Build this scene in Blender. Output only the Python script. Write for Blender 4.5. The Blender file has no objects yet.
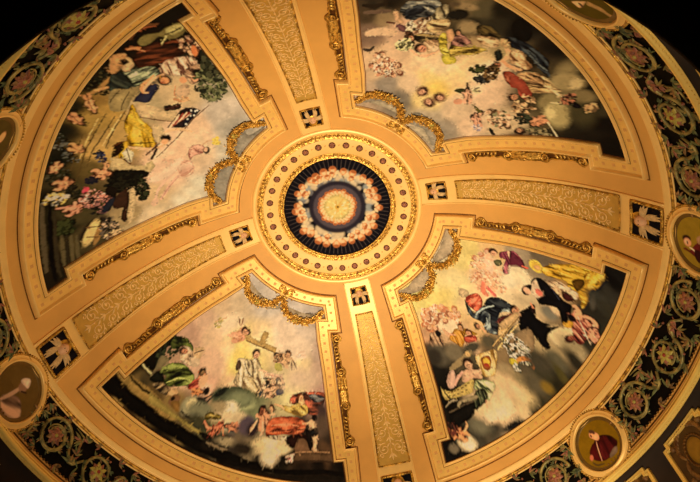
import bpy, math, random
import numpy as np
random.seed(7); RNG = np.random.RandomState(5)
scene = bpy.context.scene
COL = scene.collection
PI = math.pi
TH0 = -0.2281            # azimuth of the rib that runs towards the lower right of the dome

# ------------------------------------------------------------------ dome profile (radius, height), metres
def dome_z(r):
    q = r / 10.0
    return 21.812 - 3.1064 * q**2 - 4.1313 * q**4
_r = np.linspace(0, 10, 1201)
PR = np.concatenate([_r, [10.38, 10.40]])
PZ = np.concatenate([dome_z(_r), [13.05, 12.60]])
PS = np.concatenate([[0], np.cumsum(np.hypot(np.diff(PR), np.diff(PZ)))])
_tr = np.gradient(PR, PS); _tz = np.gradient(PZ, PS)
_l = np.hypot(_tr, _tz); _tr /= _l; _tz /= _l
S10 = float(PS[1200]); SF = float(PS[1201])
def s_of_r(r): return np.interp(r, PR, PS)
def r_of_s(s): return np.interp(s, PS, PR)
def surf(s, th, h=0.0):
    """point on the vault: s = arc length from the crown, th = azimuth, h = height above the plaster"""
    s = np.asarray(s, float); th = np.asarray(th, float)
    r = np.interp(s, PS, PR); z = np.interp(s, PS, PZ)
    tr = np.interp(s, PS, _tr); tz = np.interp(s, PS, _tz)
    rr = r + tz * h; zz = z - tr * h
    return np.stack([rr * np.cos(th), rr * np.sin(th), zz + 0 * th], -1)

# charts: local (u, v) in metres -> (s, th)
def chart_rib(th0):
    return lambda u, v: (u, th0 + np.arcsin(np.clip(np.asarray(v) / np.maximum(r_of_s(u), .05), -1, 1)))
def chart_ring(th0, s0, rref):
    return lambda u, v: (s0 + np.asarray(v, float), th0 + np.asarray(u, float) / rref)

# ------------------------------------------------------------------ mesh builder
class MB:
    def __init__(self): self.v = []; self.f = []; self.n = 0; self.mi = []; self.m = 0
    def add(self, V, F):
        V = np.asarray(V, float).reshape(-1, 3)
        self.v.append(V); self.f += [tuple(i + self.n for i in q) for q in F]; self.mi += [self.m] * len(F); self.n += len(V)
    def grid(self, V, closed_u=False, closed_v=False, flip=False):
        V = np.asarray(V, float); nu, nv = V.shape[:2]
        F = []
        for i in range(nu if closed_u else nu - 1):
            for j in range(nv if closed_v else nv - 1):
                a, b, c, d = i * nv + j, ((i + 1) % nu) * nv + j, ((i + 1) % nu) * nv + (j + 1) % nv, i * nv + (j + 1) % nv
                F.append((a, d, c, b) if flip else (a, b, c, d))
        self.add(V, F)
    def tube(self, chart, P, rad, h=0.0, n=6, flat=1.0, closed=False, taper=False):
        """rounded strand lying on the vault along the chart path P; rad = radius or list"""
        P = np.asarray(P, float); m = len(P)
        s, th = chart(P[:, 0], P[:, 1])
        C = surf(s, th, h); N = surf(s, th, h + 1.0) - C
        T = np.gradient(C, axis=0)
        if closed: T = np.roll(C, -1, 0) - np.roll(C, 1, 0)
        T /= np.linalg.norm(T, axis=1, keepdims=True) + 1e-12
        N /= np.linalg.norm(N, axis=1, keepdims=True)
        B = np.cross(T, N); B /= np.linalg.norm(B, axis=1, keepdims=True) + 1e-12
        R = np.ones(m) * rad if np.isscalar(rad) else np.asarray(rad, float)
        if taper: R = R * np.clip(np.minimum(np.linspace(.3, 4, m), np.linspace(4, .3, m)), .3, 1)
        a = np.linspace(0, 2 * PI, n, endpoint=False) + PI / n
        V = C[:, None] + R[:, None, None] * (np.cos(a)[None, :, None] * B[:, None] + flat * np.sin(a)[None, :, None] * N[:, None])
        self.grid(V, closed_u=closed, closed_v=True, flip=True)
        if not closed:
            for e, fl in ((0, False), (m - 1, True)):
                b = self.n - m * n + e * n
                q = tuple(range(b, b + n)); self.f.append(q if fl else q[::-1]); self.mi.append(self.m)
    def sweep(self, s, th, prof, closed=False):
        """sweep prof = [(ds, h)] along a ring or meridian given as arrays"""
        pass
    def leaf(self, chart, x, y, ang, L, W, H=0.03, h0=0.0, curl=0.0, n=5):
        """pointed, grooved leaf lying on the vault"""
        t = np.linspace(0, 1, n + 1); w = W * .5 * np.sin(PI * np.clip(t, 0.03, 0.985) ** .8)
        a = ang + curl * t
        cx = x + np.cumsum(np.concatenate([[0], np.cos(a[:-1])])) * L / n
        cy = y + np.cumsum(np.concatenate([[0], np.sin(a[:-1])])) * L / n
        nx, ny = -np.sin(a), np.cos(a)
        rows = []
        for k, hh in ((-1, .1), (-.55, 1.0), (0, .55), (.55, 1.0), (1, .1)):
            s, th = chart(cx + nx * w * k, cy + ny * w * k)
            rows.append(surf(s, th, h0 + H * hh * np.sin(PI * np.clip(t, .12, .9))))
        self.grid(np.stack(rows, 0), flip=True)
        V = self.v[-1]
    def bump(self, chart, x, y, rx, ry, H, h0=0.0, ang=0.0, nr=3, na=10):
        """domed boss"""
        a = np.linspace(0, 2 * PI, na, endpoint=False)
        k = np.sin(np.linspace(0.001, 1, nr + 1) * PI / 2)
        hh = np.cos(np.linspace(0, 1, nr + 1) * PI / 2)
        ux = k[:, None] * rx * np.cos(a); uy = k[:, None] * ry * np.sin(a)
        X = x + ux * math.cos(ang) - uy * math.sin(ang); Y = y + ux * math.sin(ang) + uy * math.cos(ang)
        s, th = chart(X, Y)
        V = surf(s, th, h0 + H * hh[:, None] + 0 * X)
        self.grid(V, closed_v=True)
    def beads(self, chart, P, d, r, h=0.0, H=None):
        P = np.asarray(P, float)
        L = np.concatenate([[0], np.cumsum(np.hypot(*np.diff(P, axis=0).T))])
        for t in np.arange(d / 2, L[-1], d):
            self.bump(chart, np.interp(t, L, P[:, 0]), np.interp(t, L, P[:, 1]), r, r, H or r * .9, h, 0, 2, 6)
    def patch(self, chart, X, Y, h, skirt=True):
        """raised slab following the vault; X,Y 2-D chart grids"""
        s, th = chart(X, Y)
        self.grid(surf(s, th, h), flip=False)
        if skirt:
            for sl in ((0, slice(None)), (-1, slice(None)), (slice(None), 0), (slice(None), -1)):
                a, b = np.broadcast_to(s, X.shape)[sl], np.broadcast_to(th, X.shape)[sl]
                self.grid(np.stack([surf(a, b, h), surf(a, b, -.02)], 0))
    def build(self, name, mats, parent=None, origin=None, smooth=True):
        V = np.concatenate(self.v) if self.v else np.zeros((0, 3))
        org = np.array(ORIGIN.get(parent.name, (0, 0, 0)) if parent is not None else (origin if origin is not None else (0, 0, 0)), float)
        me = bpy.data.meshes.new(name)
        me.from_pydata((V - org).tolist(), [], self.f)
        if not isinstance(mats, (list, tuple)): mats = [mats]
        for m in mats: me.materials.append(m)
        if len(mats) > 1: me.polygons.foreach_set('material_index', self.mi)
        if smooth: me.polygons.foreach_set('use_smooth', [True] * len(me.polygons))
        me.update()
        o = bpy.data.objects.new(name, me); COL.objects.link(o)
        if parent is not None: o.parent = parent; ORIGIN[o.name] = tuple(org)
        elif origin is not None: o.location = tuple(org)
        return o
ORIGIN = {}
def link_child(o, parent): o.parent = parent
def thing(name, origin, label, cat, group=None):
    o = bpy.data.objects.new(name, None); COL.objects.link(o); o.empty_display_size = .2
    o.location = tuple(float(c) for c in origin); ORIGIN[o.name] = tuple(float(c) for c in origin)
    tag(o, label, cat, group); return o
def tag(o, label, cat, group=None):
    o['label'] = label; o['category'] = cat
    if group: o['group'] = group
def struct(o): o['kind'] = 'structure'; return o
def copy_turned(root, turn, label, cat, group=None):
    """copy a thing and its parts, turned about the dome's axis"""
    def cp(o, par):
        c = o.copy(); COL.objects.link(c)
        if par is not None: c.parent = par
        for ch in [x for x in bpy.data.objects if x.parent == o and x is not c]:
            cp(ch, c)
        return c
    r = cp(root, None)
    x, y, z = root.location
    r.location = (x * math.cos(turn) - y * math.sin(turn), x * math.sin(turn) + y * math.cos(turn), z)
    r.rotation_euler = (0, 0, turn)
    tag(r, label, cat, group)
    return r

# ------------------------------------------------------------------ materials
def srgb(c): 
    c = np.asarray(c, float) / 255.0
    return np.where(c <= .04045, c / 12.92, ((c + .055) / 1.055) ** 2.4)
def mat(name, col, rough=.5, metal=0.0, var=.12, scale=3.0, bump=0.0, bscale=30.0, spec=.5, fleck=None):
    m = bpy.data.materials.new(name); m.use_nodes = True; nt = m.node_tree; b = nt.nodes['Principled BSDF']
    c = srgb(col)
    tc = nt.nodes.new('ShaderNodeTexCoord')
    n = nt.nodes.new('ShaderNodeTexNoise'); n.inputs['Scale'].default_value = scale; n.inputs['Detail'].default_value = 5
    nt.links.new(tc.outputs['Object'], n.inputs['Vector'])
    r = nt.nodes.new('ShaderNodeValToRGB'); nt.links.new(n.outputs['Fac'], r.inputs['Fac'])
    lo = c * (1 - var); hi = np.minimum(c * (1 + var), 1)
    if fleck is not None: lo = srgb(fleck)
    r.color_ramp.elements[0].position = .35; r.color_ramp.elements[0].color = (*lo, 1)
    r.color_ramp.elements[1].position = .65; r.color_ramp.elements[1].color = (*hi, 1)
    nt.links.new(r.outputs['Color'], b.inputs['Base Color'])
    b.inputs['Roughness'].default_value = rough; b.inputs['Metallic'].default_value = metal
    b.inputs['Specular IOR Level'].default_value = spec
    if bump:
        n2 = nt.nodes.new('ShaderNodeTexNoise'); n2.inputs['Scale'].default_value = bscale; n2.inputs['Detail'].default_value = 3
        nt.links.new(tc.outputs['Object'], n2.inputs['Vector'])
        bp = nt.nodes.new('ShaderNodeBump'); bp.inputs['Strength'].default_value = bump; bp.inputs['Distance'].default_value = .05
        nt.links.new(n2.outputs['Fac'], bp.inputs['Height']); nt.links.new(bp.outputs['Normal'], b.inputs['Normal'])
    return m
M = {
 'peach':   mat('peach_plaster', (222, 166, 86), .6, 0, .05, 1.2, .05, 8),
 'cream':   mat('cream_gilt_plaster', (250, 206, 126), .40, .15, .05, 2.0, .05, 20),
 'cream2':  mat('pale_plaster', (244, 202, 122), .5, .05, .05, 2.0),
 'dot':     mat('rose_dots', (222, 166, 98), .6, 0, .1, 6),
 'gold':    mat('bright_gilding', (236, 188, 92), .36, .55, .2, 9, .25, 26, fleck=(134, 90, 30)),
 'gold2':   mat('old_gilding', (214, 168, 72), .36, .6, .2, 6, .3, 24, fleck=(110, 72, 20)),
 'ground':  mat('gilt_ground', (206, 164, 78), .5, .35, .12, 2.5, .12, 40),
 'rose':    mat('pale_rose_gilt', (246, 206, 140), .45, .2, .08, 5),
 'brown':   mat('dark_umber', (84, 50, 20), .7, 0, .3, 6, spec=.1),
 'brownline':   mat('brown_line', (104, 62, 24), .6, 0, .3, 6, spec=.1),
 'recess':  mat('gilt_recess', (242, 198, 112), .42, .2, .06, 2.5, .1, 20),
 'navy':    mat('near_black_blue_ground', (16, 14, 22), .7, 0, .3, 4, spec=.06),
 'black':   mat('near_black_ground', (13, 10, 8), .7, 0, .3, 3, spec=.05),
 'stem':    mat('olive_gilt_stem', (158, 142, 84), .45, .25, .25, 4, .2, 30, fleck=(92, 88, 54)),
 'leafg':   mat('olive_green_leaf', (112, 118, 72), .55, .05, .25, 5, .2, 30, fleck=(40, 50, 34)),
 'leafo':   mat('ochre_leaf', (166, 122, 74), .55, .1, .25, 7, .2, 30, fleck=(80, 58, 30)),
 'petal':   mat('dusty_rose_petal', (166, 104, 80), .55, 0, .2, 9, fleck=(110, 60, 46)),
 'heart':   mat('yellow_green_bud', (176, 162, 80), .5, .1, .15, 9),
 'red':     mat('red_bead', (150, 40, 26), .5, 0, .15, 9),
 'flesh':   mat('rosy_flesh', (232, 180, 140), .6, 0, .08, 8),
 'wing':    mat('ivory_wing', (212, 174, 120), .6, 0, .2, 12),
 'bronze':  mat('bronze_band', (120, 80, 30), .42, .5, .2, 2),
 'ring':    mat('bright_cornice_gilding', (255, 214, 118), .3, .2, .06, 2),
 'dark':    mat('unlit_stone', (22, 14, 10), .8, 0, .3, 1.0, spec=.05),  # near-black colour holds the shade of the unlit lower cornice and walls
 'wall':    mat('dark_brown_wall', (40, 22, 8), .8, .0, .25, 1.5),
 'olive':   mat('olive_gold_oval', (158, 122, 36), .5, .3, .15, 4),
 'floor':   mat('floor_stone', (60, 44, 34), .6, 0, .2, 1.0),
 'ivory':   mat('ivory_band', (250, 234, 184), .5, 0, .04, 2.0),
}
def glow_mat():
    m = bpy.data.materials.new('cornice_glow_ivory'); m.use_nodes = True; b = m.node_tree.nodes['Principled BSDF']
    b.inputs['Base Color'].default_value = (.8, .7, .5, 1); b.inputs['Emission Color'].default_value = (1, .78, .42, 1); b.inputs['Emission Strength'].default_value = .75  # emission stands in for light falling on the cornice
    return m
M['pane'] = glow_mat()
M['umber'] = mat('umber_band', (84, 50, 18), .55, .1, .25, 2, spec=.2)
def paint_mat(name):
    m = bpy.data.materials.new(name); m.use_nodes = True; nt = m.node_tree; b = nt.nodes['Principled BSDF']
    a = nt.nodes.new('ShaderNodeAttribute'); a.attribute_name = 'pigment'
    tc = nt.nodes.new('ShaderNodeTexCoord'); n = nt.nodes.new('ShaderNodeTexNoise')
    n.inputs['Scale'].default_value = 9; n.inputs['Detail'].default_value = 6
    nt.links.new(tc.outputs['Object'], n.inputs['Vector'])
    mp = nt.nodes.new('ShaderNodeMapRange'); mp.inputs['To Min'].default_value = .86; mp.inputs['To Max'].default_value = 1.12
    nt.links.new(n.outputs['Fac'], mp.inputs['Value'])
    mx = nt.nodes.new('ShaderNodeVectorMath'); mx.operation = 'SCALE'
    nt.links.new(a.outputs['Color'], mx.inputs[0]); nt.links.new(mp.outputs['Result'], mx.inputs['Scale'])
    nt.links.new(mx.outputs['Vector'], b.inputs['Base Color'])
    b.inputs['Roughness'].default_value = .75; b.inputs['Specular IOR Level'].default_value = .06
    return m
M['fresco'] = paint_mat('fresco_paint')

# ------------------------------------------------------------------ paint engine (pigment laid on a flat cartoon, then carried onto the vault)
LIGHT = np.array([1.0, .76, .50])      # warm lamplight the colours were seen under
GAIN = 1.0
def pig(c): 
    c = np.array(c, float); m = max(float(c.max()), 1.0)
    if c[1] > c[0]: c[0] += .75 * (c[1] - c[0])
    k = np.interp(m, [0, 30, 70, 110, 140, 165, 185, 215, 255], [0, 18, 46, 90, 142, 200, 224, 242, 255]) / m
    return np.clip(srgb(np.minimum(c * k * np.array([1, .955, .89]), 255)) / LIGHT * GAIN, 0.0, .95)
_NG = {}
def noise2(x, y, seed):
    if seed not in _NG: _NG[seed] = np.random.RandomState(seed).rand(48, 48)
    g = _NG[seed]; x = np.mod(x + 200, 47); y = np.mod(y + 200, 47)
    i = y.astype(int); j = x.astype(int); fx = x - j; fy = y - i
    fx = fx * fx * (3 - 2 * fx); fy = fy * fy * (3 - 2 * fy)
    return (g[i, j] * (1 - fx) + g[i, j + 1] * fx) * (1 - fy) + (g[i + 1, j] * (1 - fx) + g[i + 1, j + 1] * fx) * fy
class Canvas:
    def __init__(self, x0, y0, x1, y1, q):
        self.x0, self.y0, self.q = x0, y0, q
        self.W = int((x1 - x0) * q) + 2; self.H = int((y1 - y0) * q) + 2
        self.a = np.zeros((self.H, self.W, 3))
        self.X, self.Y = np.meshgrid(x0 + np.arange(self.W) / q, y0 + np.arange(self.H) / q)
    def box(self, x0, y0, x1, y1):
        i0 = max(int((y0 - self.y0) * self.q), 0); i1 = min(int((y1 - self.y0) * self.q) + 2, self.H)
        j0 = max(int((x0 - self.x0) * self.q), 0); j1 = min(int((x1 - self.x0) * self.q) + 2, self.W)
        return slice(i0, max(i1, i0)), slice(j0, max(j1, j0))
    def over(self, sl, al, c):
        a = self.a[sl]; self.a[sl] = a + (c - a) * al[..., None]
    def fill(self, pts, sig):
        """soft colour field through samples (x, y, r, g, b)"""
        P = np.array([q[:2] for q in pts]); C = np.array([pig(q[2:5]) for q in pts])
        num = np.zeros_like(self.a); den = np.zeros(self.a.shape[:2])
        for (x, y), c in zip(P, C):
            d2 = (self.X - x)**2 + (self.Y - y)**2
            w = 1.0 / (d2 + .04)**3
            num += w[..., None] * c; den += w
        self.a = num / den[..., None]
    def ell(self, x, y, rx, ry, ang, c, soft=.3, op=1.0):
        R = max(rx, ry) * 1.6 + .03
        sl = self.box(x - R, y - R, x + R, y + R)
        X = self.X[sl] - x; Y = self.Y[sl] - y
        if X.size == 0: return
        ca, sa = math.cos(ang), math.sin(ang)
        d = np.sqrt(((X * ca + Y * sa) / rx)**2 + ((-X * sa + Y * ca) / ry)**2)
        so = max(soft, .8 / (self.q * min(rx, ry)))
        al = np.clip((1 + so * .5 - d) / so, 0, 1); al = al * al * (3 - 2 * al) * op
        self.over(sl, al, c)
    def dist_poly(self, P, sl):
        X = self.X[sl]; Y = self.Y[sl]; n = len(P)
        d = np.full(X.shape, 1e9); ins = np.zeros(X.shape, bool)
        for i in range(n):
            x0, y0 = P[i]; x1, y1 = P[(i + 1) % n]
            ex, ey = x1 - x0, y1 - y0; L = ex * ex + ey * ey + 1e-12
            t = np.clip(((X - x0) * ex + (Y - y0) * ey) / L, 0, 1)
            d = np.minimum(d, (X - x0 - t * ex)**2 + (Y - y0 - t * ey)**2)
            if y0 != y1:
                cr = ((y0 > Y) != (y1 > Y)) & (X < ex * (Y - y0) / (y1 - y0) + x0)
                ins ^= cr
        return np.where(ins, 1, -1) * np.sqrt(d)
    def poly(self, P, c, edge=.012, op=1.0, folds=None, smooth=True):
        P = np.asarray(P, float)
        if smooth and len(P) > 3:
            Q = []
            for i in range(len(P)):
                a, b, cc, d = P[i - 1], P[i], P[(i + 1) % len(P)], P[(i + 2) % len(P)]
                for t in (0, .33, .67):
                    Q.append(.5 * ((2 * b) + (-a + cc) * t + (2 * a - 5 * b + 4 * cc - d) * t * t + (-a + 3 * b - 3 * cc + d) * t**3))
            P = np.array(Q)
        m = edge * 2 + .03
        sl = self.box(P[:, 0].min() - m, P[:, 1].min() - m, P[:, 0].max() + m, P[:, 1].max() + m)
        if self.X[sl].size == 0: return
        d = self.dist_poly(P, sl)
        al = np.clip(d / (2 * edge) + .5, 0, 1) * op
        if folds is not None:
            dk, lt, ang, fr, amp = folds
            X = self.X[sl]; Y = self.Y[sl]; ca, sa = math.cos(ang), math.sin(ang)
            u = X * ca + Y * sa; v = -X * sa + Y * ca
            sd = int(abs(P[0, 0] * 971 + P[0, 1] * 577)) % 9973
            wu = noise2(u * 1.6, v * 1.6, sd) * 2 - 1; wv = noise2(u * 1.6 + 9, v * 1.6 + 5, sd + 1) * 2 - 1
            n1 = noise2(u * fr * .30 + wu * .5, v * fr * 1.5 + wv * amp * 2.2, sd + 2)
            n2 = noise2(u * fr * .7 + wu, v * fr * 3.2 + wv * amp * 2.5, sd + 3)
            f = np.clip((n1 * .7 + n2 * .3 - .5) * 2.1 + .5, 0, 1)
            f = f[..., None]
            cc = np.where(f < .5, dk + (c - dk) * f * 2, c + (lt - c) * (f - .5) * 2)
            rim = np.clip(d / .05, 0, 1)[..., None]
            cc = dk + (cc - dk) * (.35 + .65 * rim)
            a = self.a[sl]; self.a[sl] = a + (cc - a) * al[..., None]
        else:
            sd = int(abs(P[0, 0] * 971 + P[0, 1] * 577)) % 9973
            m_ = min(max(float(d.max()), .03), .22)
            X = self.X[sl]; Y = self.Y[sl]
            k_ = .66 + .36 * np.clip(d / m_, 0, 1) + (noise2(X * 6, Y * 6, sd) - .5) * .30 + (noise2(X * 14, Y * 14, sd + 1) - .5) * .22
            cc = c * k_[..., None]; a = self.a[sl]; self.a[sl] = a + (cc - a) * al[..., None]
    def line(self, P, w, c, op=1.0, soft=.4):
        P = np.asarray(P, float)
        if len(P) > 2:
            Q = [P[0]]
            for i in range(len(P) - 1):
                a, b, cc, d = P[max(i - 1, 0)], P[i], P[i + 1], P[min(i + 2, len(P) - 1)]
                for t in (.33, .67, 1):
                    Q.append(.5 * ((2 * b) + (-a + cc) * t + (2 * a - 5 * b + 4 * cc - d) * t * t + (-a + 3 * b - 3 * cc + d) * t**3))
            P = np.array(Q)
        m = w * 2 + .03
        sl = self.box(P[:, 0].min() - m, P[:, 1].min() - m, P[:, 0].max() + m, P[:, 1].max() + m)
        X = self.X[sl]; Y = self.Y[sl]
        if X.size == 0: return
        al = np.zeros(X.shape); n = len(P) - 1
        for i in range(n):
            x0, y0 = P[i]; ex, ey = P[i + 1] - P[i]; L = ex * ex + ey * ey + 1e-12
            t = np.clip(((X - x0) * ex + (Y - y0) * ey) / L, 0, 1)
            d = np.sqrt((X - x0 - t * ex)**2 + (Y - y0 - t * ey)**2)
            ww = w * .5 * (.55 + .45 * math.sin(PI * (i + .5) / n))
            al = np.maximum(al, np.clip((ww - d) / (soft * w * .5 + .5 / self.q) + .5, 0, 1))
        self.over(sl, al * op, c)
    def clouds(self, amt, scale, seed=0, box=None):
        """mottling of the brushwork"""
        rs = np.random.RandomState(seed); f = np.zeros(self.X.shape)
        for o in range(4):
            k = scale * 2**o; g = rs.rand(64, 64)
            xi = (self.X * k) % 63; yi = (self.Y * k) % 63
            x0 = xi.astype(int); y0 = yi.astype(int); fx = xi - x0; fy = yi - y0
            fx = fx * fx * (3 - 2 * fx); fy = fy * fy * (3 - 2 * fy)
            v = (g[y0, x0] * (1 - fx) + g[y0, x0 + 1] * fx) * (1 - fy) + (g[y0 + 1, x0] * (1 - fx) + g[y0 + 1, x0 + 1] * fx) * fy
            f += (v - .5) / 1.6**o
        self.a = np.clip(self.a * (1 + amt * f)[..., None], 0, .95)
    def ruffle(self, amp, k, seed):
        """uneven hand of the brush: push the paint about a little"""
        dx = (noise2(self.X * k, self.Y * k, seed) + .5 * noise2(self.X * k * 2.3, self.Y * k * 2.3, seed + 1) - .75) * amp
        dy = (noise2(self.X * k + 7, self.Y * k + 3, seed + 2) + .5 * noise2(self.X * k * 2.3, self.Y * k * 2.3, seed + 3) - .75) * amp
        self.a = self.sample(self.X + dx, self.Y + dy)
    def crisp(self, k):
        """strengthen the small contrasts"""
        b = self.a.copy()
        for _ in range(3):
            b[1:-1] = (b[:-2] + b[1:-1] + b[2:]) / 3; b[:, 1:-1] = (b[:, :-2] + b[:, 1:-1] + b[:, 2:]) / 3
        self.a = np.clip(self.a + k * (self.a - b), self.a * .35, .95)
    def dabs(self, n, seed):
        """short broken touches of lighter and darker paint where the figures are"""
        g = self.a.sum(2); gx = np.abs(np.gradient(g, axis=1)) + np.abs(np.gradient(g, axis=0))
        gx = np.clip(gx - .03, 0, .12)**1.5 + 1e-7; pz = (gx / gx.sum()).ravel(); rs = np.random.RandomState(seed)
        for q in rs.choice(pz.size, n, p=pz):
            i, j = divmod(int(q), self.W); c = self.a[i, j] * rs.choice([.5, .62, .78, 1.2, 1.35])
            z = rs.uniform(.022, .05)
            self.ell(self.x0 + j / self.q + rs.uniform(-.04, .04), self.y0 + i / self.q + rs.uniform(-.04, .04), z, z * rs.uniform(.3, .6), rs.uniform(0, PI), np.minimum(c, .9), .9, .6)
    def sample(self, x, y):
        fx = np.clip((x - self.x0) * self.q, 0, self.W - 1.001); fy = np.clip((y - self.y0) * self.q, 0, self.H - 1.001)
        i = fy.astype(int); j = fx.astype(int); u = (fx - j)[..., None]; v = (fy - i)[..., None]
        a = self.a
        return (a[i, j] * (1 - u) + a[i, j + 1] * u) * (1 - v) + (a[i + 1, j] * (1 - u) + a[i + 1, j + 1] * u) * v
def painted_grid(name, Sg, Tg, h, canvas, xy, parent, close_v=False):
    V = surf(Sg, Tg, h); nu, nv = V.shape[:2]
    org = np.array(ORIGIN[parent.name])
    idx = np.arange(nu * nv).reshape(nu, nv)
    F = np.stack([idx[:-1, :-1], idx[1:, :-1], idx[1:, 1:], idx[:-1, 1:]], -1).reshape(-1, 4)
    if close_v:
        F = np.concatenate([F, np.stack([idx[:-1, -1], idx[1:, -1], idx[1:, 0], idx[:-1, 0]], -1).reshape(-1, 4)])
    me = bpy.data.meshes.new(name)
    me.vertices.add(nu * nv); me.vertices.foreach_set('co', (V - org).astype(np.float32).ravel())
    me.loops.add(F.size); me.loops.foreach_set('vertex_index', F.ravel().astype(np.int32))
    me.polygons.add(len(F)); me.polygons.foreach_set('loop_start', np.arange(0, F.size, 4, dtype=np.int32))
    try: me.polygons.foreach_set('loop_total', np.full(len(F), 4, dtype=np.int32))
    except Exception: pass
    me.update(calc_edges=True); me.validate()
    me.polygons.foreach_set('use_smooth', [True] * len(me.polygons))
    c = canvas.sample(*xy).reshape(-1, 3)
    at = me.color_attributes.new('pigment', 'FLOAT_COLOR', 'POINT')
    at.data.foreach_set('color', np.concatenate([c, np.ones((len(c), 1))], 1).astype(np.float32).ravel())
    me.materials.append(M['fresco'])
    o = bpy.data.objects.new(name, me); COL.objects.link(o); o.parent = parent; ORIGIN[o.name] = tuple(org)
    return o
def draw(cv, ops):
    """replay brush strokes: each is (kind, colour(s), numbers)"""
    for op in ops:
        k = op[0]
        if k == 'e': _, c, x, y, rx, ry, an, soft = op; cv.ell(x, y, rx, ry, an, pig(c), soft)
        elif k == 'p': _, c, P, edge = op; cv.poly(np.array(P).reshape(-1, 2), pig(c), edge)
        elif k == 'P': _, c, P, edge = op; cv.poly(np.array(P).reshape(-1, 2), pig(c), edge, smooth=False)
        elif k == 'd': 
            _, c, dk, lt, P, an, fr, amp = op
            cv.poly(np.array(P).reshape(-1, 2), pig(c), .012, folds=(pig(dk), pig(lt), an, fr, amp))
        elif k == 'l': _, c, P, w = op; cv.line(np.array(P).reshape(-1, 2), w, pig(c))
        elif k == 's': # scatter of small dabs inside an ellipse: colours, x, y, rx, ry, size, count
            _, cs, x, y, rx, ry, size, cnt, seed = op
            rs = random.Random(seed)
            for i in range(cnt):
                a = rs.uniform(0, 2 * PI); q = math.sqrt(rs.random())
                c = cs[rs.randrange(len(cs))]; z = size * rs.uniform(.5, 1.3)
                cv.ell(x + rx * q * math.cos(a), y + ry * q * math.sin(a), z, z * rs.uniform(.4, .9), rs.uniform(0, PI), pig(c), .5)
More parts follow.
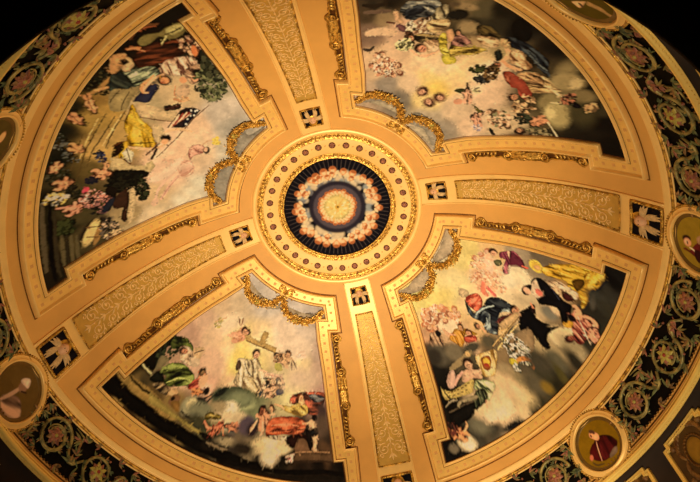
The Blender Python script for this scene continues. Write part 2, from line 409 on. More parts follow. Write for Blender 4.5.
PAINT = {
'flag': {'bg': [(-4.99,-3.05,208,172,134),(-4.0,-2.85,178,160,134),(-3.94,-4.44,176,156,134),(-3.79,-3.88,160,145,125),(-4.04,-5.55,160,142,114),(-4.0,-6.13,120,112,88),(-4.23,-6.9,56,50,32),(-4.22,-7.73,30,22,16),(-4.56,-8.22,24,18,12),(-5.62,-1.05,206,178,142),(-4.84,-1.19,180,160,134),(-4.4,-0.96,140,128,112),(-6.88,-0.92,196,168,130),(-7.5,-0.43,160,138,100),(-5.12,-4.02,212,172,134),(-6.18,-2.46,226,182,146),(-5.73,-3.26,222,178,140),(-6.75,-1.71,200,165,120),(-7.12,-0.2,150,130,96),(-7.25,-5.17,150,118,58),(-7.43,-4.02,168,132,72),(-7.98,-3.54,120,96,48),(-7.05,-4.23,160,126,70),(-6.79,-5.34,158,122,60),(-6.9,-5.79,140,105,50),(-6.32,-5.74,150,126,82),(-6.14,-5.28,160,138,100),(-8.83,-1.72,48,40,20),(-9.23,-0.75,52,40,22),(-9.37,-0.15,40,30,16),(-8.22,-0.54,92,76,44),(-8.62,-0.21,60,48,26),(-8.57,-1.05,92,76,42),(-7.38,-1.19,150,124,84),(-8.78,-2.97,34,28,14),(-9.08,-2.01,50,42,22),(-8.24,-4.18,34,32,20),(-7.78,-5.1,30,30,18),(-7.32,-5.81,34,32,18),(-6.86,-6.35,28,24,14),(-6.31,-6.96,30,24,14),(-5.75,-7.37,24,18,12),(-5.22,-7.88,22,16,10),(-5.14,-7.39,40,26,18),(-5.39,-6.76,60,32,20),(-8.34,-2.97,96,80,44),(-8.43,-1.97,90,76,42),(-8.26,-3.55,70,58,32),(-7.83,-2.56,110,88,50),(-7.4,-2.92,140,110,70),(-6.01,-6.39,70,64,44),(-5.04,-5.55,196,164,120)],
 'ops': [
('l',(110,84,42),[-6.916,-5.252,-7.359,-4.645,-7.719,-4.102,-8.256,-3.037],0.03),
('l',(110,84,42),[-6.78,-5.095,-7.203,-4.554,-7.607,-4.026,-7.83,-3.591],0.031),
('l',(110,84,42),[-6.48,-5.241,-7.01,-4.547,-7.316,-4.039],0.032),
('l',(110,84,42),[-7.542,-4.758,-7.946,-4.071,-8.211,-3.494],0.029),
('l',(200,165,100),[-7.089,-5.155,-7.525,-4.555,-7.885,-3.927],0.03),
('l',(196,160,100),[-6.623,-5.117,-7.1,-4.498,-7.34,-4.151],0.038),
('s',[(50,54,34),(30,34,22),(90,90,80),(120,116,100),(24,22,14)],-7.978,-4.682,0.15,0.88,0.038,160,1),
('s',[(34,40,22),(60,66,36),(20,20,12),(90,84,60)],-8.372,-3.637,0.21,0.81,0.044,120,2),
('s',[(30,30,18),(56,50,30),(20,18,12)],-7.415,-5.524,0.11,0.48,0.038,60,3),
('s',[(34,40,24),(60,64,40),(20,18,12),(90,80,44)],-6.616,-6.348,0.31,0.47,0.044,110,4),
('l',(150,110,60),[-6.978,-5.991,-6.709,-6.13,-6.367,-6.421],0.099),
('l',(190,130,80),[-6.76,-6.109,-6.534,-6.126],0.078),
('e',(96,52,30),-7.005,-5.837,0.202,0.086,1.69,0.6),
('l',(176,120,74),[-7.03,-5.774,-7.066,-5.756,-7.079,-5.784],0.048),
('l',(176,120,74),[-6.975,-5.8,-6.94,-5.782,-6.919,-5.792],0.048),
('l',(176,120,74),[-7.014,-5.884,-7.039,-5.939,-7.01,-6.027],0.066),
('l',(176,120,74),[-6.967,-5.907,-6.928,-5.993,-6.934,-6.064],0.067),
('e',(176,120,74),-6.998,-5.823,0.118,0.056,1.69,0.4),
('e',(193,132,81),-6.989,-5.811,0.066,0.03,1.69,0.8),
('l',(96,52,30),[-6.989,-5.93,-7.016,-5.815,-7.011,-5.748],0.014),
('e',(80,44,24),-7.023,-5.642,0.077,0.048,1.68,0.6),
('e',(151,103,63),-7.019,-5.681,0.058,0.032,1.68,0.6),
('e',(176,120,74),-7.025,-5.672,0.039,0.021,1.68,0.8),
('e',(128,82,49),-7.019,-5.676,0.009,0.022,1.68,0.9),
('e',(128,82,49),-7.016,-5.707,0.008,0.012,1.68,0.9),
('d',(196,148,92),(110,70,40),(226,184,130),[-6.262,-6.714,-6.062,-7.088,-5.905,-7.12,-5.765,-7.106,-5.823,-6.901,-6.017,-6.716,-6.158,-6.598],0.93,8.94,0.5),
('p',(190,150,100),[-5.91,-6.91,-5.766,-6.981,-5.724,-6.858,-5.772,-6.685,-5.959,-6.576,-6.047,-6.644],0.012),
('e',(40,24,14),-5.913,-6.831,0.051,0.093,0.28,0.5),
('d',(110,120,94),(40,54,44),(160,164,124),[-6.289,-6.393,-5.953,-6.533,-5.756,-6.541,-5.522,-6.493,-5.604,-6.177,-5.92,-5.967,-6.203,-6.018],-0.25,10.16,0.5),
('l',(200,120,70),[-5.684,-7.216,-5.476,-7.219,-5.354,-7.114],0.078),
('d',(78,36,20),(40,18,10),(130,64,34),[-5.613,-7.004,-5.246,-7.306,-4.848,-7.305,-4.473,-7.318,-4.209,-7.279,-4.385,-6.912,-4.783,-6.74,-5.275,-6.432,-5.658,-6.53,-5.761,-6.764],-0.06,6.68,0.5),
('p',(138,120,66),[-5.389,-7.411,-5.186,-7.554,-4.853,-7.603,-4.652,-7.73,-4.389,-7.821,-4.191,-7.796,-4.252,-7.601,-4.498,-7.398,-4.748,-7.363,-4.905,-7.48,-5.142,-7.322,-5.364,-7.255],0.012),
('p',(168,152,92),[-4.672,-7.683,-4.402,-7.787,-4.251,-7.746,-4.323,-7.611,-4.571,-7.484,-4.712,-7.522],0.012),
('l',(80,60,30),[-4.765,-7.515,-4.531,-7.589,-4.257,-7.732],0.036),
('l',(196,180,110),[-4.948,-7.247,-4.763,-7.456],0.036),
('l',(120,72,38),[-5.502,-7.509,-5.222,-7.775,-5.003,-7.855,-4.796,-7.85],0.076),
('l',(150,80,44),[-5.252,-7.71,-5.012,-7.787,-4.841,-7.802],0.032),
('s',[(160,120,90),(120,80,60),(200,150,110),(90,60,44)],-4.363,-7.068,0.25,0.3,0.052,60,5),
('e',(196,112,64),-4.278,-6.879,0.08,0.193,0.16,0.5),
('e',(30,18,14),-4.243,-6.545,0.119,0.149,0.16,0.5),
('e',(50,30,20),-4.431,-7.118,0.065,0.063,0.16,0.5),
('d',(206,164,126),(120,76,56),(236,204,164),[-5.327,-6.36,-5.08,-6.678,-4.725,-6.745,-4.452,-6.696,-4.332,-6.493,-4.469,-6.177,-4.76,-6.06,-5.147,-6.146],1.56,9.8,0.5),
('d',(150,110,80),(96,60,44),(200,160,120),[-4.689,-6.304,-4.383,-6.418,-4.227,-6.306,-4.364,-5.897,-4.673,-5.691,-4.783,-5.978],0.9,9.96,0.5),
('e',(40,24,16),-4.413,-6.08,0.17,0.165,0.89,0.5),
('e',(200,140,100),-4.546,-5.887,0.098,0.104,0.19,0.5),
('d',(112,124,96),(40,52,40),(170,176,130),[-6.094,-6.41,-5.865,-6.506,-5.537,-6.581,-5.3,-6.438,-5.406,-6.209,-5.809,-5.976,-6.084,-6.064,-6.196,-6.275],-0.36,10.03,0.5),
('p',(64,62,86),[-6.236,-5.496,-5.712,-5.947,-5.499,-5.842,-5.745,-5.511,-5.949,-5.304,-6.156,-5.422],0.012),
('l',(228,170,120),[-5.24,-6.211,-5.546,-6.117,-5.761,-5.961,-5.915,-5.744,-5.831,-5.673],0.094),
('l',(222,150,96),[-5.929,-5.704,-5.921,-5.879,-5.781,-6.055,-5.506,-6.235],0.079),
('e',(48,26,16),-5.32,-5.997,0.175,0.186,0.52,0.5),
('e',(224,150,96),-5.309,-5.994,0.109,0.118,0.52,0.5),
('l',(150,60,40),[-5.409,-5.95,-5.335,-5.913],0.027),
('p',(200,140,60),[-5.408,-6.124,-5.33,-6.19,-5.385,-6.074],0.012),
('d',(46,64,54),(24,34,26),(80,96,74),[-6.334,-6.492,-6.064,-6.484,-6.04,-6.049,-6.301,-5.878,-6.577,-5.899],1.18,9.3,0.5),
('l',(200,120,76),[-5.662,-7.21,-5.528,-7.201,-5.394,-7.069],0.056),
('p',(180,130,80),[-6.083,-7.055,-5.874,-7.135,-5.779,-7.047,-5.943,-6.775,-6.171,-6.561,-6.297,-6.579],0.012),
('e',(36,22,14),-5.894,-6.825,0.077,0.109,0.28,0.5),
('p',(206,166,116),[-6.029,-6.68,-5.788,-6.812,-5.769,-6.684,-6.008,-6.508],0.012),
('p',(156,132,84),[-6.547,-5.974,-6.272,-5.956,-6.079,-5.799,-6.282,-5.513,-6.487,-5.21,-6.787,-5.341],0.012),
('l',(90,70,40),[-6.192,-5.839,-6.415,-5.565,-6.57,-5.264],0.025),
('l',(96,76,44),[-6.371,-5.949,-6.596,-5.729,-6.695,-5.592],0.024),
('s',[(104,104,64),(80,84,52),(140,136,88),(60,60,40),(120,116,76)],-4.171,-5.597,0.46,0.62,0.076,240,6),
('s',[(70,70,44),(50,48,30),(96,92,60)],-4.013,-6.272,0.25,0.42,0.073,90,7),
('p',(222,178,134),[-5.049,-5.684,-4.841,-5.77,-4.777,-5.533,-4.903,-5.289,-5.105,-5.245,-5.205,-5.452],0.012),
('e',(200,140,96),-4.864,-5.908,0.094,0.121,0.21,0.5),
('s',[(206,160,110),(170,120,80)],-5.117,-5.202,0.24,0.11,0.052,24,8),
('l',(180,120,80),[-5.122,-5.745,-5.222,-5.456,-5.211,-5.317],0.035),
('s',[(60,34,26),(90,50,36),(40,26,20)],-5.401,-4.953,0.23,0.08,0.059,30,9),
('p',(206,172,124),[-6.212,-5.366,-5.882,-5.172,-5.331,-4.746,-5.526,-4.43,-5.952,-4.681,-6.286,-4.86],0.012),
('l',(130,92,56),[-6.286,-4.86,-5.964,-4.639,-5.553,-4.415],0.042),
('s',[(60,34,26),(90,50,36),(40,26,20)],-5.412,-4.974,0.21,0.1,0.063,30,10),
('P',(66,44,44),[-5.241,-4.791,-5.027,-4.852,-4.833,-4.807,-4.677,-4.681,-5.31,-4.065,-5.734,-4.213],0.012),
('l',(222,180,140),[-4.842,-4.694,-5.222,-4.463,-5.546,-4.343],0.076),
('l',(150,62,44),[-4.961,-4.676,-5.314,-4.417,-5.591,-4.286],0.076),
('l',(222,180,140),[-5.08,-4.658,-5.404,-4.372,-5.636,-4.23],0.075),
('l',(150,62,44),[-5.197,-4.641,-5.495,-4.328,-5.681,-4.173],0.075),
('l',(222,180,140),[-5.313,-4.626,-5.584,-4.284,-5.726,-4.116],0.074),
('P',(44,44,62),[-5.014,-4.803,-4.652,-4.676,-5.287,-4.059,-5.303,-4.251,-4.985,-4.496],0.012),
('e',(220,210,190),-4.936,-4.716,0.028,0.039,0.23,0.3),
('e',(220,210,190),-4.825,-4.656,0.029,0.039,0.22,0.3),
('e',(220,210,190),-5.0,-4.5,0.028,0.039,0.23,0.3),
('e',(220,210,190),-5.124,-4.391,0.028,0.04,0.25,0.3),
('e',(220,210,190),-4.9,-4.5,0.029,0.04,0.23,0.3),
('e',(220,210,190),-5.214,-4.204,0.028,0.04,0.25,0.3),
('e',(220,210,190),-4.762,-4.676,0.029,0.039,0.21,0.3),
('l',(120,80,50),[-4.397,-4.797,-4.924,-4.389,-5.562,-3.735,-6.29,-3.148],0.034),
('d',(196,150,40),(110,72,14),(238,196,80),[-6.505,-5.062,-6.281,-5.392,-6.286,-4.86,-6.133,-4.279,-6.117,-3.741,-6.39,-3.548,-6.75,-3.825,-6.985,-3.582,-7.123,-3.173,-7.158,-3.554,-7.069,-4.103,-6.812,-4.093,-6.696,-4.743],1.63,5.37,0.8),
('p',(224,178,60),[-6.554,-4.911,-6.354,-5.172,-6.363,-4.717,-6.227,-4.197,-6.174,-3.821,-6.357,-4.248,-6.529,-4.611],0.012),
('l',(110,76,16),[-6.782,-3.96,-6.534,-3.848,-6.152,-3.754],0.042),
('p',(60,30,14),[-7.283,-3.684,-7.126,-4.015,-6.923,-4.052,-6.958,-3.808,-7.13,-3.659,-7.27,-3.617],0.012),
('l',(110,60,26),[-7.153,-4.03,-6.98,-4.081,-6.827,-4.041],0.08),
('p',(214,180,130),[-6.105,-4.386,-5.86,-4.324,-5.874,-3.952,-6.046,-3.715,-6.174,-3.821],0.012),
('l',(228,180,130),[-5.848,-4.062,-5.49,-4.068,-5.114,-3.872],0.101),
('l',(218,170,120),[-6.825,-3.801,-6.524,-3.604,-6.168,-3.521,-5.913,-3.609],0.102),
('e',(36,20,14),-5.883,-3.813,0.154,0.16,0.79,0.5),
('e',(220,160,110),-5.923,-3.708,0.105,0.1,0.57,0.5),
('P',(226,204,160),[-7.047,-3.674,-6.885,-3.831,-6.789,-3.545,-6.912,-3.244,-7.024,-3.241],0.012),
('l',(120,90,60),[-6.905,-3.805,-6.95,-3.263],0.025),
('P',(120,60,40),[-7.09,-3.613,-7.001,-3.253,-6.949,-3.179,-6.996,-3.13,-7.13,-3.538],0.012),
('P',(200,170,118),[-7.325,-3.649,-7.115,-3.47,-6.97,-3.093,-6.677,-2.951,-6.421,-3.08,-6.383,-2.823,-6.555,-2.63,-7.101,-2.98,-7.45,-3.182],0.012),
('l',(120,90,50),[-7.45,-3.182,-7.047,-2.915,-6.557,-2.619],0.041),
('l',(60,30,20),[-6.409,-3.136,-6.216,-3.479],0.074),
('l',(110,64,38),[-6.509,-3.358,-6.239,-3.548,-6.095,-3.673],0.072),
('p',(28,24,16),[-7.477,-3.077,-7.101,-2.98,-6.621,-2.684,-6.702,-2.479,-6.996,-2.502,-7.118,-2.264,-7.43,-2.444,-7.616,-2.501],0.012),
('s',[(46,54,30),(30,34,20),(70,74,40),(24,22,14)],-6.929,-2.104,0.18,0.56,0.073,110,11),
('s',[(34,30,18),(50,44,26),(22,18,12)],-7.304,-2.55,0.39,0.37,0.069,110,12),
('p',(84,50,32),[-7.374,-2.229,-7.237,-2.21,-7.342,-1.488,-7.492,-1.044,-7.598,-1.053,-7.605,-1.294,-7.484,-1.574,-7.666,-1.633,-7.702,-1.957,-7.57,-2.11],0.012),
('p',(200,168,120),[-7.217,-2.137,-7.097,-2.192,-7.169,-1.629,-7.35,-1.016,-7.492,-0.866,-7.446,-1.312,-7.315,-1.712],0.012),
('d',(196,140,112),(150,94,76),(216,164,134),[-5.379,-3.023,-5.227,-3.282,-4.958,-3.298,-4.807,-3.119,-4.933,-2.907,-5.214,-2.857,-5.371,-2.719],0.87,7.02,0.5),
('l',(206,160,120),[-4.925,-3.23,-4.675,-3.365,-4.413,-3.383],0.061),
('e',(80,46,34),-4.779,-3.004,0.11,0.141,0.22,0.5),
('e',(222,170,130),-4.802,-3.033,0.064,0.094,0.22,0.5),
('s',[(240,206,100),(230,190,80)],-4.406,-3.31,0.12,0.15,0.052,30,13),
('d',(206,160,130),(176,126,100),(226,184,150),[-5.785,-2.603,-5.564,-2.776,-5.338,-2.649,-5.307,-2.398,-5.509,-2.152,-5.737,-2.126,-5.785,-2.361],-0.41,5.5,0.5),
('l',(200,154,122),[-6.107,-3.078,-6.028,-2.868,-5.76,-2.74,-5.521,-2.618],0.057),
('l',(196,150,118),[-6.145,-2.972,-5.822,-2.858],0.047),
('l',(190,140,110),[-5.656,-2.076,-5.423,-2.127,-5.29,-2.393],0.051),
('l',(208,162,132),[-5.763,-2.232,-6.066,-1.973,-6.342,-1.594,-6.496,-1.418],0.121),
('l',(180,130,106),[-5.824,-2.131,-6.16,-1.826,-6.448,-1.457],0.04),
('l',(216,172,140),[-5.906,-2.402,-6.205,-2.147,-6.516,-1.789,-6.668,-1.374],0.089),
('e',(212,168,134),-6.668,-1.374,0.1,0.159,0.43,0.5),
('l',(234,196,160),[-6.582,-2.303,-6.164,-2.374,-5.662,-2.806],0.281),
('e',(214,196,164),-5.454,-1.282,0.367,0.212,0.86,1.6),
('e',(214,196,164),-5.208,-1.701,0.363,0.216,0.85,1.6),
('e',(214,196,164),-5.856,-1.046,0.366,0.206,0.9,1.6),
('e',(96,52,30),-7.055,-5.608,0.214,0.09,1.68,0.6),
('l',(191,135,89),[-7.08,-5.541,-7.118,-5.523,-7.133,-5.553],0.051),
('l',(191,135,89),[-7.023,-5.568,-6.985,-5.549,-6.963,-5.559],0.051),
('l',(191,135,89),[-7.066,-5.658,-7.093,-5.718,-7.063,-5.811],0.071),
('l',(191,135,89),[-7.016,-5.682,-6.976,-5.774,-6.983,-5.849],0.071),
('e',(191,135,89),-7.047,-5.594,0.125,0.058,1.67,0.4),
('e',(210,148,97),-7.038,-5.58,0.07,0.032,1.67,0.8),
('l',(96,52,30),[-7.04,-5.707,-7.067,-5.585,-7.06,-5.513],0.015),
('e',(80,44,24),-7.071,-5.4,0.082,0.051,1.66,0.6),
('e',(164,116,76),-7.067,-5.442,0.062,0.034,1.66,0.6),
('e',(191,135,89),-7.074,-5.432,0.042,0.022,1.66,0.8),
('e',(135,89,56),-7.068,-5.437,0.01,0.024,1.66,0.9),
('e',(135,89,56),-7.064,-5.47,0.008,0.012,1.67,0.9),
('e',(96,52,30),-7.453,-5.316,0.197,0.119,1.47,0.6),
('l',(176,117,76),[-7.467,-5.243,-7.506,-5.203,-7.529,-5.219],0.053),
('l',(176,117,76),[-7.408,-5.303,-7.362,-5.31,-7.34,-5.332],0.053),
('l',(176,117,76),[-7.475,-5.352,-7.519,-5.384,-7.504,-5.482],0.074),
('l',(176,117,76),[-7.424,-5.403,-7.398,-5.506,-7.422,-5.565],0.074),
('e',(176,117,76),-7.441,-5.308,0.115,0.077,1.47,0.4),
('e',(193,128,83),-7.427,-5.303,0.065,0.042,1.47,0.8),
('l',(96,52,30),[-7.456,-5.41,-7.461,-5.288,-7.439,-5.232],0.015),
('e',(80,44,24),-7.427,-5.128,0.076,0.067,1.45,0.6),
('e',(151,100,65),-7.431,-5.166,0.057,0.044,1.46,0.6),
('e',(176,117,76),-7.437,-5.153,0.038,0.03,1.46,0.8),
('e',(128,80,50),-7.431,-5.161,0.009,0.031,1.46,0.9),
('e',(128,80,50),-7.434,-5.192,0.008,0.016,1.46,0.9),
('e',(96,52,30),-7.811,-4.331,0.176,0.147,1.14,0.6),
('l',(186,130,81),[-7.808,-4.257,-7.842,-4.197,-7.872,-4.196],0.057),
('l',(186,130,81),[-7.757,-4.348,-7.707,-4.384,-7.688,-4.419],0.057),
('l',(186,130,81),[-7.847,-4.348,-7.905,-4.348,-7.914,-4.442],0.08),
('l',(186,130,81),[-7.802,-4.426,-7.8,-4.532,-7.843,-4.568],0.08),
('e',(186,130,81),-7.796,-4.332,0.102,0.095,1.14,0.4),
('e',(204,143,89),-7.779,-4.336,0.058,0.052,1.13,0.8),
('l',(96,52,30),[-7.84,-4.411,-7.813,-4.302,-7.773,-4.266],0.017),
('e',(80,44,24),-7.732,-4.182,0.068,0.083,1.11,0.6),
('e',(159,111,69),-7.748,-4.213,0.051,0.055,1.12,0.6),
('e',(186,130,81),-7.75,-4.198,0.034,0.037,1.12,0.8),
('e',(133,87,52),-7.746,-4.209,0.008,0.039,1.12,0.9),
('e',(133,87,52),-7.758,-4.234,0.007,0.02,1.12,0.9),
('e',(96,52,30),-8.327,-3.926,0.155,0.12,2.32,0.6),
('l',(191,130,89),[-8.358,-3.923,-8.363,-3.979,-8.346,-4.027],0.046),
('l',(191,130,89),[-8.35,-3.839,-8.363,-3.758,-8.359,-3.726],0.047),
('l',(191,130,89),[-8.3,-3.982,-8.266,-4.077,-8.22,-4.093],0.065),
('l',(191,130,89),[-8.293,-3.909,-8.249,-3.904,-8.208,-3.976],0.066),
('e',(191,130,89),-8.335,-3.901,0.09,0.077,2.32,0.4),
('e',(210,143,97),-8.343,-3.874,0.051,0.042,2.32,0.8),
('l',(96,52,30),[-8.277,-3.97,-8.337,-3.929,-8.374,-3.867],0.014),
('e',(80,44,24),-8.428,-3.809,0.057,0.067,2.32,0.6),
('e',(164,111,76),-8.408,-3.83,0.043,0.044,2.32,0.6),
('e',(191,130,89),-8.412,-3.836,0.029,0.03,2.32,0.8),
('e',(135,87,56),-8.411,-3.828,0.007,0.031,2.32,0.9),
('e',(135,87,56),-8.395,-3.845,0.006,0.016,2.32,0.9),
('e',(96,52,30),-8.376,-3.256,0.148,0.202,0.22,0.6),
('l',(199,135,93),[-8.343,-3.2,-8.358,-3.106,-8.392,-3.065],0.069),
('l',(199,135,93),[-8.321,-3.341,-8.278,-3.435,-8.269,-3.488],0.068),
('l',(199,135,93),[-8.422,-3.223,-8.488,-3.145,-8.535,-3.208],0.095),
('l',(199,135,93),[-8.402,-3.344,-8.439,-3.432,-8.502,-3.404],0.095),
('e',(199,135,93),-8.359,-3.277,0.087,0.131,0.22,0.4),
('e',(218,148,102),-8.341,-3.303,0.049,0.071,0.21,0.8),
('l',(96,52,30),[-8.439,-3.283,-8.366,-3.23,-8.307,-3.253],0.02),
('e',(80,44,24),-8.229,-3.237,0.058,0.113,0.2,0.6),
('e',(171,116,79),-8.258,-3.243,0.043,0.075,0.2,0.6),
('e',(199,135,93),-8.256,-3.227,0.029,0.05,0.2,0.8),
('e',(139,89,58),-8.254,-3.242,0.007,0.053,0.2,0.9),
('e',(139,89,58),-8.277,-3.247,0.006,0.028,0.21,0.9),
('e',(96,52,30),-7.663,-3.131,0.203,0.212,0.59,0.6),
('l',(208,139,96),[-7.629,-3.051,-7.654,-2.954,-7.697,-2.927],0.08),
('l',(208,139,96),[-7.592,-3.197,-7.533,-3.28,-7.519,-3.334],0.08),
('l',(208,139,96),[-7.72,-3.118,-7.804,-3.067,-7.854,-3.164],0.111),
('l',(208,139,96),[-7.687,-3.243,-7.724,-3.363,-7.799,-3.364],0.111),
('e',(208,139,96),-7.641,-3.145,0.118,0.137,0.59,0.4),
('e',(228,152,105),-7.618,-3.165,0.067,0.075,0.58,0.8),
('l',(96,52,30),[-7.735,-3.194,-7.654,-3.096,-7.582,-3.092],0.023),
('e',(80,44,24),-7.491,-3.033,0.079,0.119,0.56,0.6),
('e',(178,119,82),-7.525,-3.054,0.059,0.079,0.57,0.6),
('e',(208,139,96),-7.523,-3.036,0.04,0.053,0.57,0.8),
('e',(144,91,60),-7.521,-3.052,0.01,0.056,0.56,0.9),
('e',(144,91,60),-7.547,-3.069,0.008,0.029,0.57,0.9),
('e',(96,52,30),-7.466,-3.482,0.175,0.059,-1.49,0.6),
('l',(191,139,93),[-7.448,-3.531,-7.42,-3.533,-7.408,-3.502],0.04),
('l',(191,139,93),[-7.489,-3.528,-7.516,-3.557,-7.531,-3.556],0.04),
('l',(191,139,93),[-7.457,-3.436,-7.434,-3.374,-7.454,-3.303],0.056),
('l',(191,139,93),[-7.493,-3.433,-7.521,-3.368,-7.513,-3.299],0.056),
('e',(191,139,93),-7.471,-3.498,0.102,0.038,-1.49,0.4),
('e',(210,152,102),-7.479,-3.513,0.057,0.021,-1.49,0.8),
('l',(96,52,30),[-7.475,-3.403,-7.457,-3.499,-7.463,-3.561],0.012),
('e',(80,44,24),-7.455,-3.652,0.065,0.033,-1.48,0.6),
('e',(164,119,79),-7.458,-3.619,0.049,0.022,-1.49,0.6),
('e',(191,139,93),-7.453,-3.624,0.033,0.015,-1.49,0.8),
('e',(135,91,58),-7.457,-3.623,0.008,0.015,-1.48,0.9),
('e',(135,91,58),-7.46,-3.596,0.007,0.008,-1.49,0.9),
('s',[(60,60,80),(40,40,56),(90,90,110)],-7.493,-3.805,0.1,0.26,0.044,50,14),
('s',[(40,40,52),(60,50,60)],-7.889,-3.042,0.12,0.15,0.044,40,15),
('l',(224,140,110),[-8.73,-2.516,-8.467,-2.387,-8.271,-2.359,-8.074,-2.689],0.079),
('e',(200,70,80),-8.093,-2.764,0.065,0.102,0.67,0.5),
('s',[(214,150,130),(60,60,40),(180,120,100),(40,40,30),(210,190,170)],-8.054,-2.378,0.25,0.32,0.051,110,16),
('s',[(224,216,190),(60,70,40),(230,190,120),(40,44,26)],-8.615,-2.874,0.19,0.21,0.045,60,17),
('s',[(40,34,20),(60,54,34)],-8.299,-2.876,0.12,0.28,0.048,50,18),
('p',(40,26,16),[-7.738,-2.441,-7.608,-2.551,-7.486,-2.374,-7.627,-1.973,-7.795,-1.678,-7.888,-1.744],0.012),
('e',(96,52,30),-8.444,-2.234,0.155,0.194,-0.26,0.6),
('l',(208,135,102),[-8.402,-2.199,-8.399,-2.107,-8.425,-2.054],0.068),
('l',(208,135,102),[-8.405,-2.336,-8.379,-2.441,-8.38,-2.492],0.067),
('l',(208,135,102),[-8.484,-2.182,-8.536,-2.08,-8.595,-2.113],0.095),
('l',(208,135,102),[-8.486,-2.3,-8.541,-2.361,-8.598,-2.304],0.094),
('e',(208,135,102),-8.431,-2.26,0.091,0.126,-0.27,0.4),
('e',(228,148,112),-8.418,-2.293,0.051,0.069,-0.27,0.8),
('l',(96,52,30),[-8.512,-2.227,-8.43,-2.215,-8.376,-2.264],0.02),
('e',(80,44,24),-8.296,-2.287,0.061,0.109,-0.28,0.6),
('e',(178,116,87),-8.325,-2.278,0.045,0.072,-0.27,0.6),
('e',(208,135,102),-8.32,-2.265,0.031,0.048,-0.27,0.8),
('e',(144,89,63),-8.322,-2.279,0.007,0.051,-0.27,0.9),
('e',(144,89,63),-8.345,-2.273,0.006,0.027,-0.27,0.9),
('s',[(40,60,26),(24,34,16),(70,84,40)],-8.72,-1.76,0.18,0.32,0.058,80,19),
('s',[(210,200,180),(50,60,36),(190,150,80)],-8.651,-2.816,0.22,0.24,0.045,60,20),
('s',[(190,120,100),(50,46,34),(150,100,90),(40,36,24)],-7.973,-2.076,0.27,0.43,0.052,100,21),
('l',(20,14,10),[-8.759,-2.78,-9.006,-1.683,-9.161,-0.653,-9.199,-0.077],0.088),
('l',(100,84,56),[-8.862,-2.893,-9.115,-1.811,-9.291,-0.541],0.096),
('l',(74,60,36),[-8.698,-2.716,-8.941,-1.61,-9.092,-0.572,-9.095,-0.131],0.067),
('l',(110,94,58),[-8.839,-1.5,-8.922,-1.024,-8.991,-0.459],0.081),
('l',(70,58,34),[-8.768,-1.426,-8.849,-0.946,-8.916,-0.378],0.082),
('l',(110,94,58),[-8.694,-1.351,-8.774,-0.869,-8.839,-0.297],0.083),
('l',(110,94,58),[-8.599,-1.259,-8.677,-0.772,-8.739,-0.195],0.085),
('e',(64,48,34),-8.223,-1.209,0.296,0.438,0.69,0.5),
('e',(210,176,110),-8.32,-1.147,0.14,0.438,0.45,0.4),
('e',(150,110,60),-8.212,-0.962,0.071,0.355,0.38,0.6),
('l',(120,84,44),[-8.425,-1.05,-8.208,-0.864],0.031),
('l',(120,84,44),[-8.385,-1.395,-8.186,-1.274],0.031),
('s',[(60,50,40),(120,100,80),(170,140,110),(40,36,28)],-7.941,-1.035,0.24,0.38,0.054,90,22),
('e',(44,50,62),-7.812,-1.86,0.102,0.296,0.62,0.5),
('s',[(190,156,110),(120,90,60)],-7.854,-0.734,0.25,0.17,0.048,30,23),
('p',(150,134,112),[-3.502,-3.752,-3.3,-3.386,-2.77,-3.664,-2.615,-3.775,-2.79,-3.455,-3.226,-2.734,-3.523,-2.34,-3.902,-1.874,-4.083,-1.554,-4.399,-0.646,-4.765,-0.64,-4.835,-1.271,-4.804,-1.79,-4.375,-2.134,-3.915,-2.4,-3.811,-3.245],0.012),]},
'cloud': {'bg': [(1.28,-6.23,196,158,118),(1.03,-7.14,140,108,84),(0.89,-7.91,104,80,54),(1.0,-8.04,60,50,36),(1.4,-7.82,150,122,84),(1.93,-7.34,170,134,104),(2.04,-6.63,196,158,120),(1.7,-5.26,150,130,108),(1.2,-4.97,170,140,110),(2.69,-6.48,216,176,132),(3.37,-6.16,224,186,140),(3.79,-5.62,234,190,130),(3.11,-4.95,232,190,116),(3.17,-5.56,232,190,120),(2.55,-5.31,200,166,128),(2.27,-4.76,140,122,100),(3.39,-4.14,170,146,116),(3.99,-3.57,150,130,106),(4.18,-4.45,212,176,136),(4.76,-3.91,206,168,130),(4.79,-5.17,220,180,140),(4.79,-6.16,214,176,136),(4.37,-6.65,196,164,116),(5.76,-4.14,186,156,116),(6.29,-3.66,120,98,68),(5.52,-3.21,170,144,110),(4.6,-2.89,160,136,106),(7.03,-3.74,60,46,30),(7.55,-4.22,40,30,20),(8.14,-4.17,28,20,14),(7.62,-5.11,26,18,14),(7.12,-5.88,34,26,18),(6.52,-6.59,44,34,22),(5.9,-7.29,30,24,18),(5.0,-7.93,24,20,16),(4.3,-8.29,36,30,20),(3.81,-8.16,110,96,64),(3.47,-8.14,140,116,76),(3.02,-7.98,80,66,44),(3.78,-7.63,56,50,36),(4.31,-7.52,64,56,38),(4.92,-7.44,24,22,20),(6.63,-5.67,130,110,72),(6.85,-4.73,110,92,58),(7.02,-5.43,80,66,40),(7.2,-4.68,50,42,28),(5.67,-6.71,60,46,30),(6.09,-6.46,90,74,48),(6.3,-5.35,90,72,44),(4.79,-6.9,150,126,84),(4.01,-6.97,150,120,80),(1.49,-8.14,44,34,24),(2.91,-6.86,186,150,106),(1.31,-5.84,190,154,116)],
 'ops': [
('l',(120,92,70),[0.788,-7.893,1.178,-7.931,1.53,-7.972],0.127),
('l',(90,70,54),[0.895,-6.64,1.067,-6.604,1.191,-6.721],0.115),
('l',(206,166,126),[0.949,-7.199,1.326,-7.278,1.778,-7.22],0.274),
('l',(60,44,28),[0.735,-8.121,1.094,-8.106,1.374,-8.194],0.136),
('e',(40,34,26),3.391,-7.93,0.254,0.175,-0.07,0.5),
('e',(146,120,82),3.496,-8.191,0.261,0.099,0.14,0.8),
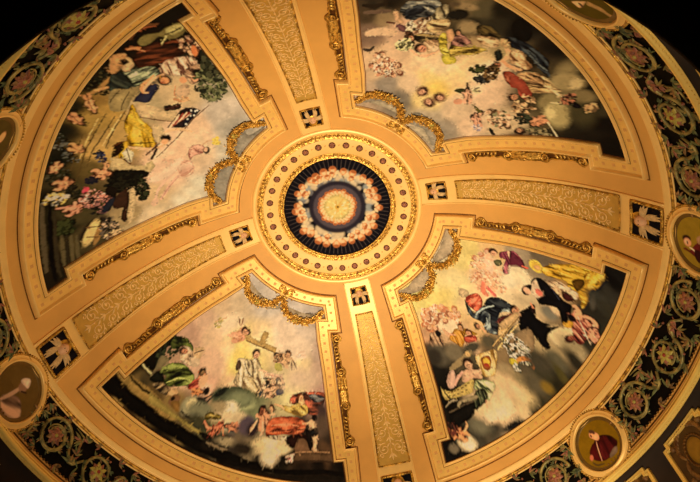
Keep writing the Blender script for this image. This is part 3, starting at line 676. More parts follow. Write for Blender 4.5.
('e',(150,124,84),3.758,-7.56,0.282,0.193,0.31,0.9),
('e',(110,88,60),3.179,-8.233,0.15,0.077,-0.06,0.9),
('d',(120,116,106),(44,44,46),(176,166,140),[1.794,-7.979,1.91,-8.239,2.144,-8.309,2.73,-8.332,2.893,-8.154,3.06,-7.972,3.014,-7.772,2.731,-7.788,2.442,-7.806,2.294,-7.698,2.06,-7.688,1.878,-7.85],0.15,7.53,0.8),
('d',(176,156,116),(96,80,56),(214,190,140),[2.789,-8.149,2.976,-8.221,3.106,-8.071,3.101,-7.844,3.018,-7.758,2.688,-7.738,2.739,-7.954],0.89,9.44,0.5),
('d',(56,56,60),(30,30,36),(90,90,92),[1.938,-7.984,2.231,-8.187,2.485,-8.07,2.408,-7.937,2.205,-7.829,2.046,-7.755],-0.47,10.26,0.5),
('p',(208,160,116),[1.63,-7.909,1.735,-7.977,1.839,-7.748,1.985,-7.616,1.877,-7.543,1.732,-7.676],0.012),
('p',(130,84,78),[1.762,-7.504,1.942,-7.524,2.085,-7.411,2.051,-7.267,1.884,-7.332],0.012),
('l',(120,70,50),[1.5,-7.6,1.72,-7.572],0.059),
('s',[(206,176,140),(80,56,40),(236,206,160),(140,100,70)],2.669,-7.476,0.35,0.3,0.057,120,24),
('s',[(210,186,150),(110,80,50),(236,210,160)],2.199,-7.451,0.14,0.17,0.058,50,25),
('d',(200,164,110),(110,76,44),(226,194,140),[2.646,-7.682,3.175,-7.782,3.285,-7.518,3.039,-7.288,2.733,-7.339],0.14,10.04,0.5),
('p',(110,72,50),[2.075,-7.304,2.288,-7.314,2.437,-7.031,2.335,-6.915,2.127,-7.015],0.012),
('e',(60,32,20),2.28,-7.136,0.132,0.097,-2.04,0.6),
('e',(163,111,77),2.311,-7.076,0.1,0.065,-2.04,0.6),
('e',(190,130,90),2.318,-7.091,0.068,0.043,-2.04,0.8),
('e',(125,81,55),2.307,-7.083,0.016,0.045,-2.04,0.9),
('e',(125,81,55),2.332,-7.035,0.014,0.024,-2.04,0.9),
('d',(110,86,54),(50,36,22),(160,130,80),[2.4,-7.212,2.808,-7.272,3.181,-7.192,3.122,-6.967,2.704,-6.937,2.445,-6.995],0.14,10.83,0.5),
('s',[(190,176,120),(120,110,70),(220,206,150),(90,70,44)],2.159,-6.831,0.27,0.23,0.062,90,26),
('e',(70,36,24),2.628,-6.752,0.184,0.181,-2.81,0.6),
('e',(192,129,94),2.717,-6.722,0.139,0.121,-2.81,0.6),
('e',(224,150,110),2.705,-6.751,0.094,0.081,-2.81,0.8),
('e',(147,93,67),2.706,-6.726,0.022,0.085,-2.81,0.9),
('e',(147,93,67),2.777,-6.701,0.019,0.044,-2.81,0.9),
('l',(228,176,130),[2.344,-6.689,2.603,-6.498,2.895,-6.472,3.051,-6.623],0.111),
('l',(214,160,116),[2.922,-6.497,3.185,-6.71,3.178,-6.861],0.09),
('d',(206,166,120),(140,100,66),(228,194,150),[2.696,-6.973,3.036,-7.071,3.198,-6.9,3.193,-6.673,2.898,-6.611,2.811,-6.87],0.5,10.66,0.5),
('d',(196,170,62),(110,90,28),(226,204,96),[3.105,-7.258,3.264,-7.306,3.372,-7.026,3.478,-6.737,3.783,-6.693,4.026,-6.835,4.128,-6.996,4.209,-6.745,3.961,-6.676,3.662,-6.488,3.343,-6.556,3.178,-6.861],0.31,8.56,0.5),
('p',(200,176,66),[3.336,-6.455,3.462,-6.568,3.72,-6.495,3.806,-6.349,3.67,-6.215,3.48,-6.235],0.012),
('d',(120,76,64),(60,36,32),(160,112,92),[3.466,-6.998,3.591,-7.335,3.848,-7.218,4.01,-7.055,3.841,-6.888,3.577,-6.807],0.49,11.32,0.5),
('e',(60,32,20),3.571,-7.4,0.098,0.067,-1.88,0.6),
('e',(172,120,86),3.586,-7.352,0.075,0.045,-1.88,0.6),
('e',(200,140,100),3.592,-7.36,0.05,0.03,-1.88,0.8),
('e',(130,86,60),3.584,-7.357,0.012,0.031,-1.88,0.9),
('e',(130,86,60),3.596,-7.319,0.01,0.017,-1.88,0.9),
('p',(190,140,96),[3.244,-7.375,3.387,-7.457,3.526,-7.186,3.428,-7.031],0.012),
('e',(130,76,48),1.32,-6.431,0.112,0.12,-0.43,0.6),
('e',(190,146,110),1.268,-6.407,0.085,0.08,-0.43,0.6),
('e',(222,170,128),1.283,-6.396,0.057,0.053,-0.43,0.8),
('e',(176,123,88),1.274,-6.41,0.014,0.056,-0.43,0.9),
('e',(176,123,88),1.232,-6.391,0.012,0.029,-0.43,0.9),
('e',(130,76,48),1.492,-6.475,0.125,0.107,-2.36,0.6),
('e',(190,146,110),1.537,-6.43,0.095,0.071,-2.36,0.6),
('e',(222,170,128),1.539,-6.448,0.064,0.048,-2.36,0.8),
('e',(176,123,88),1.532,-6.435,0.015,0.05,-2.36,0.9),
('e',(176,123,88),1.568,-6.399,0.013,0.026,-2.36,0.9),
('e',(130,76,48),1.196,-6.016,0.131,0.109,-2.18,0.6),
('e',(190,146,110),1.234,-5.961,0.099,0.073,-2.18,0.6),
('e',(222,170,128),1.239,-5.979,0.067,0.049,-2.18,0.8),
('e',(176,123,88),1.229,-5.967,0.016,0.051,-2.18,0.9),
('e',(176,123,88),1.26,-5.923,0.013,0.027,-2.18,0.9),
('e',(130,76,48),1.422,-6.102,0.133,0.105,1.4,0.6),
('e',(190,146,110),1.411,-6.169,0.1,0.07,1.4,0.6),
('e',(222,170,128),1.399,-6.156,0.068,0.047,1.4,0.8),
('e',(176,123,88),1.412,-6.161,0.016,0.049,1.4,0.9),
('e',(176,123,88),1.403,-6.214,0.013,0.026,1.4,0.9),
('e',(130,76,48),1.676,-6.254,0.114,0.12,-0.65,0.6),
('e',(190,146,110),1.63,-6.218,0.086,0.08,-0.65,0.6),
('e',(222,170,128),1.645,-6.21,0.058,0.054,-0.65,0.8),
('e',(176,123,88),1.635,-6.223,0.014,0.056,-0.65,0.9),
('e',(176,123,88),1.598,-6.195,0.012,0.029,-0.65,0.9),
('e',(130,76,48),1.802,-5.836,0.136,0.105,1.24,0.6),
('e',(190,146,110),1.78,-5.901,0.102,0.07,1.24,0.6),
('e',(222,170,128),1.77,-5.886,0.069,0.047,1.24,0.8),
('e',(176,123,88),1.783,-5.893,0.017,0.049,1.24,0.9),
('e',(176,123,88),1.765,-5.946,0.014,0.026,1.24,0.9),
('e',(130,76,48),2.079,-6.055,0.112,0.123,-0.15,0.6),
('e',(190,146,110),2.023,-6.046,0.085,0.082,-0.15,0.6),
('e',(222,170,128),2.035,-6.032,0.057,0.055,-0.15,0.8),
('e',(176,123,88),2.029,-6.047,0.014,0.057,-0.15,0.9),
('e',(176,123,88),1.984,-6.04,0.011,0.03,-0.15,0.9),
('e',(130,76,48),2.162,-5.774,0.135,0.105,1.08,0.6),
('e',(190,146,110),2.13,-5.835,0.102,0.07,1.08,0.6),
('e',(222,170,128),2.123,-5.818,0.069,0.047,1.08,0.8),
('e',(176,123,88),2.134,-5.828,0.017,0.049,1.08,0.9),
('e',(176,123,88),2.108,-5.876,0.014,0.026,1.08,0.9),
('e',(130,76,48),1.514,-5.795,0.119,0.123,-2.97,0.6),
('e',(190,146,110),1.574,-5.785,0.09,0.082,-2.98,0.6),
('e',(222,170,128),1.565,-5.803,0.061,0.054,-2.98,0.8),
('e',(176,123,88),1.566,-5.786,0.015,0.057,-2.98,0.9),
('e',(176,123,88),1.614,-5.778,0.012,0.03,-2.98,0.9),
('e',(130,76,48),1.915,-5.706,0.127,0.116,-2.52,0.6),
('e',(190,146,110),1.968,-5.668,0.096,0.077,-2.53,0.6),
('e',(222,170,128),1.966,-5.688,0.065,0.051,-2.53,0.8),
('e',(176,123,88),1.961,-5.673,0.016,0.054,-2.53,0.9),
('e',(176,123,88),2.004,-5.643,0.013,0.028,-2.53,0.9),
('s',[(232,190,150),(190,130,96),(140,90,60),(236,204,170)],1.599,-6.031,0.48,0.4,0.059,90,27),
('s',[(110,60,36),(150,90,60)],1.68,-5.914,0.42,0.32,0.037,40,28),
('e',(240,196,100),3.47,-5.222,0.379,0.353,0.31,1.4),
('e',(236,200,130),3.212,-4.688,0.438,0.298,0.32,1.4),
('e',(130,84,60),3.0,-5.094,0.206,0.202,-0.08,0.8),
('e',(96,54,36),3.029,-5.126,0.134,0.139,-0.84,0.6),
('e',(190,137,103),2.983,-5.075,0.102,0.093,-0.84,0.6),
('e',(222,160,120),3.002,-5.069,0.069,0.062,-0.84,0.8),
('e',(159,107,78),2.989,-5.081,0.016,0.065,-0.84,0.9),
('e',(159,107,78),2.952,-5.041,0.014,0.034,-0.83,0.9),
('e',(130,84,60),3.285,-4.669,0.208,0.205,-0.1,0.8),
('e',(96,54,36),3.313,-4.626,0.155,0.123,1.0,0.6),
('e',(190,137,103),3.27,-4.693,0.117,0.082,1.0,0.6),
('e',(222,160,120),3.264,-4.671,0.079,0.055,1.0,0.8),
('e',(159,107,78),3.275,-4.685,0.019,0.057,1.0,0.9),
('e',(159,107,78),3.24,-4.738,0.016,0.03,1.0,0.9),
('e',(130,84,60),3.591,-4.914,0.201,0.203,-0.11,0.8),
('e',(96,54,36),3.552,-4.936,0.137,0.135,-2.64,0.6),
('e',(190,137,103),3.613,-4.902,0.104,0.09,-2.64,0.6),
('e',(222,160,120),3.608,-4.925,0.07,0.06,-2.64,0.8),
('e',(159,107,78),3.606,-4.906,0.017,0.063,-2.64,0.9),
('e',(159,107,78),3.655,-4.879,0.014,0.033,-2.64,0.9),
('p',(70,84,44),[4.005,-5.244,4.222,-5.358,4.461,-5.269,4.398,-5.133,4.171,-5.157],0.012),
('e',(96,52,30),4.459,-5.074,0.286,0.129,-1.79,0.6),
('l',(200,148,113),[4.471,-5.154,4.531,-5.164,4.572,-5.119],0.075),
('l',(200,148,113),[4.381,-5.14,4.306,-5.181,4.272,-5.176],0.076),
('l',(200,148,113),[4.503,-5.002,4.583,-4.91,4.576,-4.791],0.107),
('l',(200,148,113),[4.424,-4.989,4.396,-4.879,4.447,-4.77],0.107),
('e',(200,148,113),4.438,-5.097,0.166,0.084,-1.79,0.4),
('e',(220,162,124),4.413,-5.119,0.093,0.046,-1.79,0.8),
('l',(96,52,30),[4.479,-4.945,4.468,-5.101,4.422,-5.199],0.022),
('e',(80,44,24),4.389,-5.343,0.106,0.071,-1.8,0.6),
('e',(172,127,97),4.401,-5.291,0.08,0.047,-1.8,0.6),
('e',(200,148,113),4.409,-5.3,0.054,0.031,-1.8,0.8),
('e',(140,96,68),4.4,-5.297,0.013,0.033,-1.8,0.9),
('e',(140,96,68),4.41,-5.255,0.011,0.017,-1.8,0.9),
('e',(190,130,96),4.211,-4.806,0.141,0.119,-0.15,0.5),
('l',(90,80,50),[4.549,-5.284,4.61,-5.387,4.693,-5.459],0.056),
('l',(190,170,120),[4.549,-5.284,4.636,-5.349,4.728,-5.402],0.056),
('l',(90,80,50),[4.549,-5.284,4.654,-5.303,4.754,-5.336],0.056),
('l',(190,170,120),[4.549,-5.284,4.66,-5.256,4.768,-5.269],0.056),
('l',(90,66,40),[4.324,-5.581,4.412,-5.345],0.056),
('e',(60,32,20),4.796,-4.254,0.14,0.101,-2.03,0.6),
('e',(177,129,99),4.828,-4.19,0.106,0.067,-2.03,0.6),
('e',(206,150,116),4.834,-4.208,0.072,0.045,-2.03,0.8),
('e',(133,91,68),4.824,-4.197,0.017,0.047,-2.03,0.9),
('e',(133,91,68),4.849,-4.146,0.014,0.025,-2.03,0.9),
('e',(60,32,20),4.97,-4.448,0.146,0.105,-1.53,0.6),
('e',(184,137,103),4.967,-4.373,0.111,0.07,-1.53,0.6),
('e',(214,160,120),4.981,-4.382,0.075,0.047,-1.53,0.8),
('e',(137,96,70),4.968,-4.382,0.018,0.049,-1.53,0.9),
('e',(137,96,70),4.965,-4.322,0.015,0.026,-1.52,0.9),
('e',(96,52,30),4.949,-4.128,0.283,0.13,-1.9,0.6),
('l',(195,139,106),[4.951,-4.214,5.006,-4.24,5.05,-4.204],0.075),
('l',(195,139,106),[4.868,-4.176,4.792,-4.198,4.761,-4.183],0.075),
('l',(195,139,106),[4.998,-4.067,5.085,-3.994,5.092,-3.873],0.106),
('l',(195,139,106),[4.926,-4.033,4.912,-3.913,4.973,-3.817],0.107),
('e',(195,139,106),4.927,-4.146,0.165,0.084,-1.9,0.4),
('e',(214,152,116),4.901,-4.162,0.093,0.046,-1.9,0.8),
('l',(96,52,30),[4.983,-4.003,4.954,-4.159,4.9,-4.247],0.022),
('e',(80,44,24),4.852,-4.386,0.105,0.071,-1.9,0.6),
('e',(167,119,91),4.87,-4.335,0.08,0.048,-1.9,0.6),
('e',(195,139,106),4.876,-4.347,0.054,0.032,-1.9,0.8),
('e',(137,91,65),4.868,-4.341,0.013,0.033,-1.9,0.9),
('e',(137,91,65),4.882,-4.3,0.011,0.017,-1.9,0.9),
('p',(120,104,50),[4.672,-4.752,4.811,-4.691,5.006,-4.512,4.886,-4.489],0.012),
('s',[(150,130,130),(200,170,150)],5.017,-3.855,0.19,0.12,0.045,26,29),
('e',(110,74,46),5.238,-4.57,0.093,0.121,-0.47,0.6),
('e',(184,142,106),5.195,-4.548,0.071,0.081,-0.47,0.6),
('e',(214,166,124),5.208,-4.536,0.048,0.054,-0.47,0.8),
('e',(162,120,85),5.2,-4.551,0.011,0.057,-0.47,0.9),
('e',(162,120,85),5.166,-4.534,0.01,0.03,-0.46,0.9),
('e',(110,74,46),5.389,-4.464,0.11,0.108,2.02,0.6),
('e',(184,142,106),5.413,-4.514,0.083,0.072,2.01,0.6),
('e',(214,166,124),5.4,-4.517,0.056,0.048,2.01,0.8),
('e',(162,120,85),5.41,-4.508,0.013,0.05,2.01,0.9),
('e',(162,120,85),5.429,-4.549,0.011,0.026,2.01,0.9),
('e',(110,74,46),5.57,-4.579,0.128,0.086,-1.58,0.6),
('e',(184,142,106),5.571,-4.514,0.097,0.058,-1.58,0.6),
('e',(214,166,124),5.582,-4.521,0.066,0.038,-1.58,0.8),
('e',(162,120,85),5.571,-4.522,0.016,0.04,-1.58,0.9),
('e',(162,120,85),5.571,-4.469,0.013,0.021,-1.58,0.9),
('e',(110,74,46),5.374,-4.214,0.111,0.11,0.65,0.6),
('e',(184,142,106),5.329,-4.249,0.084,0.073,0.65,0.6),
('e',(214,166,124),5.332,-4.23,0.057,0.049,0.65,0.8),
('e',(162,120,85),5.334,-4.245,0.014,0.051,0.65,0.9),
('e',(162,120,85),5.298,-4.273,0.011,0.027,0.65,0.9),
('e',(110,74,46),5.519,-4.287,0.106,0.112,-2.58,0.6),
('e',(184,142,106),5.565,-4.258,0.08,0.075,-2.58,0.6),
('e',(214,166,124),5.561,-4.278,0.054,0.05,-2.58,0.8),
('e',(162,120,85),5.559,-4.262,0.013,0.052,-2.58,0.9),
('e',(162,120,85),5.596,-4.239,0.011,0.027,-2.58,0.9),
('e',(110,74,46),5.756,-4.363,0.099,0.114,0.46,0.6),
('e',(184,142,106),5.71,-4.385,0.075,0.076,0.46,0.6),
('e',(214,166,124),5.716,-4.367,0.051,0.051,0.46,0.8),
('e',(162,120,85),5.716,-4.383,0.012,0.053,0.46,0.9),
('e',(162,120,85),5.679,-4.401,0.01,0.028,0.46,0.9),
('e',(110,74,46),5.839,-4.107,0.119,0.099,0.89,0.6),
('e',(184,142,106),5.801,-4.154,0.09,0.066,0.89,0.6),
('e',(214,166,124),5.801,-4.135,0.061,0.044,0.89,0.8),
('e',(162,120,85),5.806,-4.149,0.015,0.046,0.89,0.9),
('e',(162,120,85),5.775,-4.186,0.012,0.024,0.89,0.9),
('e',(110,74,46),5.598,-4.118,0.124,0.096,-2.18,0.6),
('e',(184,142,106),5.634,-4.066,0.093,0.064,-2.18,0.6),
('e',(214,166,124),5.636,-4.085,0.063,0.043,-2.18,0.8),
('e',(162,120,85),5.63,-4.072,0.015,0.045,-2.18,0.9),
('e',(162,120,85),5.659,-4.03,0.013,0.024,-2.17,0.9),
('s',[(214,176,134),(170,120,84),(110,80,50),(140,130,90)],5.535,-4.327,0.32,0.38,0.056,90,30),
('p',(50,44,36),[5.33,-3.879,5.419,-3.9,5.591,-3.676,5.473,-3.646],0.012),
('s',[(40,40,34),(70,56,40),(120,90,60)],6.193,-3.987,0.12,0.19,0.047,30,31),
('s',[(70,76,36),(50,54,28),(90,96,50)],4.496,-6.167,0.25,0.14,0.059,60,32),
('s',[(60,60,56),(90,84,74),(40,36,34)],4.688,-5.796,0.22,0.16,0.054,60,33),
('d',(86,66,36),(40,30,16),(120,96,50),[3.959,-7.614,4.187,-7.672,4.439,-7.532,4.648,-7.318,4.328,-7.31,4.07,-7.384],0.4,10.88,0.5),
('d',(206,166,116),(130,90,54),(232,196,144),[4.069,-7.314,4.377,-7.316,4.628,-7.244,4.698,-7.002,4.455,-6.966,4.205,-7.079],0.21,10.54,0.5),
('d',(150,120,50),(90,70,26),(196,166,80),[3.483,-6.888,3.828,-6.886,4.149,-6.925,4.48,-6.895,4.235,-6.658,3.851,-6.61,3.59,-6.481],-0.12,11.13,0.5),
('p',(44,54,40),[4.69,-6.816,4.771,-6.94,4.934,-6.707,4.914,-6.55,4.816,-6.533],0.012),
('l',(220,160,110),[4.884,-7.032,5.034,-6.837,5.032,-6.648,4.951,-6.519],0.127),
('l',(210,150,104),[4.963,-6.559,5.231,-6.379,5.5,-6.321],0.109),
('p',(196,156,104),[4.661,-7.284,4.905,-7.216,4.997,-7.051,4.898,-6.998,4.742,-7.082],0.012),
('e',(44,26,18),4.868,-6.348,0.11,0.154,2.96,0.6),
('e',(146,94,65),4.923,-6.358,0.082,0.103,2.96,0.6),
('e',(170,110,76),4.908,-6.376,0.056,0.068,2.96,0.8),
('e',(107,68,47),4.917,-6.357,0.013,0.072,2.96,0.9),
('e',(107,68,47),4.96,-6.365,0.011,0.038,2.96,0.9),
('d',(206,162,112),(130,86,50),(232,196,144),[5.043,-6.876,5.236,-6.986,5.506,-6.67,5.718,-6.49,5.633,-6.353,5.415,-6.419,5.178,-6.524],0.77,12.35,0.5),
('d',(44,60,64),(18,24,30),(80,104,104),[4.761,-7.334,4.979,-7.369,5.316,-7.217,5.635,-6.996,5.947,-6.777,6.047,-6.5,6.252,-6.169,6.008,-6.334,5.702,-6.639,5.491,-6.817,5.193,-6.978,4.961,-7.081],0.7,10.06,0.7),
('l',(110,124,116),[5.498,-6.855,5.743,-6.649,6.058,-6.426],0.028),
('l',(90,110,108),[5.265,-7.028,5.475,-6.961,5.783,-6.659],0.022),
('p',(24,20,18),[4.694,-7.799,4.8,-7.942,5.018,-7.844,5.247,-7.551,5.246,-7.275,4.936,-7.362],0.012),
('d',(146,66,44),(80,30,20),(190,104,70),[5.127,-6.161,5.343,-6.207,5.621,-5.992,5.995,-5.767,6.004,-5.605,5.797,-5.629,5.534,-5.644,5.313,-5.838],0.64,8.1,0.5),
('p',(170,74,52),[5.654,-5.674,5.761,-5.661,5.988,-5.433,5.987,-5.281,5.789,-5.418],0.012),
('s',[(90,64,36),(60,40,24),(130,96,56)],4.861,-6.07,0.18,0.29,0.058,70,34),
('d',(176,140,90),(100,70,40),(206,176,124),[5.527,-6.249,5.886,-6.3,6.227,-6.122,6.481,-5.924,6.355,-5.799,6.011,-5.854,5.756,-6.026],0.27,12.38,0.5),
('e',(150,130,84),6.551,-6.111,0.241,0.153,0.38,0.8),
('e',(140,120,78),6.419,-6.459,0.184,0.37,-0.32,1.3),
('e',(150,128,84),6.557,-6.161,0.33,0.269,0.27,0.7),
('e',(170,146,100),6.733,-6.143,0.113,0.204,-0.37,0.8),
('e',(130,110,70),7.009,-5.788,0.265,0.228,0.24,0.8),
('e',(140,120,76),6.506,-5.365,0.235,0.33,-0.04,0.7),
('e',(156,136,88),6.84,-4.958,0.27,0.504,-0.4,0.7),
('e',(180,158,106),6.665,-4.977,0.121,0.254,-0.38,0.9),
('e',(90,78,46),7.263,-5.153,0.238,0.407,-0.47,1.2),
('e',(76,64,40),7.502,-5.46,0.141,0.236,-0.51,1.2),
('d',(150,110,70),(80,50,30),(200,156,104),[5.457,-6.177,5.871,-6.28,6.191,-5.954,6.056,-5.655,5.767,-5.745],0.27,10.05,0.5),
('d',(190,150,96),(110,74,44),(216,184,130),[5.739,-5.824,6.075,-5.876,6.375,-5.843,6.604,-5.839,6.392,-5.676,6.038,-5.562,5.821,-5.587],-0.15,13.51,0.5),
('p',(150,64,44),[5.336,-6.066,5.609,-6.046,6.038,-5.562,6.045,-5.389,5.874,-5.426,5.646,-5.627,5.468,-5.67],0.012),
('e',(60,34,24),5.655,-5.278,0.105,0.155,2.89,0.6),
('e',(163,111,77),5.707,-5.292,0.079,0.103,2.88,0.6),
('e',(190,130,90),5.692,-5.31,0.053,0.069,2.88,0.8),
('e',(125,82,57),5.7,-5.29,0.013,0.072,2.88,0.9),
('e',(125,82,57),5.741,-5.301,0.011,0.038,2.88,0.9),
('s',[(150,112,74),(90,60,38),(196,156,110)],6.003,-5.019,0.26,0.43,0.06,90,35),
('l',(206,170,120),[6.262,-5.892,6.515,-5.72,6.732,-5.628,6.727,-5.405,6.562,-5.342],0.072),
('s',[(110,60,44),(70,40,34),(160,100,70)],6.819,-5.575,0.12,0.23,0.046,50,36),
('s',[(170,130,86),(120,90,56)],7.312,-5.448,0.09,0.18,0.043,30,37),
('p',(30,22,26),[6.864,-5.462,6.979,-5.556,7.16,-5.417,7.068,-5.329],0.012),
('s',[(50,56,40),(80,84,56),(34,34,26)],6.149,-4.519,0.22,0.21,0.062,50,38),
('e',(96,52,30),6.53,-4.547,0.217,0.163,2.04,0.6),
('l',(186,124,85),[6.48,-4.525,6.435,-4.588,6.431,-4.654],0.07),
('l',(186,124,85),[6.548,-4.432,6.577,-4.329,6.602,-4.294],0.07),
('l',(186,124,85),[6.536,-4.628,6.526,-4.757,6.586,-4.801],0.098),
('l',(186,124,85),[6.594,-4.547,6.665,-4.567,6.681,-4.671],0.097),
('e',(186,124,85),6.532,-4.514,0.127,0.106,2.04,0.4),
('e',(204,136,93),6.537,-4.477,0.071,0.058,2.04,0.8),
('l',(96,52,30),[6.579,-4.627,6.51,-4.545,6.49,-4.451],0.02),
('e',(80,44,24),6.436,-4.349,0.083,0.092,2.06,0.6),
('e',(159,106,73),6.456,-4.386,0.063,0.061,2.06,0.6),
('e',(186,124,85),6.446,-4.39,0.042,0.041,2.06,0.8),
('e',(133,84,54),6.454,-4.382,0.01,0.043,2.06,0.9),
('e',(133,84,54),6.47,-4.412,0.008,0.022,2.05,0.9),
('l',(206,140,96),[6.375,-4.503,6.588,-4.673,6.774,-4.564],0.094),
('l',(190,170,130),[6.739,-4.595,7.079,-4.139],0.039),
('e',(60,36,26),6.196,-4.024,0.147,0.142,-0.32,0.5),
('e',(60,32,20),6.215,-4.058,0.083,0.12,-0.32,0.6),
('e',(168,120,86),6.175,-4.045,0.063,0.08,-0.32,0.6),
('e',(196,140,100),6.185,-4.031,0.042,0.053,-0.32,0.8),
('e',(128,86,60),6.179,-4.046,0.01,0.056,-0.32,0.9),
('e',(128,86,60),6.147,-4.036,0.009,0.029,-0.31,0.9),
('s',[(110,100,66),(70,60,44),(150,130,90)],6.641,-4.138,0.31,0.19,0.054,70,39),
('p',(156,138,114),[0.809,-4.799,0.963,-4.555,1.575,-4.61,2.01,-4.544,2.255,-4.182,2.428,-3.856,2.956,-3.638,3.258,-3.493,3.528,-3.002,3.788,-2.596,4.171,-2.69,3.99,-3.014,3.769,-3.375,3.542,-3.778,3.259,-4.088,2.857,-4.221,2.493,-3.944,2.34,-4.437,2.062,-4.753,1.62,-4.979,1.271,-4.888],0.012),
('p',(172,150,118),[1.287,-4.602,1.864,-4.579,2.212,-4.264,2.353,-3.894,2.187,-4.137,1.735,-4.368,1.291,-4.52],0.012),
('p',(172,150,118),[2.668,-3.616,3.107,-3.565,3.428,-3.251,3.653,-2.842,3.819,-2.644,3.541,-2.874,3.142,-3.225,2.752,-3.494],0.012),]},
'nun': {'bg': [(4.26,1.69,190,170,134),(3.28,3.97,240,205,120),(3.89,3.86,246,212,124),(4.68,3.28,246,214,140),(4.87,2.83,246,206,140),(5.03,1.95,226,196,120),(5.38,1.43,214,184,110),(3.68,4.67,236,196,130),(4.48,4.11,240,200,124),(6.06,1.22,206,164,110),(7.0,0.91,150,128,100),(7.56,0.84,120,100,76),(6.45,2.67,226,196,150),(7.06,2.18,206,176,134),(7.36,2.58,180,154,116),(7.59,1.3,140,118,90),(7.35,3.28,180,150,110),(7.89,2.23,190,150,106),(8.14,2.4,130,104,70),(8.34,1.17,150,110,60),(8.98,0.98,56,48,36),(9.13,0.46,24,18,16),(9.28,0.11,34,30,26),(9.27,1.04,62,56,46),(9.02,1.98,60,54,42),(8.82,2.66,50,44,34),(8.12,3.4,130,110,80),(8.47,3.42,110,92,66),(8.81,2.97,70,60,44),(7.85,3.9,160,136,96),(8.06,4.32,50,44,32),(7.65,4.75,76,68,40),(8.01,4.75,54,46,26),(7.28,5.64,70,62,40),(6.92,5.35,140,120,84),(6.41,5.89,190,160,116),(6.19,6.38,200,166,124),(5.62,7.0,186,156,116),(6.64,6.26,120,104,76),(6.7,6.67,44,40,34),(5.86,7.32,90,78,58),(5.38,7.43,84,74,56),(4.96,7.9,44,38,28),(4.22,8.26,28,22,18),(4.41,7.69,40,34,26),(4.29,6.89,30,24,18),(4.17,6.22,40,34,26),(3.91,5.67,80,66,50),(4.21,5.75,70,58,44),(4.8,5.49,110,92,66),(4.64,4.97,190,150,110),(3.78,5.19,170,126,90),(5.38,4.9,200,160,120),(5.74,4.59,190,150,100),(6.05,4.94,120,96,66),(6.37,4.94,140,112,76),(7.02,4.29,110,96,70),(6.97,4.91,110,94,70),(5.33,5.55,100,86,60),(5.48,5.78,90,74,50),(5.42,3.45,240,196,140),(5.77,2.55,226,176,130)],
 'ops': [
('e',(250,216,150),4.925,2.882,0.484,0.42,-0.26,1.6),
('e',(244,208,120),4.29,3.665,0.547,0.266,-0.68,1.5),
('e',(226,186,150),6.018,1.903,0.371,0.503,-0.35,1),
('e',(214,190,150),6.89,1.903,0.416,0.32,-0.46,1.2),
('e',(168,104,70),5.544,1.703,0.097,0.115,-3.02,0.6),
('e',(199,153,122),5.593,1.709,0.073,0.076,-3.03,0.6),
('e',(232,178,142),5.589,1.694,0.049,0.051,-3.02,0.8),
('e',(200,141,106),5.587,1.709,0.012,0.054,-3.02,0.9),
('e',(200,141,106),5.626,1.713,0.01,0.028,-3.03,0.9),
('e',(168,104,70),5.771,1.498,0.095,0.114,0.69,0.6),
('e',(199,153,122),5.734,1.467,0.072,0.076,0.69,0.6),
('e',(232,178,142),5.732,1.485,0.049,0.051,0.69,0.8),
('e',(200,141,106),5.738,1.471,0.012,0.053,0.69,0.9),
('e',(200,141,106),5.708,1.446,0.01,0.028,0.69,0.9),
('e',(168,104,70),5.968,1.266,0.125,0.084,-1.2,0.6),
('e',(199,153,122),5.945,1.326,0.095,0.056,-1.19,0.6),
('e',(232,178,142),5.959,1.321,0.064,0.037,-1.19,0.8),
('e',(200,141,106),5.947,1.319,0.015,0.039,-1.19,0.9),
('e',(200,141,106),5.928,1.366,0.013,0.021,-1.19,0.9),
('e',(168,104,70),5.517,1.982,0.103,0.11,2.94,0.6),
('e',(199,153,122),5.568,1.972,0.077,0.073,2.93,0.6),
('e',(232,178,142),5.561,1.959,0.052,0.049,2.93,0.8),
('e',(200,141,106),5.562,1.973,0.013,0.051,2.93,0.9),
('e',(200,141,106),5.603,1.964,0.01,0.027,2.93,0.9),
('e',(168,104,70),5.781,1.762,0.126,0.085,1.93,0.6),
('e',(199,153,122),5.804,1.702,0.095,0.056,1.93,0.6),
('e',(232,178,142),5.789,1.708,0.064,0.038,1.93,0.8),
('e',(200,141,106),5.801,1.709,0.015,0.04,1.93,0.9),
('e',(200,141,106),5.819,1.661,0.013,0.021,1.93,0.9),
('e',(168,104,70),5.705,2.358,0.099,0.11,-0.14,0.6),
('e',(199,153,122),5.655,2.365,0.075,0.073,-0.13,0.6),
('e',(232,178,142),5.661,2.378,0.051,0.049,-0.13,0.8),
('e',(200,141,106),5.661,2.364,0.012,0.051,-0.13,0.9),
('e',(200,141,106),5.621,2.369,0.01,0.027,-0.13,0.9),
('e',(168,104,70),5.623,2.558,0.125,0.084,-1.11,0.6),
('e',(199,153,122),5.595,2.615,0.095,0.056,-1.11,0.6),
('e',(232,178,142),5.609,2.611,0.064,0.037,-1.11,0.8),
('e',(200,141,106),5.598,2.608,0.015,0.039,-1.11,0.9),
('e',(200,141,106),5.575,2.654,0.013,0.021,-1.11,0.9),
('e',(168,104,70),5.787,2.356,0.096,0.111,3.1,0.6),
('e',(199,153,122),5.836,2.354,0.072,0.074,3.1,0.6),
('e',(232,178,142),5.831,2.339,0.049,0.049,3.1,0.8),
('e',(200,141,106),5.83,2.354,0.012,0.052,3.1,0.9),
('e',(200,141,106),5.869,2.352,0.01,0.027,3.09,0.9),
('e',(168,104,70),5.918,2.541,0.125,0.081,-1.0,0.6),
('e',(199,153,122),5.883,2.595,0.094,0.054,-1.0,0.6),
('e',(232,178,142),5.897,2.593,0.064,0.036,-1.0,0.8),
('e',(200,141,106),5.887,2.588,0.015,0.038,-1.0,0.9),
('e',(200,141,106),5.86,2.631,0.013,0.02,-0.99,0.9),
('e',(168,104,70),6.028,2.19,0.114,0.094,1.54,0.6),
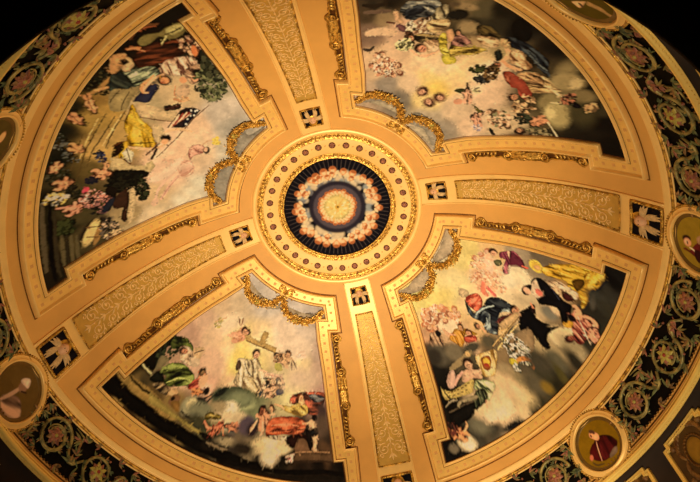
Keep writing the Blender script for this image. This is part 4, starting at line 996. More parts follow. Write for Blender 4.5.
('e',(199,153,122),6.026,2.132,0.086,0.063,1.54,0.6),
('e',(232,178,142),6.015,2.145,0.058,0.042,1.54,0.8),
('e',(200,141,106),6.027,2.139,0.014,0.044,1.54,0.9),
('e',(200,141,106),6.025,2.092,0.012,0.023,1.54,0.9),
('e',(168,104,70),6.287,2.25,0.095,0.107,1.11,0.6),
('e',(199,153,122),6.266,2.207,0.072,0.071,1.11,0.6),
('e',(232,178,142),6.259,2.224,0.049,0.048,1.11,0.8),
('e',(200,141,106),6.268,2.212,0.012,0.05,1.11,0.9),
('e',(200,141,106),6.251,2.177,0.01,0.026,1.11,0.9),
('e',(168,104,70),6.358,2.366,0.084,0.113,-2.5,0.6),
('e',(199,153,122),6.392,2.392,0.063,0.076,-2.5,0.6),
('e',(232,178,142),6.395,2.375,0.043,0.05,-2.5,0.8),
('e',(200,141,106),6.388,2.389,0.01,0.053,-2.5,0.9),
('e',(200,141,106),6.415,2.409,0.008,0.028,-2.5,0.9),
('e',(168,104,70),6.55,2.263,0.103,0.097,1.39,0.6),
('e',(199,153,122),6.54,2.211,0.078,0.065,1.39,0.6),
('e',(232,178,142),6.531,2.226,0.053,0.043,1.39,0.8),
('e',(200,141,106),6.542,2.217,0.013,0.045,1.39,0.9),
('e',(200,141,106),6.534,2.176,0.011,0.024,1.39,0.9),
('e',(168,104,70),6.556,2.518,0.113,0.086,2.41,0.6),
('e',(199,153,122),6.598,2.48,0.085,0.057,2.4,0.6),
('e',(232,178,142),6.588,2.475,0.058,0.038,2.4,0.8),
('e',(200,141,106),6.593,2.484,0.014,0.04,2.4,0.9),
('e',(200,141,106),6.627,2.453,0.012,0.021,2.4,0.9),
('e',(168,104,70),5.86,1.926,0.098,0.11,-2.13,0.6),
('e',(199,153,122),5.887,1.968,0.074,0.073,-2.13,0.6),
('e',(232,178,142),5.893,1.951,0.05,0.049,-2.13,0.8),
('e',(200,141,106),5.884,1.963,0.012,0.051,-2.13,0.9),
('e',(200,141,106),5.905,1.997,0.01,0.027,-2.13,0.9),
('s',[(236,196,150),(220,170,126),(244,210,166),(206,150,110)],6.032,2.318,0.67,0.66,0.061,170,40),
('l',(214,120,90),[5.896,2.616,5.9,2.94,6.043,3.043],0.183),
('l',(196,96,80),[6.041,2.765,6.285,2.943],0.12),
('e',(90,44,30),6.165,1.237,0.15,0.146,-1.94,0.6),
('e',(189,137,103),6.193,1.308,0.113,0.098,-1.94,0.6),
('e',(220,160,120),6.203,1.284,0.076,0.065,-1.94,0.8),
('e',(155,102,75),6.19,1.3,0.018,0.068,-1.94,0.9),
('e',(155,102,75),6.212,1.357,0.015,0.036,-1.94,0.9),
('l',(222,170,130),[6.063,1.371,5.968,1.578,6.215,1.615],0.093),
('p',(120,110,70),[6.201,1.621,6.38,1.49,6.488,1.632,6.326,1.784],0.012),
('d',(136,56,70),(76,24,40),(184,104,104),[6.364,1.213,6.585,1.035,6.839,0.965,7.037,1.124,7.176,1.387,6.999,1.52,6.803,1.407,6.76,1.844,6.57,2.013,6.495,1.797,6.577,1.425,6.409,1.41],1.01,7.62,0.5),
('l',(232,180,140),[6.652,1.05,6.728,1.23,6.839,1.474],0.118),
('l',(190,90,70),[7.117,1.418,7.268,1.42],0.049),
('e',(232,210,170),6.98,1.777,0.274,0.272,-0.47,0.7),
('e',(222,200,160),6.708,2.235,0.256,0.239,-0.44,0.9),
('e',(206,184,144),7.14,1.936,0.245,0.157,-0.5,1),
('e',(150,120,90),5.144,3.253,0.134,0.164,-2.37,0.6),
('e',(184,137,103),5.194,3.3,0.101,0.11,-2.38,0.6),
('e',(214,160,120),5.2,3.276,0.068,0.073,-2.38,0.8),
('e',(182,140,105),5.188,3.295,0.016,0.077,-2.38,0.9),
('e',(182,140,105),5.227,3.332,0.014,0.04,-2.38,0.9),
('p',(180,150,110),[5.022,3.231,5.122,3.119,5.312,3.102,5.403,3.236,5.275,3.398,5.122,3.445],0.012),
('d',(206,96,66),(140,50,36),(236,150,110),[5.275,3.398,5.611,3.109,5.829,3.205,5.863,3.543,5.678,3.804,5.422,3.704,5.311,3.624],-0.89,7.31,0.5),
('d',(96,110,110),(36,44,52),(150,160,148),[5.236,3.49,5.385,3.717,5.605,3.831,5.899,3.49,6.042,3.24,6.387,2.976,6.652,3.083,6.844,3.136,6.714,3.351,6.449,3.516,6.367,4.024,6.421,4.275,6.01,4.395,5.812,4.122,5.525,4.086,5.344,3.924],-0.91,6.28,0.8),
('d',(44,50,56),(22,24,30),(76,84,84),[6.007,3.215,6.387,2.976,6.845,3.061,6.907,3.14,6.585,3.303,6.377,3.733,6.424,4.205,6.157,4.19,6.105,3.707,5.896,3.644],-0.06,7.85,0.5),
('l',(160,172,160),[5.677,3.842,5.969,3.539,6.249,3.345],0.045),
('l',(150,160,150),[5.996,3.901,6.024,4.107,5.878,4.239],0.043),
('d',(190,150,96),(130,94,54),(214,178,124),[6.437,3.92,6.842,3.285,7.027,3.366,6.624,4.105,6.487,4.256,6.353,4.307],-0.99,12.31,0.5),
('l',(110,76,46),[6.4,4.008,6.843,3.248],0.028),
('l',(120,84,50),[6.555,4.195,7.027,3.366],0.027),
('e',(60,34,26),6.904,3.149,0.104,0.137,3.04,0.6),
('e',(163,111,77),6.957,3.144,0.078,0.091,3.03,0.6),
('e',(190,130,90),6.954,3.127,0.053,0.061,3.04,0.8),
('e',(125,82,58),6.951,3.144,0.013,0.064,3.03,0.9),
('e',(125,82,58),6.993,3.14,0.011,0.033,3.03,0.9),
('l',(140,70,56),[6.406,3.863,6.643,3.604,6.84,3.395],0.139),
('p',(110,50,44),[6.377,3.733,6.711,3.461,6.771,3.611,6.471,3.904],0.012),
('p',(28,22,24),[7.028,3.33,7.275,2.898,7.497,2.69,7.473,3.699,7.188,3.875,7.017,3.688],0.012),
('e',(60,36,24),5.641,4.322,0.106,0.12,3.12,0.6),
('e',(151,103,72),5.695,4.32,0.08,0.08,3.11,0.6),
('e',(176,120,84),5.692,4.305,0.054,0.053,3.11,0.8),
('e',(118,78,54),5.689,4.32,0.013,0.056,3.11,0.9),
('e',(118,78,54),5.732,4.319,0.011,0.029,3.11,0.9),
('l',(206,150,110),[5.805,4.305,6.006,4.48],0.05),
('e',(176,110,70),3.657,4.643,0.12,0.126,1.5,0.6),
('e',(196,151,115),3.653,4.581,0.091,0.084,1.5,0.6),
('e',(228,176,134),3.637,4.596,0.062,0.056,1.5,0.8),
('e',(202,143,102),3.653,4.589,0.015,0.059,1.5,0.9),
('e',(202,143,102),3.65,4.54,0.012,0.031,1.5,0.9),
('e',(176,110,70),3.744,4.378,0.127,0.122,-3.09,0.6),
('e',(196,151,115),3.808,4.382,0.095,0.081,-3.09,0.6),
('e',(228,176,134),3.802,4.366,0.064,0.054,-3.09,0.8),
('e',(202,143,102),3.801,4.381,0.015,0.057,-3.09,0.9),
('e',(202,143,102),3.852,4.384,0.013,0.03,-3.1,0.9),
('e',(176,110,70),4.055,4.158,0.142,0.106,2.14,0.6),
('e',(196,151,115),4.094,4.097,0.107,0.071,2.13,0.6),
('e',(228,176,134),4.075,4.101,0.072,0.047,2.14,0.8),
('e',(202,143,102),4.089,4.104,0.017,0.05,2.14,0.9),
('e',(202,143,102),4.12,4.055,0.014,0.026,2.13,0.9),
('e',(176,110,70),4.377,4.049,0.117,0.127,1.3,0.6),
('e',(196,151,115),4.362,3.991,0.089,0.085,1.3,0.6),
('e',(228,176,134),4.349,4.008,0.06,0.056,1.3,0.8),
('e',(202,143,102),4.363,3.998,0.014,0.059,1.3,0.9),
('e',(202,143,102),4.351,3.952,0.012,0.031,1.3,0.9),
('e',(176,110,70),3.986,4.476,0.117,0.127,0.32,0.6),
('e',(196,151,115),3.929,4.457,0.089,0.085,0.32,0.6),
('e',(228,176,134),3.93,4.475,0.06,0.057,0.32,0.8),
('e',(202,143,102),3.936,4.459,0.014,0.059,0.32,0.9),
('e',(202,143,102),3.89,4.444,0.012,0.031,0.32,0.9),
('e',(176,110,70),4.53,4.089,0.127,0.117,-1.47,0.6),
('e',(196,151,115),4.523,4.153,0.095,0.078,-1.46,0.6),
('e',(228,176,134),4.54,4.14,0.065,0.052,-1.46,0.8),
('e',(202,143,102),4.524,4.145,0.015,0.054,-1.46,0.9),
('e',(202,143,102),4.519,4.197,0.013,0.029,-1.46,0.9),
('e',(176,110,70),4.725,4.214,0.113,0.125,-2.97,0.6),
('e',(196,151,115),4.782,4.224,0.085,0.084,-2.97,0.6),
('e',(228,176,134),4.779,4.207,0.057,0.056,-2.97,0.8),
('e',(202,143,102),4.775,4.223,0.014,0.058,-2.97,0.9),
('e',(202,143,102),4.82,4.231,0.011,0.031,-2.98,0.9),
('e',(176,110,70),4.983,4.153,0.134,0.104,1.91,0.6),
('e',(196,151,115),5.005,4.089,0.101,0.069,1.91,0.6),
('e',(228,176,134),4.988,4.098,0.068,0.046,1.91,0.8),
('e',(202,143,102),5.003,4.097,0.016,0.049,1.91,0.9),
('e',(202,143,102),5.021,4.045,0.014,0.025,1.91,0.9),
('e',(176,110,70),3.988,4.706,0.143,0.099,2.5,0.6),
('e',(196,151,115),4.046,4.662,0.108,0.066,2.49,0.6),
('e',(228,176,134),4.03,4.659,0.073,0.044,2.5,0.8),
('e',(202,143,102),4.039,4.668,0.018,0.046,2.49,0.9),
('e',(202,143,102),4.086,4.632,0.015,0.024,2.49,0.9),
('e',(176,110,70),3.648,4.849,0.142,0.102,2.66,0.6),
('e',(196,151,115),3.712,4.815,0.107,0.068,2.65,0.6),
('e',(228,176,134),3.697,4.808,0.072,0.046,2.65,0.8),
('e',(202,143,102),3.705,4.82,0.017,0.048,2.65,0.9),
('e',(202,143,102),3.756,4.792,0.014,0.025,2.65,0.9),
('e',(176,110,70),3.922,4.955,0.108,0.13,0.61,0.6),
('e',(196,151,115),3.877,4.923,0.082,0.087,0.61,0.6),
('e',(228,176,134),3.872,4.941,0.056,0.058,0.61,0.8),
('e',(202,143,102),3.882,4.927,0.013,0.061,0.61,0.9),
('e',(202,143,102),3.846,4.901,0.011,0.032,0.62,0.9),
('e',(176,110,70),4.404,4.265,0.119,0.124,-3.04,0.6),
('e',(196,151,115),4.465,4.271,0.089,0.082,-3.05,0.6),
('e',(228,176,134),4.461,4.254,0.06,0.055,-3.05,0.8),
('e',(202,143,102),4.457,4.27,0.014,0.058,-3.05,0.9),
('e',(202,143,102),4.505,4.274,0.012,0.03,-3.05,0.9),
('e',(176,110,70),4.845,3.963,0.123,0.118,-1.55,0.6),
('e',(196,151,115),4.844,4.026,0.093,0.078,-1.55,0.6),
('e',(228,176,134),4.859,4.011,0.063,0.052,-1.55,0.8),
('e',(202,143,102),4.844,4.018,0.015,0.055,-1.55,0.9),
('e',(202,143,102),4.843,4.068,0.012,0.029,-1.55,0.9),
('s',[(236,190,150),(206,144,100),(176,110,76),(250,216,176)],4.277,4.465,0.76,0.46,0.071,170,41),
('e',(236,204,160),4.589,4.684,0.414,0.254,-0.28,0.9),
('p',(170,120,40),[4.822,4.725,5.21,4.563,5.578,4.572,5.573,4.657,4.812,4.922],0.012),
('e',(60,32,20),5.072,4.613,0.101,0.102,-1.53,0.6),
('e',(177,129,86),5.07,4.665,0.076,0.068,-1.52,0.6),
('e',(206,150,100),5.083,4.652,0.051,0.045,-1.52,0.8),
('e',(133,91,60),5.07,4.659,0.012,0.048,-1.52,0.9),
('e',(133,91,60),5.068,4.699,0.01,0.025,-1.52,0.9),
('p',(120,46,60),[6.702,1.063,6.893,1.06,7.095,1.297,7.226,1.476,7.044,1.49,6.861,1.581,6.732,1.558],0.012),
('l',(196,90,66),[7.102,1.418,7.255,1.444],0.049),
('e',(236,196,80),7.476,1.212,0.186,0.238,-0.53,0.3),
('e',(190,150,60),7.492,1.197,0.126,0.131,-1.93,0.6),
('e',(177,129,82),7.514,1.257,0.094,0.087,-1.93,0.6),
('e',(206,150,96),7.522,1.234,0.064,0.058,-1.93,0.8),
('e',(198,150,78),7.511,1.249,0.015,0.061,-1.93,0.9),
('e',(198,150,78),7.529,1.297,0.013,0.032,-1.92,0.9),
('d',(196,146,44),(120,80,16),(234,190,84),[7.62,1.248,7.819,0.941,8.162,0.679,8.526,0.452,8.87,0.373,9.031,0.337,9.018,0.626,8.921,0.989,8.805,1.174,8.742,1.712,8.637,1.95,8.604,1.614,8.368,1.586,8.255,1.289,7.901,1.387,7.712,1.392],-0.05,8.48,0.9),
('d',(206,156,50),(130,84,18),(240,200,90),[8.642,0.739,8.831,0.41,9.034,0.359,8.989,0.771,8.844,1.1,8.715,1.141],-1.27,9.99,0.5),
('p',(110,72,20),[8.392,1.143,8.611,0.923,8.666,1.069,8.55,1.436,8.453,1.365],0.012),
('d',(196,160,120),(120,84,60),(230,200,160),[7.831,1.592,8.059,1.395,8.361,1.439,8.553,1.508,8.517,1.762,8.373,1.731,8.124,1.696,7.917,1.729],0.12,13.74,0.5),
('p',(220,176,130),[7.945,1.748,8.071,1.643,8.179,1.822,8.184,1.99,8.057,2.01],0.012),
('p',(90,36,34),[8.175,1.697,8.371,1.659,8.471,1.8,8.331,1.95,8.207,1.899],0.012),
('p',(24,20,26),[7.389,1.789,7.639,1.598,7.919,1.766,8.234,1.989,8.43,2.053,8.337,2.552,8.188,2.807,8.14,2.495,7.931,2.212,7.932,2.321,7.663,2.541,7.521,2.408,7.402,2.175],0.012),
('l',(70,70,84),[7.862,1.689,8.135,2.064,8.238,2.205],0.032),
('p',(232,196,156),[7.421,1.85,7.503,1.722,7.626,1.999,7.74,2.131,7.549,2.375,7.405,2.342,7.37,2.077],0.012),
('e',(196,100,80),7.602,2.145,0.112,0.113,-0.56,0.5),
('p',(22,18,22),[7.117,2.297,7.193,2.154,7.367,2.0,7.4,2.098,7.318,2.393,7.169,2.463],0.012),
('e',(206,156,120),7.268,2.276,0.111,0.114,-0.33,0.4),
('e',(226,200,156),6.997,1.801,0.26,0.272,-0.47,0.8),
('e',(44,28,22),6.851,3.209,0.093,0.144,-2.71,0.6),
('e',(168,116,82),6.894,3.229,0.07,0.096,-2.71,0.6),
('e',(196,136,96),6.896,3.209,0.047,0.064,-2.71,0.8),
('e',(120,82,59),6.889,3.227,0.011,0.067,-2.71,0.9),
('e',(120,82,59),6.923,3.243,0.009,0.035,-2.71,0.9),
('l',(60,34,30),[7.379,2.793,7.465,2.922,7.318,3.048],0.092),
('l',(196,120,84),[7.379,2.682,7.448,2.787],0.053),
('p',(26,22,22),[7.027,3.229,7.176,3.022,7.401,2.962,7.502,3.092,7.713,3.122,7.906,3.084,7.868,3.313,7.779,3.651,7.532,3.818,7.418,3.614,7.274,3.457,7.132,3.774,7.041,3.634],0.012),
('l',(70,64,60),[7.139,3.116,7.313,3.3,7.473,3.646],0.027),
('p',(196,150,110),[7.014,3.295,7.065,3.194,7.046,3.491],0.012),
('e',(236,214,180),7.313,3.3,0.042,0.071,-0.54,0.5),
('e',(130,120,100),7.881,2.684,0.221,0.214,-0.61,0.9),
('e',(196,160,120),8.038,2.428,0.165,0.187,-0.63,0.7),
('e',(36,24,18),8.408,2.426,0.082,0.13,2.86,0.6),
('e',(103,60,43),8.448,2.414,0.061,0.087,2.86,0.6),
('e',(120,70,50),8.445,2.399,0.042,0.058,2.86,0.8),
('e',(78,47,34),8.443,2.415,0.01,0.061,2.86,0.9),
('e',(78,47,34),8.475,2.406,0.008,0.032,2.85,0.9),
('l',(224,150,106),[8.476,2.014,8.571,2.078,8.596,2.336],0.139),
('l',(214,130,96),[8.641,2.228,8.838,2.119,8.924,2.243],0.1),
('p',(200,140,60),[8.238,2.733,8.433,2.577,8.479,2.675,8.381,2.856,8.237,2.837],0.012),
('s',[(200,110,84),(110,46,40),(230,160,120),(90,40,40),(196,120,90)],8.663,2.55,0.36,0.34,0.055,130,42),
('e',(60,32,20),8.516,2.128,0.096,0.076,-1.58,0.6),
('e',(184,129,94),8.516,2.177,0.073,0.051,-1.58,0.6),
('e',(214,150,110),8.524,2.163,0.049,0.034,-1.58,0.8),
('e',(137,91,65),8.516,2.171,0.012,0.035,-1.58,0.9),
('e',(137,91,65),8.517,2.211,0.01,0.019,-1.58,0.9),
('e',(190,160,116),8.129,3.187,0.284,0.216,-0.65,0.8),
('e',(80,76,66),8.984,1.34,0.254,0.28,-0.77,1.3),
('e',(96,88,74),8.866,1.526,0.059,0.246,0.04,1),
('e',(70,64,52),9.166,1.008,0.114,0.474,-0.32,1.4),
('e',(150,90,60),3.844,4.598,0.106,0.122,0.53,0.6),
('e',(194,146,108),3.797,4.571,0.081,0.081,0.53,0.6),
('e',(226,170,126),3.795,4.588,0.055,0.054,0.53,0.8),
('e',(188,130,93),3.803,4.574,0.013,0.057,0.53,0.9),
('e',(188,130,93),3.765,4.552,0.011,0.03,0.53,0.9),
('e',(150,90,60),3.948,4.383,0.115,0.116,-3.01,0.6),
('e',(194,146,108),4.006,4.391,0.086,0.077,-3.02,0.6),
('e',(226,170,126),4.002,4.375,0.058,0.052,-3.02,0.8),
('e',(188,130,93),3.999,4.39,0.014,0.054,-3.02,0.9),
('e',(188,130,93),4.045,4.395,0.012,0.028,-3.02,0.9),
('e',(150,90,60),4.175,4.523,0.104,0.122,0.51,0.6),
('e',(194,146,108),4.129,4.497,0.079,0.081,0.52,0.6),
('e',(226,170,126),4.127,4.514,0.053,0.054,0.52,0.8),
('e',(188,130,93),4.135,4.5,0.013,0.057,0.52,0.9),
('e',(188,130,93),4.098,4.479,0.011,0.03,0.52,0.9),
('e',(150,90,60),4.094,4.654,0.134,0.093,-0.65,0.6),
('e',(194,146,108),4.039,4.695,0.101,0.062,-0.65,0.6),
('e',(226,170,126),4.055,4.699,0.068,0.041,-0.65,0.8),
('e',(188,130,93),4.046,4.69,0.016,0.043,-0.65,0.9),
('e',(188,130,93),4.002,4.723,0.014,0.023,-0.64,0.9),
('e',(150,90,60),3.818,4.951,0.131,0.096,2.25,0.6),
('e',(194,146,108),3.86,4.899,0.099,0.064,2.24,0.6),
('e',(226,170,126),3.842,4.901,0.067,0.043,2.25,0.8),
('e',(188,130,93),3.855,4.905,0.016,0.045,2.25,0.9),
('e',(188,130,93),3.888,4.863,0.013,0.023,2.24,0.9),
('e',(150,90,60),4.119,4.916,0.1,0.122,0.6,0.6),
('e',(194,146,108),4.077,4.887,0.076,0.081,0.61,0.6),
('e',(226,170,126),4.073,4.904,0.051,0.054,0.61,0.8),
('e',(188,130,93),4.082,4.891,0.012,0.057,0.61,0.9),
('e',(188,130,93),4.048,4.867,0.01,0.03,0.61,0.9),
('e',(150,90,60),4.278,4.379,0.107,0.119,-2.84,0.6),
('e',(194,146,108),4.33,4.395,0.08,0.079,-2.85,0.6),
('e',(226,170,126),4.33,4.379,0.054,0.053,-2.84,0.8),
('e',(188,130,93),4.324,4.393,0.013,0.056,-2.84,0.9),
('e',(188,130,93),4.366,4.406,0.011,0.029,-2.85,0.9),
('e',(150,90,60),4.6,4.224,0.11,0.116,-3.06,0.6),
('e',(194,146,108),4.656,4.229,0.082,0.077,-3.06,0.6),
('e',(226,170,126),4.652,4.214,0.056,0.051,-3.06,0.8),
('e',(188,130,93),4.649,4.228,0.013,0.054,-3.06,0.9),
('e',(188,130,93),4.694,4.232,0.011,0.028,-3.07,0.9),
('e',(150,90,60),4.493,4.523,0.098,0.123,0.73,0.6),
('e',(194,146,108),4.456,4.49,0.075,0.082,0.73,0.6),
('e',(226,170,126),4.45,4.507,0.05,0.055,0.73,0.8),
('e',(188,130,93),4.46,4.494,0.012,0.057,0.73,0.9),
('e',(188,130,93),4.43,4.467,0.01,0.03,0.73,0.9),
('d',(150,110,80),(76,50,36),(200,160,120),[3.879,5.095,4.127,5.036,4.36,5.19,4.338,5.541,4.09,5.675,3.856,5.528,3.827,5.324],0.94,8.23,0.5),
('e',(40,26,26),4.191,5.034,0.11,0.125,-0.25,0.5),
('l',(214,160,116),[4.377,4.825,4.528,5.001,4.683,5.027],0.077),
('d',(176,116,40),(110,64,20),(206,150,70),[4.648,4.967,4.931,4.7,5.196,4.72,5.18,5.004,5.051,5.252,4.828,5.191,4.638,5.146],0.95,8.5,0.5),
('e',(110,60,30),5.053,4.534,0.102,0.102,-1.53,0.6),
('e',(177,129,89),5.051,4.586,0.076,0.068,-1.53,0.6),
('e',(206,150,104),5.064,4.574,0.052,0.045,-1.53,0.8),
('e',(158,105,67),5.051,4.58,0.012,0.048,-1.53,0.9),
('e',(158,105,67),5.049,4.621,0.01,0.025,-1.53,0.9),
('e',(110,50,34),5.341,4.643,0.118,0.137,-1.71,0.6),
('e',(184,129,94),5.349,4.702,0.088,0.091,-1.71,0.6),
('e',(214,150,110),5.364,4.684,0.06,0.061,-1.71,0.8),
('e',(162,100,72),5.348,4.695,0.014,0.064,-1.71,0.9),
('e',(162,100,72),5.355,4.743,0.012,0.033,-1.71,0.9),
('d',(170,70,50),(100,36,30),(200,110,80),[5.188,4.863,5.53,4.669,5.63,4.802,5.364,5.006,5.2,5.031],-0.21,9.98,0.5),
('l',(214,150,110),[4.845,4.907,4.61,4.942,4.456,4.841],0.06),
('e',(110,96,74),4.205,5.745,0.437,0.338,-0.27,0.7),
('e',(76,64,50),3.996,5.866,0.288,0.269,-0.25,0.8),
('e',(130,112,84),4.768,5.512,0.328,0.243,-0.31,0.8),
('e',(96,84,64),5.429,5.115,0.402,0.139,-0.61,0.9),
('e',(110,96,70),6.022,4.671,0.308,0.207,-0.42,1),
('l',(150,124,84),[4.604,6.072,5.016,5.686,5.342,5.312],0.18),
('e',(190,150,96),5.247,5.399,0.096,0.08,-0.35,0.5),
('e',(72,40,28),5.232,5.666,0.139,0.204,-1.95,0.6),
('e',(199,151,115),5.258,5.731,0.104,0.136,-1.95,0.6),
('e',(232,176,134),5.276,5.706,0.07,0.091,-1.94,0.8),
('e',(152,108,81),5.255,5.724,0.017,0.095,-1.95,0.9),
('e',(152,108,81),5.275,5.776,0.014,0.05,-1.95,0.9),
('p',(222,170,130),[5.103,5.933,5.368,5.802,5.651,5.776,5.701,5.928,5.411,6.049,5.211,6.242,4.989,6.296,5.013,6.084],0.012),
('l',(228,176,134),[5.395,5.881,5.73,5.683,5.69,5.396,5.592,5.31],0.119),
('p',(206,160,134),[4.411,6.46,4.516,6.191,4.68,6.079,4.738,6.239,4.664,6.551,4.465,6.643],0.012),
('l',(190,140,116),[5.02,6.022,4.808,6.273,4.71,6.479],0.094),
('d',(206,166,96),(140,100,44),(232,200,140),[5.516,5.373,5.853,5.105,6.177,4.863,6.281,4.973,6.213,5.402,6.134,5.645,5.78,5.836,5.664,5.651],1.47,6.94,0.5),
('p',(150,84,40),[5.732,5.316,5.987,5.142,6.074,5.288,5.978,5.573,5.805,5.621,5.749,5.494],0.012),
('e',(206,160,60),5.912,5.362,0.124,0.116,-0.42,0.5),
('e',(150,60,36),5.903,5.457,0.093,0.064,-0.42,0.5),
('d',(180,180,120),(90,96,60),(210,206,150),[5.437,6.125,5.698,5.958,6.043,5.858,6.106,5.966,5.99,6.235,5.825,6.468,5.663,6.224,5.406,6.359],0.26,10.07,0.5),
('d',(70,76,54),(34,36,26),(120,124,84),[5.438,6.373,5.734,6.192,5.842,6.356,5.595,6.672,5.36,6.881,5.242,6.768],1.19,11.71,0.5),
('l',(220,160,116),[6.033,6.162,6.11,6.281,6.306,6.224],0.072),
('l',(210,150,110),[5.755,6.5,5.763,6.647],0.072),
('p',(190,160,90),[4.152,6.709,4.257,6.79,4.691,6.625,5.333,6.109,5.366,6.293,5.205,6.547,4.583,6.877,4.267,7.004],0.01),
('l',(120,84,36),[4.408,6.799,4.472,6.762],0.026),
('l',(120,84,36),[4.529,6.734,4.593,6.696],0.026),
('l',(120,84,36),[4.647,6.678,4.711,6.64],0.026),
('l',(120,84,36),[4.768,6.599,4.832,6.56],0.026),
('l',(120,84,36),[4.929,6.487,4.992,6.448],0.026),
('l',(120,84,36),[5.05,6.387,5.112,6.347],0.026),
('l',(120,84,36),[5.17,6.286,5.232,6.245],0.026),
('l',(120,84,36),[4.435,6.872,4.5,6.835],0.026),
('l',(120,84,36),[4.593,6.805,4.657,6.767],0.026),
('l',(120,84,36),[4.753,6.713,4.816,6.675],0.026),
('l',(120,84,36),[4.911,6.619,4.974,6.58],0.026),
('l',(120,84,36),[5.07,6.507,5.132,6.467],0.026),
('p',(150,130,96),[4.717,6.963,5.119,6.66,5.458,6.472,5.405,6.599,5.019,6.854,4.766,7.108],0.012),
('p',(40,34,26),[4.766,7.108,4.865,6.936,5.172,6.77,5.352,6.724,5.214,6.94],0.012),
('l',(60,50,36),[4.289,6.836,4.494,6.986,4.314,7.197],0.066),
('l',(150,130,100),[4.275,7.209,4.494,6.986,4.729,6.881],0.038),
('l',(196,156,100),[6.185,4.762,6.584,4.134,6.926,3.466],0.067),
('l',(110,76,44),[6.145,4.846,6.512,4.272,6.859,3.644],0.027),
('l',(206,170,110),[6.315,4.798,6.982,3.647],0.04),
('p',(200,160,110),[6.43,3.932,6.867,3.317,7.022,3.342,6.591,3.993],0.012),
('p',(150,120,84),[6.773,4.171,7.283,3.611,7.447,3.776,7.389,4.261,6.924,4.635,6.681,4.612],0.012),
('s',[(232,226,200),(210,200,160),(110,104,70),(90,84,54),(240,236,214)],6.937,4.471,0.43,0.41,0.044,200,43),
('l',(226,140,70),[6.906,4.828,7.099,4.655,7.305,4.588],0.111),
('l',(222,130,66),[7.278,4.575,7.372,4.646,7.358,4.789],0.06),
('e',(170,150,50),6.776,4.931,0.132,0.089,-0.51,0.5),
('s',[(200,200,180),(110,110,90)],6.884,5.048,0.1,0.11,0.036,20,44),
('e',(150,126,90),6.519,5.336,0.254,0.211,-0.48,0.7),
('e',(200,164,120),6.602,5.871,0.364,0.39,-0.04,1.1),
('e',(214,180,136),6.313,6.18,0.375,0.225,-0.48,1.1),
('e',(170,144,100),6.974,5.71,0.361,0.229,-0.54,1.2),
('e',(110,96,70),7.325,5.174,0.352,0.238,-0.57,1.3),
('e',(206,172,130),6.332,6.365,0.673,0.233,-0.74,1.2),
('e',(214,180,140),5.957,6.746,0.589,0.116,-0.7,1.2),
('e',(190,158,118),6.655,5.836,0.368,0.231,-0.51,1.2),
('e',(170,144,104),6.848,6.081,0.217,0.275,-0.53,1.2),
('e',(40,36,32),6.506,6.696,0.494,0.057,-0.7,1.2),
('e',(76,66,50),5.819,7.133,0.497,0.113,-0.6,1.3),
('e',(120,110,84),5.418,7.222,0.388,0.152,-0.4,1.4),
('p',(34,28,22),[4.393,7.318,4.848,6.963,5.348,6.669,5.295,6.991,5.121,7.204,4.767,7.439,4.463,7.544],0.012),
('l',(110,90,66),[4.397,7.292,5.348,6.669],0.031),
('e',(196,170,130),4.905,7.778,0.329,0.16,-0.36,0.7),
('e',(120,104,80),4.394,8.075,0.191,0.091,-0.32,0.8),
('e',(90,44,26),4.68,7.681,0.261,0.152,3.01,0.6),
('l',(199,124,78),[4.629,7.66,4.667,7.599,4.734,7.562],0.069),
('l',(199,124,78),[4.571,7.75,4.482,7.818,4.46,7.851],0.068),
('l',(199,124,78),[4.768,7.645,4.898,7.573,4.979,7.59],0.096),
('l',(199,124,78),[4.718,7.723,4.779,7.759,4.898,7.717],0.096),
('e',(199,124,78),4.647,7.699,0.152,0.098,3.02,0.4),
('e',(218,136,85),4.611,7.721,0.086,0.053,3.02,0.8),
('l',(90,44,26),[4.792,7.673,4.666,7.669,4.557,7.703],0.02),
('e',(80,44,24),4.42,7.718,0.099,0.084,3.04,0.6),
('e',(171,106,67),4.47,7.713,0.075,0.056,3.03,0.6),
('e',(199,124,78),4.468,7.704,0.051,0.038,3.03,0.8),
('e',(139,84,51),4.464,7.713,0.012,0.039,3.03,0.9),
('e',(139,84,51),4.504,7.709,0.01,0.021,3.03,0.9),
('l',(222,150,100),[4.848,7.56,4.983,7.397,4.96,7.336],0.058),
('s',[(120,60,44),(70,44,34)],4.443,7.656,0.21,0.12,0.047,40,45),
('e',(190,164,120),8.322,2.963,0.305,0.104,-0.91,0.8),
('e',(196,170,126),8.089,3.342,0.299,0.228,-0.65,0.8),
('e',(150,130,94),8.4,3.413,0.316,0.324,-0.69,1.1),
('e',(110,100,74),7.966,4.116,0.292,0.278,-0.64,1),
('e',(90,80,60),7.517,4.492,0.415,0.291,-0.59,1.2),
('e',(60,52,36),8.469,3.776,0.19,0.312,-0.7,1.3),
('e',(96,84,40),8.085,4.428,0.132,0.243,-0.66,1.2),
('e',(130,100,36),7.664,5.063,0.178,0.129,-0.61,1.2),
('e',(70,64,48),9.225,1.52,0.217,0.339,-0.81,1.4),
('e',(80,34,30),8.358,3.186,0.173,0.086,2.14,0.6),
('e',(129,72,51),8.406,3.111,0.131,0.057,2.14,0.6),
('e',(150,84,60),8.392,3.113,0.088,0.038,2.14,0.8),
('e',(115,59,45),8.4,3.12,0.021,0.04,2.14,0.9),
('e',(115,59,45),8.438,3.06,0.018,0.021,2.13,0.9),
('l',(224,150,106),[8.514,1.976,8.587,2.198,8.519,2.396],0.115),
('l',(220,140,100),[8.564,2.287,8.787,2.125,8.937,2.156,8.958,2.27],0.09),
('l',(206,130,96),[8.831,2.458,8.872,2.583,8.739,2.803],0.075),
('d',(140,64,52),(80,30,28),(200,130,100),[8.424,2.543,8.655,2.346,8.788,2.431,8.737,2.869,8.595,3.154,8.46,3.111],0.73,13.03,0.5),
